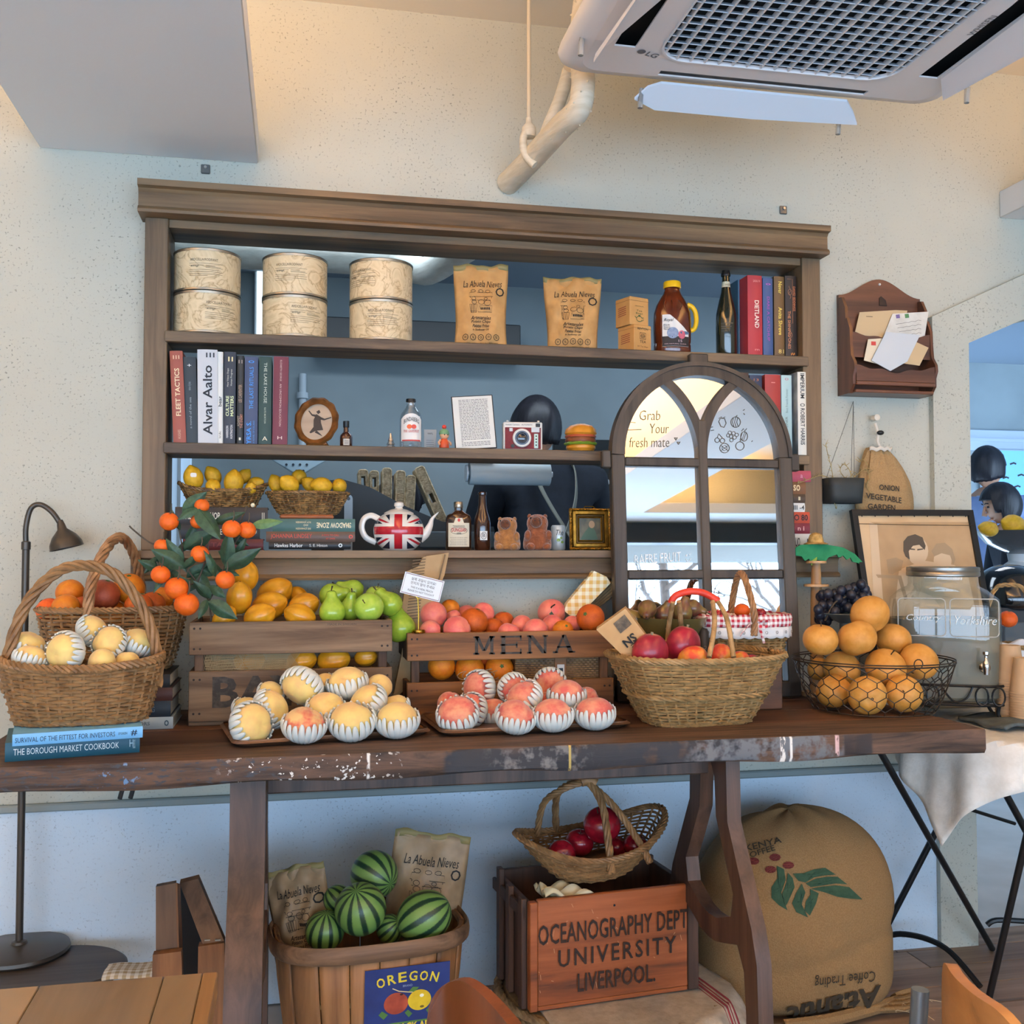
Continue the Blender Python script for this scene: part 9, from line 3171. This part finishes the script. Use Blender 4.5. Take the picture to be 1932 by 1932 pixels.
pt_=PZ(1222,100,zc-.001)-ac
k=MB()
text('LG',BLK,q,pt_+V((.013,.006,0)),(.95,.3,0),(.3,-.95,0),.030,.020,mb=k,lift=.0006,bold=.015)
k.build('lettering',mat('ac_grey_ink','#6d6a6c',gain=1),q,recalc=False)
k=MB().prism(oval(.020,.020,18),0,pt_+V((-.016,-.004,-.0006)),(1,0,0),(0,-1,0))
k.build('emblem',mat('ac_grey_ink',''),q,recalc=False)
pt_=PZ(1853,48,zc-.001)-ac
text('WHISEN',mat('ac_grey_ink',''),q,pt_,(0,-1,0),(-1,0,0),.085,.016,lift=.0008)
WRAP=mat('pipe_tape','#dcd3bf','#cdc2aa',rough=.55,scale=30,stretch=(.4,.4,3),gain=1.02,bump=.5,bscale=40)
q=T('wrapped_pipe','thick cream taped pipe bending from the wall up to the ceiling air conditioner','pipe',(0,0,0))
P=spline([PY(958,346,.0),PY(1005,298,-.16),PY(1058,240,-.34),PY(1092,205,-.43),PY(1100,160,-.46),PY(1098,100,-.49),PY(1100,40,-.52),PY(1110,-30,-.6)],7)
k=MB()
k.tube(P,[.034-.004*min(1,i/30)for i in range(len(P))],18)
k.build('pipe',WRAP,q)
k=MB()
rope(k,P,.0325,1,.0022,34,4)
k.build('tape_ridges',WRAP,q,recalc=False)
k=MB().tube(spline([PY(1020,285,-.22),PY(1035,240,-.28),PY(1056,190,-.33),PY(1075,130,-.4)],6),.018,12)
k.build('branch_pipe',WRAP,q)
q=T('hanger_rod','thin white rod with wrapped elbow hanging from the ceiling beside the taped pipe','rod',PY(998,232,-.18))
o0=q.location.copy()
zt2=2.79-o0.z
MB().tube([(0,0,0),(.0,0,zt2)],.0058,10).build('rod',mat('rod_cream','#d9cdb4',rough=.5,gain=1),q)
MB().lathe([(.0058,.016),(.008,.014),(.009,.0),(.019,-.012),(.021,-.026),(.018,-.04),(0,-.044)],16).build('elbow',WRAP,q)
MB().tube(spline([V((-.004,-.004,-.02)),V((-.018,-.006,-.05)),V((-.012,-.01,-.095)),V((.012,-.02,-.125))],5),.011,10).build('strap',WRAP,q)
# ================================================================ UNDER THE TABLE
c=V((PY(690,1760,-.40).x+.008,-.41,0))
rz_=.10
q=T('bushel_basket','slatted wooden bushel basket with blue apple poster, full of watermelons, under the long table','basket',c,(0,0,rz_))
SL=wood('basket_stave','#a5774b','#7f5835',2,rough=.6,freq=18,gain=1.05,vary=.18,dark='#4a3220')
HOOP=wood('basket_hoop','#8d6f55','#5e4836',0,rough=.6,freq=26,gain=1.05,vary=.1,dark='#3a2c22')
AT,BT,AB,BB,HB=.222,.150,.180,.120,.345
NST=18
top,bot=plan_pts(AT,BT,2.8,NST*6),plan_pts(AB,BB,2.8,NST*6)
for i in range(NST):
 ids=[(i*6+j)%(NST*6)for j in(-3,-2,-1,1,2,3)]
 k=MB()
 vs=[]
 off=.0025*(i%3-1)
 for rw in range(4):
  t=rw/3
  for j in ids:
   x=bot[j][0]+(top[j][0]-bot[j][0])*t
   y=bot[j][1]+(top[j][1]-bot[j][1])*t
   bl_=1+.025*math.sin(PI*t)+off
   vs.append((x*bl_,y*bl_,.006+(HB-.01)*t))
 vs=[tuple(v)for v in vs]
 for rw in range(4):
  a,b=V(vs[rw*6+4]),V(vs[rw*6+5])
  vs[rw*6+5]=tuple(a.lerp(b,.80))
 fs=[(rw*6+j,rw*6+j+1,rw*6+7+j,rw*6+6+j)for rw in range(3)for j in range(5)]
 k.add(vs,fs)
 k.build('slat',SL,q,solid=.004)
for(z0,z1,s_)in((HB-.038,HB+.002,1.035),(.05,.075,1.03)):
 k=MB()
 t=(z0+z1)/2/HB
 P_=plan_pts((AB+(AT-AB)*t)*s_+.004,(BB+(BT-BB)*t)*s_+.004,2.8,72)
 k.grid(lambda a,b:(lambda p_:(p_[0]+.006*math.cos(b*2*PI)*p_[0]/AT,p_[1]+.006*math.cos(b*2*PI)*p_[1]/BT,(z0+z1)/2+(z1-z0)/2*math.sin(b*2*PI)))(P_[int(a*72+.5)%72]),72,8,True,True)
 k.build('hoop',HOOP,q)
k=MB()
P_=plan_pts(AT*.975,BT*.975,2.8,72)
k.tube([(a,b,HB-.012)for a,b in P_],.007,6,True)
k.build('inner_hoop',HOOP,q)
MB().prism(plan_pts(AB,BB,2.8,50),.006,(0,0,.012),(1,0,0),(0,1,0)).build('bottom_board',SL,q)
MB().prism(plan_pts(AT*.94,BT*.92,2.8,50),.01,(0,0,HB*.62),(1,0,0),(0,1,0)).build('straw_bed',STRAW,q)
fl_t=math.atan2(BT-BB,HB)
pz,px2=.215,.062
front_b=(BB+(BT-BB)*(pz/HB))*1.035+.006
po=V((px2,-front_b,pz))
xd,yd=V((1,0,0)),V((0,-math.sin(fl_t),math.cos(fl_t)))
PW,PH=.196,.150
BLUE=mat('poster_blue','#1c2f6a','#22387a',rough=.55,scale=14,gain=1.05)
MB().prism(rect(PW,PH),.0015,po,xd,yd).build('poster',BLUE,q)
PYEL=mat('poster_yellow','#d5c236',gain=1.08)
PGRN=mat('poster_green','#4f7a3c',gain=1.05)
pn=xd.cross(yd)
def onp(x,y,l=.0006):
 return po+xd*x+yd*y+pn*l
k=MB()
for i,ch in enumerate('OREGON'):
 x=(-.062+.0248*i)
 y=.052-(x/.075)**2*.012
 an=-x*4.2
 text(ch,PYEL,q,onp(x,y),xd*math.cos(an)+yd*math.sin(an),yd*math.cos(an)-xd*math.sin(an),.019,.023,mb=k,bold=.02)
text('HEAVY PACK APPLES',PYEL,q,onp(.0,-.064),xd,yd,.176,.017,mb=k,bold=.03)
k.build('lettering',PYEL,q,recalc=False)
text('BRAND',inkm('#8fa0c0'),q,onp(0,.031),xd,yd,.022,.005)
MB().prism(rect(PW,.004,0,-.0545),0,onp(0,0,.0004),xd,yd).build('poster_stripe',PGRN,q,recalc=False)
MB().prism(oval(.056,.050,26,-.026,-.008),0,onp(0,0,.0008),xd,yd).build('printed_fruit',mat('poster_apple_red','#b5563a','#8f3a2a',rough=.55,scale=20,gain=1.08),q,recalc=False)
MB().prism(oval(.054,.048,26,.028,-.006),0,onp(0,0,.0010),xd,yd).build('printed_fruit',mat('poster_apple_yellow','#e0c42c','#c9a81e',rough=.55,scale=20,gain=1.08),q,recalc=False)
MB().prism(oval(.010,.008,12,.033,.004),0,onp(0,0,.0014),xd,yd).build('printed_highlight',inkm('#f0ead0'),q,recalc=False)
MB().prism(oval(.010,.006,12,.034,-.022),0,onp(0,0,.0014),xd,yd).build('printed_calyx',inkm('#6a5a20'),q,recalc=False)
MB().prism(oval(.008,.005,12,-.014,.012),0,onp(0,0,.0014),xd,yd).build('printed_calyx',inkm('#3a2018'),q,recalc=False)
k=MB()
for pts in([(-.054,-.042),(-.066,-.030),(-.058,-.022),(-.044,-.032)],[(.06,-.004),(.078,-.008),(.074,-.018),(.058,-.014)],[(.0,.014),(.012,.026),(.026,.024),(.016,.012)],[(-.006,-.032),(.004,-.044),(.012,-.036),(.002,-.026)],[(.05,-.026),(.058,-.036),(.05,-.042),(.044,-.032)]):
 k.prism(pts,0,onp(0,0,.0007),xd,yd)
k.build('printed_leaves',PGRN,q,recalc=False)
k=MB()
stroke(k,[(-.035,.028),(-.02,.020),(.0,.016),(.012,.014)],.0022,onp(0,0),xd,yd,.0008)
k.build('printed_twig',inkm('#c9b98a'),q,recalc=False)
g='watermelons in the bushel basket'
for i,(u,v,rp,y0,lab,d,sp_)in enumerate((
  (680,1715,50,-.47,'large striped watermelon at the front centre of the bushel basket',(-.1,.85,.5),.3),(613,1756,38,-.48,'watermelon low at the front left of the bushel basket',(.1,.9,.2),1.),
  (800,1730,49,-.46,'bright striped watermelon lying at the right of the bushel basket',(.85,.5,-.1),2.),(736,1752,27,-.44,'small patch of watermelon low between the two big ones',(.5,.5,.3),3.),
  (637,1697,28,-.38,'watermelon with a curly stem half hidden behind the front centre one',(-.7,.7,-.1),4.),(706,1650,46,-.36,'dark green watermelon at the top back of the bushel basket',(.75,-.2,.6),1.6))):
 p,r=place('wm',u,v,rp,y0,.93)
 o=fruit('watermelon',ME_WMEL,p,r*.97,lab,'watermelon',g,d,sp_,(('stem',ME_WSTEM),)if i==4 else())
 if i==2:
  o.scale.z*=1.12
p=PY(568,1765,-.42)
qb2=chip_bag((p.x+.022,-.395,.235),-.15,.145,.235,.07,'crumpled chip bag with silver side fold at the left in the bushel basket',KRAFTG,31,lean=-.16,crumple=.010,roll=-.20)
k=MB()
k.add([(-.070,-.030,.03),(-.015,-.052,.03),(-.045,-.048,.085),(-.074,-.028,.125)],[(0,1,2,3)])
k.build('silver_fold',FOIL,qb2,solid=.001)
p=PY(795,1735,-.31)
chip_bag((p.x-.012,-.335,.245),-.12,.195,.272,.07,'large kraft chip bag standing at the back right in the bushel basket',KRAFTG,37,lean=-.10,crumple=.005,roll=.14)
q=T('woven_pouf','low round braided seagrass pouf under the orange crate and its towel','pouf',(.80,-.33,0))
SEA=mat('seagrass','#8f7a58','#6a5840',rough=.8,scale=40,gain=1.02)
MB().lathe([(0,.002),(.27,.002),(.29,.03),(.29,.09),(.27,.118),(0,.118)],48).build('core',SEA,q)
k=MB()
for j in range(6):
 rr_=.295-.003*abs(j-2.5)
 rope(k,[(rr_*math.cos(2*PI*i/90),rr_*math.sin(2*PI*i/90),.012+.020*j)for i in range(90)],.006,3,.0072,22,5,True)
k.build('braid',SEA,q,recalc=False)['kind']='stuff'
k=MB()
TOW=mat('towel_linen','#b5aca0','#a39a8d',rough=.95,scale=40,gain=1.02,bump=.3,bscale=140)
TS=[(-.255,.30),(.245,.20),(.34,-.32),(-.20,-.315)]
def towel(a,b):
 x=TS[3][0]*(1-a)*(1-b)+TS[2][0]*a*(1-b)+TS[1][0]*a*b+TS[0][0]*(1-a)*b
 y=TS[3][1]*(1-a)*(1-b)+TS[2][1]*a*(1-b)+TS[1][1]*a*b+TS[0][1]*(1-a)*b
 d=math.hypot(x,y)
 z=.121+.0012*math.sin(40*x+20*y)
 if d>.312:
  z-=(d-.312)*.75-.004*math.sin(25*math.atan2(y,x))
  s_=(.312+(d-.312)*.75)/d
  if d>.38:
   z=max(.012,z)
  x,y=x*s_,y*s_
 return(x+.80,y-.33,max(.010,z))
k.grid(towel,44,44)
o=k.build('linen_towel',TOW,None,solid=.006)
tag(o,'grey linen towel with dark red stripes spread under the orange wooden crate','towel')
k=MB()
for b0,b1 in((.0,.0),):
 pass
for a0,a1 in((.83,.842),(.852,.858),(.872,.884),(.815,.818)):
 k.grid(lambda a,b:V(towel(a0+(a1-a0)*a,b))+V((0,0,.0042)),1,44)
k.build('red_stripes',mat('towel_red','#8a3540',rough=.95,gain=1.02),o,solid=.001)
OC=wood('orange_crate','#a85f34','#86461f',0,rough=.5,freq=20,gain=1.05,vary=.06,dark='#4c2a18')
OCD=wood('crate_dark_wood','#5a3f30','#3d2a20',2,rough=.6,freq=22,gain=1.05,vary=.06)
bl,br=V((.553,-.488,.129)),V((1.000,-.440,.129))
ang=math.atan2(br.y-bl.y,br.x-bl.x)
LW=(br-bl).length
HC=.262
q=T('stencilled_crate','orange varnished wooden crate lettered OCEANOGRAPHY DEPT UNIVERSITY LIVERPOOL, under the long table','crate',bl,(0,0,ang))
DC=.27
for i,(z0,z1)in enumerate(((.0,.010),(.0105,HC))):
 MB().box((.020,0,z0),(LW-.030,.014,z1),.002).build('front_board',OC,q)
MB().box((0,-.003,0),(.020,.018,HC-.004),.002).build('corner_batten',OC,q)
MB().box((LW-.030,-.003,0),(LW,.018,HC+.002),.002).build('corner_batten',OCD,q)
MB().box((0,DC-.014,0),(LW,DC,HC),.002).build('back_board',OCD,q)
for x in(0,LW-.014):
 MB().box((x,.018,0),(x+.014,DC-.014,HC*.96),.002).build('end_board',OCD,q)
for y in(.02,.12,.20):
 MB().box((-.014,y,0),(0,y+.028,HC+(.02 if y==.2 else 0)),.002).build('end_batten',OCD,q)
MB().box((-.012,.02,HC-.05),(-.002,DC,HC-.02),.002).build('end_rail',OCD,q)
MB().box((.014,.014,.01),(LW-.014,DC-.014,.02)).build('bottom_board',OCD,q)
STB=mat('stencil_brown_black','#2e2019','#4a2e1e',rough=.7,scale=60,lo=.5,hi=.8,gain=1.)
for s,zc2,xc2,wd,hh2,sp_ in(('OCEANOGRAPHY DEPT',HC*.685,LW*.488,LW*.885,.048,1),('UNIVERSITY',HC*.455,LW*.51,LW*.70,.042,1),('LIVERPOOL.',HC*.215,LW*.50,LW*.46,.044,1)):
 text(s,STB,q,(xc2,0,zc2),*XZ,wd,hh2,lift=.0042,bold=.012,space=1.25 if s=='UNIVERSITY' else 1.05)
k=MB()
k.prism(oval(.006,.006,10,LW*.49,HC*.88),0,(0,-.0006,0),*XZ)
k.build('nail_hole',BLACK,q,recalc=False)
k=MB()
rr=random.Random(8)
for i in range(26):
 x,z=rr.random()*LW*.9+.02,rr.random()*HC*.9+.01
 stroke(k,[(x,z),(x+(rr.random()-.5)*.012,z+(rr.random()-.3)*.022)],.0010,(0,-.0002,0),*XZ)
k.build('scratches',mat('scratch_pale','#c99a70',gain=1),q,recalc=False)['kind']='stuff'
q2=T('cream_cloth','cream folded cloth peeping out of the left front corner of the orange crate','cloth',bl+V((.095,.06,HC-.022)),(0,0,ang))
k=MB()
k.grid(lambda a,b:(-.055+.13*a,-.035+.08*b,.022+.012*math.sin(9*a+3*b)+.008*math.sin(14*b)-.02*a),20,14)
k.build('cloth',mat('cloth_cream','#ddd3b4','#c9bd96',rough=.9,scale=12,gain=1.02),q2,solid=.01)
c=bl+V((math.cos(ang)*LW*.43,math.sin(ang)*LW*.43+.135,HC+.004))
tilt=.09
q=T('wicker_basket','oval boat-shaped wicker basket of dark red apples on the orange crate','basket',c+V((.012,-.01,.012)),(.04,-tilt,ang+.03))
WA,WB,WH=.202,.135,.075
wicker(q,lambda t:(.09+(WA-.09)*t**.75,.065+(WB-.065)*t**.75),WH,2.0,14,34,.0032,WICK,(.0055,4,.0042),lambda x,y:.055*abs(x)**2.2,seed=41)
th_=.185
twisted_handle(q,[(-.048,.132,WH*.9),(-.052,.10,WH+.10),(-.035,.045,th_+.035),(-.005,.0,th_+.05),(.012,-.05,th_+.0),(-.002,-.105,WH+.03),(-.012,-.135,WH*.55)],.0055,4,.0048,5,WICK)
twisted_handle(q,[(.0,.0,th_+.046),(.045,-.045,th_-.01),(.078,-.095,WH+.03),(.098,-.125,WH*.6)],.0055,4,.0046,4,WICK)
twisted_handle(q,[(-.005,0,th_+.05),(-.06,.02,th_+.035),(-.10,.07,WH+.10),(-.112,.105,WH+.01),(-.115,.108,WH*.8)],.005,4,.0044,4,WICK)
k=MB().tube(spline([(-.02,.0,th_+.050),(.0,-.004,th_+.053),(.016,-.012,th_+.043)],4),.0125,10)
k.build('handle_binding',WICK,q)
MB().lathe([(0,.022),(.12,.022)],24,1,.68).build('straw_bed',WICKD,q)
g='dark red apples in the oval basket'
for i,(u,v,rp,y0,lab,d)in enumerate((
  (1136,1556,37,-.36,'largest dark red apple on top of the oval basket, behind the handle',(-.3,.8,.3)),(1059,1613,29,-.39,'dark red apple at the left end of the oval basket, calyx to the front',(-.2,-.2,-.9)),
  (1093,1590,28,-.36,'dark red apple between the left one and the big top one',(.1,.9,.2)),(1200,1596,25,-.36,'dark red apple at the right of the oval basket, partly behind the cane',(.4,.8,.1)),
  (1165,1598,22,-.38,'low dark red apple under the big one in the oval basket',(.3,.8,.1)))):
 p,r=place('apples',u,v,rp,y0,.93)
 fruit('apple',ME_APPLER,p,r*.94,lab,'apple',g,d,i,(('stem',ME_ASTEM),))
SC_=V((PY(1500,1760,-.24).x-.02,-.245,0))
SKB=mat('coffee_burlap','#95764e','#886a44',rough=.95,scale=300,lo=.4,hi=.6,gain=1.0,bump=.5,bscale=320)
SA,SB,SHT=.280,.215,.515
def sackr(d):
 """distance from the sack's middle (0,0,.2) to its skin along unit vector d"""
 hz_,ez=(SHT-.20,2.2)if d.z>0 else(.205,6.)
 lo,hi=0.,.8
 for _ in range(24):
  v_=(lo+hi)/2
  if(abs(d.x/SA)**2.5+abs(d.y/SB)**2.5)*v_**2.5+abs(v_*d.z/hz_)**ez>1:
   hi=v_
  else:
   lo=v_
 an=math.atan2(d.y,d.x)
 return v_*(1+.022*math.sin(3*an+4*d.z)+.014*math.sin(7*an-3*d.z)+.03*max(0,d.z)*math.cos(an+.6)-.035*math.exp(-((d.z+.12-.25*d.x)/.07)**2))
SM=V((0,0,.20))
k=MB()
vs,n_,m_=[],72,44
def sk(a,b):
 th=PI*b
 d=V((math.sin(th)*math.cos(2*PI*a),math.sin(th)*math.sin(2*PI*a),math.cos(th)))
 return SM+d*sackr(d)
q=T('coffee_sack','bulging tan burlap coffee sack printed with green leaves and red berries','sack',SC_)
k.grid(sk,n_,m_,True)
k.build('sack',SKB,q)
def onsack(u,v,lift=.004):
 d=ray(u,v)
 t0=(SC_.y-.45-CAM.y)/d.y
 prev=None
 for i in range(260):
  t=t0+i*.0025
  p=CAM+d*t-SC_-SM
  if p.length<sackr(p.normalized())+lift:
   return p+SM
 return p+SM
def sackpoly(polys,m,nm):
 k=MB()
 for pts in polys:
  P2=[]
  for i in range(len(pts)):
   a,b=pts[i],pts[(i+1)%len(pts)]
   for s_ in range(4):
    P2.append((a[0]+(b[0]-a[0])*s_/4,a[1]+(b[1]-a[1])*s_/4))
  cx_,cy_=sum(a for a,b in P2)/len(P2),sum(b for a,b in P2)/len(P2)
  rings=4
  vs=[onsack(cx_,cy_)]
  for r_ in range(1,rings+1):
   vs+=[onsack(cx_+(a-cx_)*r_/rings,cy_+(b-cy_)*r_/rings)for a,b in P2]
  n=len(P2)
  fs=[(0,1+i,1+(i+1)%n)for i in range(n)]
  for r_ in range(rings-1):
   for i in range(n):
    fs.append((1+r_*n+i,1+(r_+1)*n+i,1+(r_+1)*n+(i+1)%n,1+r_*n+(i+1)%n))
  k.add(vs,fs)
 return k.build(nm,m,q,recalc=False)
ZM=lambda x,y:(1280+x/2.963,1380+y/2.963)
SGRN=mat('sack_green','#2f4a36','#3a5540',rough=.95,scale=60,gain=1.)
leaves_=[[(640,795),(700,792),(760,770),(820,762),(880,800),(820,805),(760,815),(710,845),(670,835)],[(710,850),(770,822),(830,812),(890,812),(945,855),(880,850),(800,862),(740,870)],[(740,880),(800,868),(880,860),(955,870),(1030,940),(960,935),(890,925),(820,900)],
   [(550,750),(590,770),(600,830),(575,900),(590,960),(610,1000),(560,970),(520,930),(520,870),(555,820)],[(612,790),(640,820),(650,870),(610,960),(600,975),(580,910),(605,840)],[(690,850),(710,900),(690,960),(690,1010),(725,1040),(660,1010),(635,960),(660,900)],[(735,880),(785,905),(770,960),(735,1030),(705,1000),(712,950),(740,910)]]
sackpoly([[ZM(*p)for p in L_]for L_ in leaves_],SGRN,'printed_leaves')
sackpoly([[(u+11*math.cos(t),v+7*math.sin(t))for t in[2*PI*i/10 for i in range(10)]]for u,v in(ZM(540,704),ZM(615,748),ZM(515,772),ZM(420,725))],mat('sack_red','#6e2f2a',rough=.95,gain=1.),'printed_berries')
SINK=mat('sack_ink','#3b3226',rough=.95,gain=1.)
def sacktext(s,u,v,wd,hh2,rot,sh=0.,bold=0.):
 k=MB()
 c_,s_=math.cos(rot),math.sin(rot)
 g_,fs=glyphs(s,bold,sh)
 k.add([onsack(u+x*wd*c_+y*hh2*s_,v+x*wd*s_-y*hh2*c_,.008)for x,y in g_],fs)
 return k.build('lettering',SINK,q,recalc=False)
sacktext('Coffee Trading',1594,1846,116,26,PI-.13,.25)
sacktext('Atlantic',1575,1898,190,38,PI-.24,.3,.03)
sacktext('KENYA',1440,1592,70,12,-.25,0,.01)
sacktext('COFFEE',1432,1608,62,11,-.3,0,.01)
k=MB()
for j in range(4):
 pts=[PZ(1690-30*j,1888+6*j,.015),PZ(1700,1880+8*j,.03),PZ(1735,1872+6*j,.02)]
 pts=[p-SC_ for p in pts]
 k.tube(spline(pts,4),.018-.002*j,8,flat=.6)
k.tube(spline([PZ(1480,1935,.02)-SC_,PZ(1560,1925,.03)-SC_,PZ(1640,1905,.03)-SC_,PZ(1715,1882,.02)-SC_],5),.016,8)
k.build('sack_mouth',SKB,q)
k=MB()
rr=random.Random(3)
for i in range(16):
 a=PZ(1690+rr.random()*60,1885+rr.random()*30,.03)-SC_
 k.tube(spline([a,a+V((rr.random()-.3,rr.random()-.5,.3))*.03,a+V((rr.random()-.1,rr.random()-.5,-.1))*.06],3),.0009,4)
k.build('loose_threads',mat('thread_pale','#c4ab84',gain=1),q,recalc=False)
q=T('round_stool','low dark round wooden stool carrying the lamp foot at the lower left','stool',(-.49,-.17,0))
STO=wood('stool_dark','#4a423b','#332c27',0,rough=.5,freq=20,gain=1.05,vary=.04)
MB().lathe([(0,.195),(.155,.195),(.165,.2),(.165,.209),(.158,.2145),(0,.2145)],44).build('seat',STO,q)
for i in range(3):
 a=2*PI*i/3+.4
 MB().tube([(.11*math.cos(a),.11*math.sin(a),.197),(.14*math.cos(a),.14*math.sin(a),0)],[.016,.013],10).build('leg',STO,q)
q=bpy.data.objects['round_stool']
q.location=(PZ(120,1800,.2145).x,-.20,0)
q.scale=(1.0,.9,1)
q=T('gingham_cloth','beige and white gingham cloth on the stool beside the brown folded stand','cloth',PZ(245,1830,.2145))
k=MB()
k.grid(lambda a,b:(-.055+.14*a,-.06+.10*b,.004+.002*math.sin(8*a)+.004*math.sin(5*b)),12,10)
k.build('cloth',check('gingham_beige','#d9d3c8','#a58f6c',.018,(0,1)),q,solid=.006)
BOX=wood('stand_wood','#7a5d45','#5c4433',2,rough=.6,freq=22,gain=1.05,vary=.12)
BOXE=wood('stand_edge','#94653c','#70492a',2,rough=.6,freq=22,gain=1.05,vary=.12)
q=T('folded_stand','brown wooden folded stand of two leaning frames, left of the table leg','stand',PY(340,1860,-.45))
o0=q.location.copy()
def slab(P,m,nm,th=(0,.06,0)):
 a=[V(p)-o0 for p in P]
 t_=V(th)
 n=len(a)
 return MB().add(a+[p+t_ for p in a],[tuple(range(n)),tuple(range(2*n-1,n-1,-1))]+[(i,(i+1)%n,(i+1)%n+n,i+n)for i in range(n)]).build(nm,m,q,ang=20)
slab([PY(294,1673,-.42),PY(331,1666,-.42),PY(338,1932,-.42),PY(294,1932,-.42)],BOX,'upright',(0,.02,0))
slab([PY(331,1666,-.42),PY(337,1668,-.36),PY(347,1932,-.36),PY(338,1932,-.42)],BOXE,'upright_edge',(.004,0,0))
slab([PY(339,1667,-.38),PY(374,1658,-.38),PY(424,1778,-.46),PY(384,1786,-.46)],BOX,'leaning_board',(.0,.02,.004))
slab([PY(374,1786,-.47),PY(423,1779,-.47),PY(427,1935,-.47),PY(372,1935,-.47)],BOXE,'front_leg',(0,.03,0))
slab([PY(288,1802,-.45),PY(342,1795,-.45),PY(346,1932,-.45),PY(284,1932,-.45)],BOXE,'front_leg',(0,.025,0))
slab([PY(340,1672,-.30),PY(384,1786,-.30),PY(384,1932,-.30),PY(340,1932,-.30)],mat('stand_dark','#1d1f22',rough=.7,gain=1),'dark_panel',(0,.01,0))
k=MB()
for u in(392,412):
 p=PY(u,1774,-.468)-o0
 k.box((p.x-.007,p.y-.004,p.z),(p.x+.005,p.y,p.z+.003))
k.build('staples',STEEL,q)
# ================================================================ FOREGROUND
FT=wood('cafe_table','#8a7458','#6c583f',1,rough=.35,freq=12,gain=1.05,vary=.2,dark='#4f3a28',coat=.15)
FTE=wood('cafe_table_edge','#9a7648','#80603a',1,rough=.4,freq=14,gain=1.05,vary=.05)
ztf=.72
xr=PZ(412,1833,ztf).x
yb=PZ(412,1833,ztf).y
q=T('cafe_table','wooden café table corner in the lower left foreground, boards running towards the viewer','table',(xr-.40,yb-.35,0))
x=.40
for i,wd in enumerate((.018,.045,.14,.15,.14,.16,.15)):
 MB().box((x-wd,-.35,ztf-.028),(x-.0005,.35,ztf),.0012).build('plank',FTE if i==0 else FT,q)
 x-=wd
MB().box((-.33,-.28,ztf-.09),(.33,.28,ztf-.028),.004).build('apron',FT,q)
for sx in(-1,1):
 for sy in(-1,1):
  MB().box((sx*.31-.03,sy*.26-.03,0),(sx*.31+.03,sy*.26+.03,ztf-.03),.004).build('leg',FT,q)
def chair(name,lab,pts,ztop,drop,m,medge,seat_dir,tube_m,th=.013):
 P=spline([PZ(u,v,ztop)for u,v in pts],6)
 c=sum(P,V())/len(P)
 q=T(name,lab,'chair',(c.x,c.y,0))
 n=len(P)
 L_=[0]
 for a,b in zip(P,P[1:]):
  L_.append(L_[-1]+(b-a).length)
 k=MB()
 W_=7
 vs=[]
 N_=[]
 for i in range(n):
  t=(P[min(i+1,n-1)]-P[max(i-1,0)]).normalized()
  N_.append(V((-t.y,t.x,0)))
 for s_ in(0,1):
  for i in range(n):
   f=L_[i]/L_[-1]
   e=min(f,1-f)*L_[-1]
   cut=.055*(1-math.sqrt(max(0,1-max(0,1-e/.06)**2)))
   for j in range(W_+1):
    z=ztop-cut-(drop-2*cut)*j/W_
    p=P[i]+N_[i]*(th*(s_-.5))
    vs.append((p.x-c.x,p.y-c.y,z))
 S=n*(W_+1)
 fs=[]
 for i in range(n-1):
  for j in range(W_):
   a=i*(W_+1)+j
   fs.append((a,a+1,a+W_+2,a+W_+1))
   fs.append((S+a,S+a+W_+1,S+a+W_+2,S+a+1))
  for j in(0,W_):
   a=i*(W_+1)+j
   fs.append((a,a+W_+1,S+a+W_+1,S+a))
 for i in(0,n-1):
  for j in range(W_):
   a=i*(W_+1)+j
   fs.append((a,S+a,S+a+1,a+1))
 k.add(vs,fs)
 k.build('backrest',m,q,ang=50)
 sd=V((*seat_dir,0)).normalized()
 lat=V((-sd.y,sd.x,0))
 sc_=sd*.21
 out=[tuple((sc_+sd*a+lat*b).xy)for a,b in rrect(.40,.40,.07,5)]
 MB().prism(out,.016,(0,0,.45),(1,0,0),(0,1,0)).build('seat',m,q)
 for a,b in((-.17,-.17),(-.17,.17),(.17,-.17),(.17,.17)):
  foot=sc_+sd*a*1.1+lat*b*1.1
  topz=.435
  MB().tube([tuple(foot),tuple(sc_+sd*a+lat*b+V((0,0,topz)))],.011,10).build('leg',tube_m,q)
 for b in(-.14,.14):
  MB().tube(spline([sc_-sd*.17+lat*b+V((0,0,.43)),-sd*.015+lat*b+V((0,0,.55)),-sd*.012+lat*b+V((0,0,ztop-(.06 if name[0]=='b' else drop-.03)))],5),.0105,10).build('back_post',tube_m,q)
 return q
CHB=wood('chair_ply_brown','#82481f','#733d18',2,rough=.4,freq=10,gain=1.05,vary=.04)
CHO=wood('chair_ply_oak','#b07c44','#9a6835',0,rough=.4,freq=14,gain=1.05,vary=.04)
GREYT=mat('chair_grey_tube','#6a7278',rough=.35,metal=.5,gain=1.)
p=[PZ(u,v,.79)for u,v in((826,1846),(900,1858),(985,1930))]
chair('plywood_chair','reddish brown plywood chair back with rounded corner at the bottom centre',[(806,1834),(850,1834),(905,1862),(960,1918),(1010,1985)],.79,.20,CHB,CHB,(-.6,-.6),GREYT)
chair('bentwood_chair','light oak bentwood chair back with grey tube at the lower right corner',[(1786,1788),(1802,1830),(1838,1868),(1890,1902),(1960,1940)],.76,.17,CHO,CHO,(.9,-.2),GREYT)
q=[o for o in bpy.data.objects if o.name.startswith('bentwood_chair')][0]
a,b=PY(1800,1860,-1.70),PY(1808,1960,-1.70)
k=MB().tube([PZ(1798,1858,.70)-q.location,PZ(1806,1990,.62)-q.location],.0125,12)
k.build('grey_tube',GREYT,q)
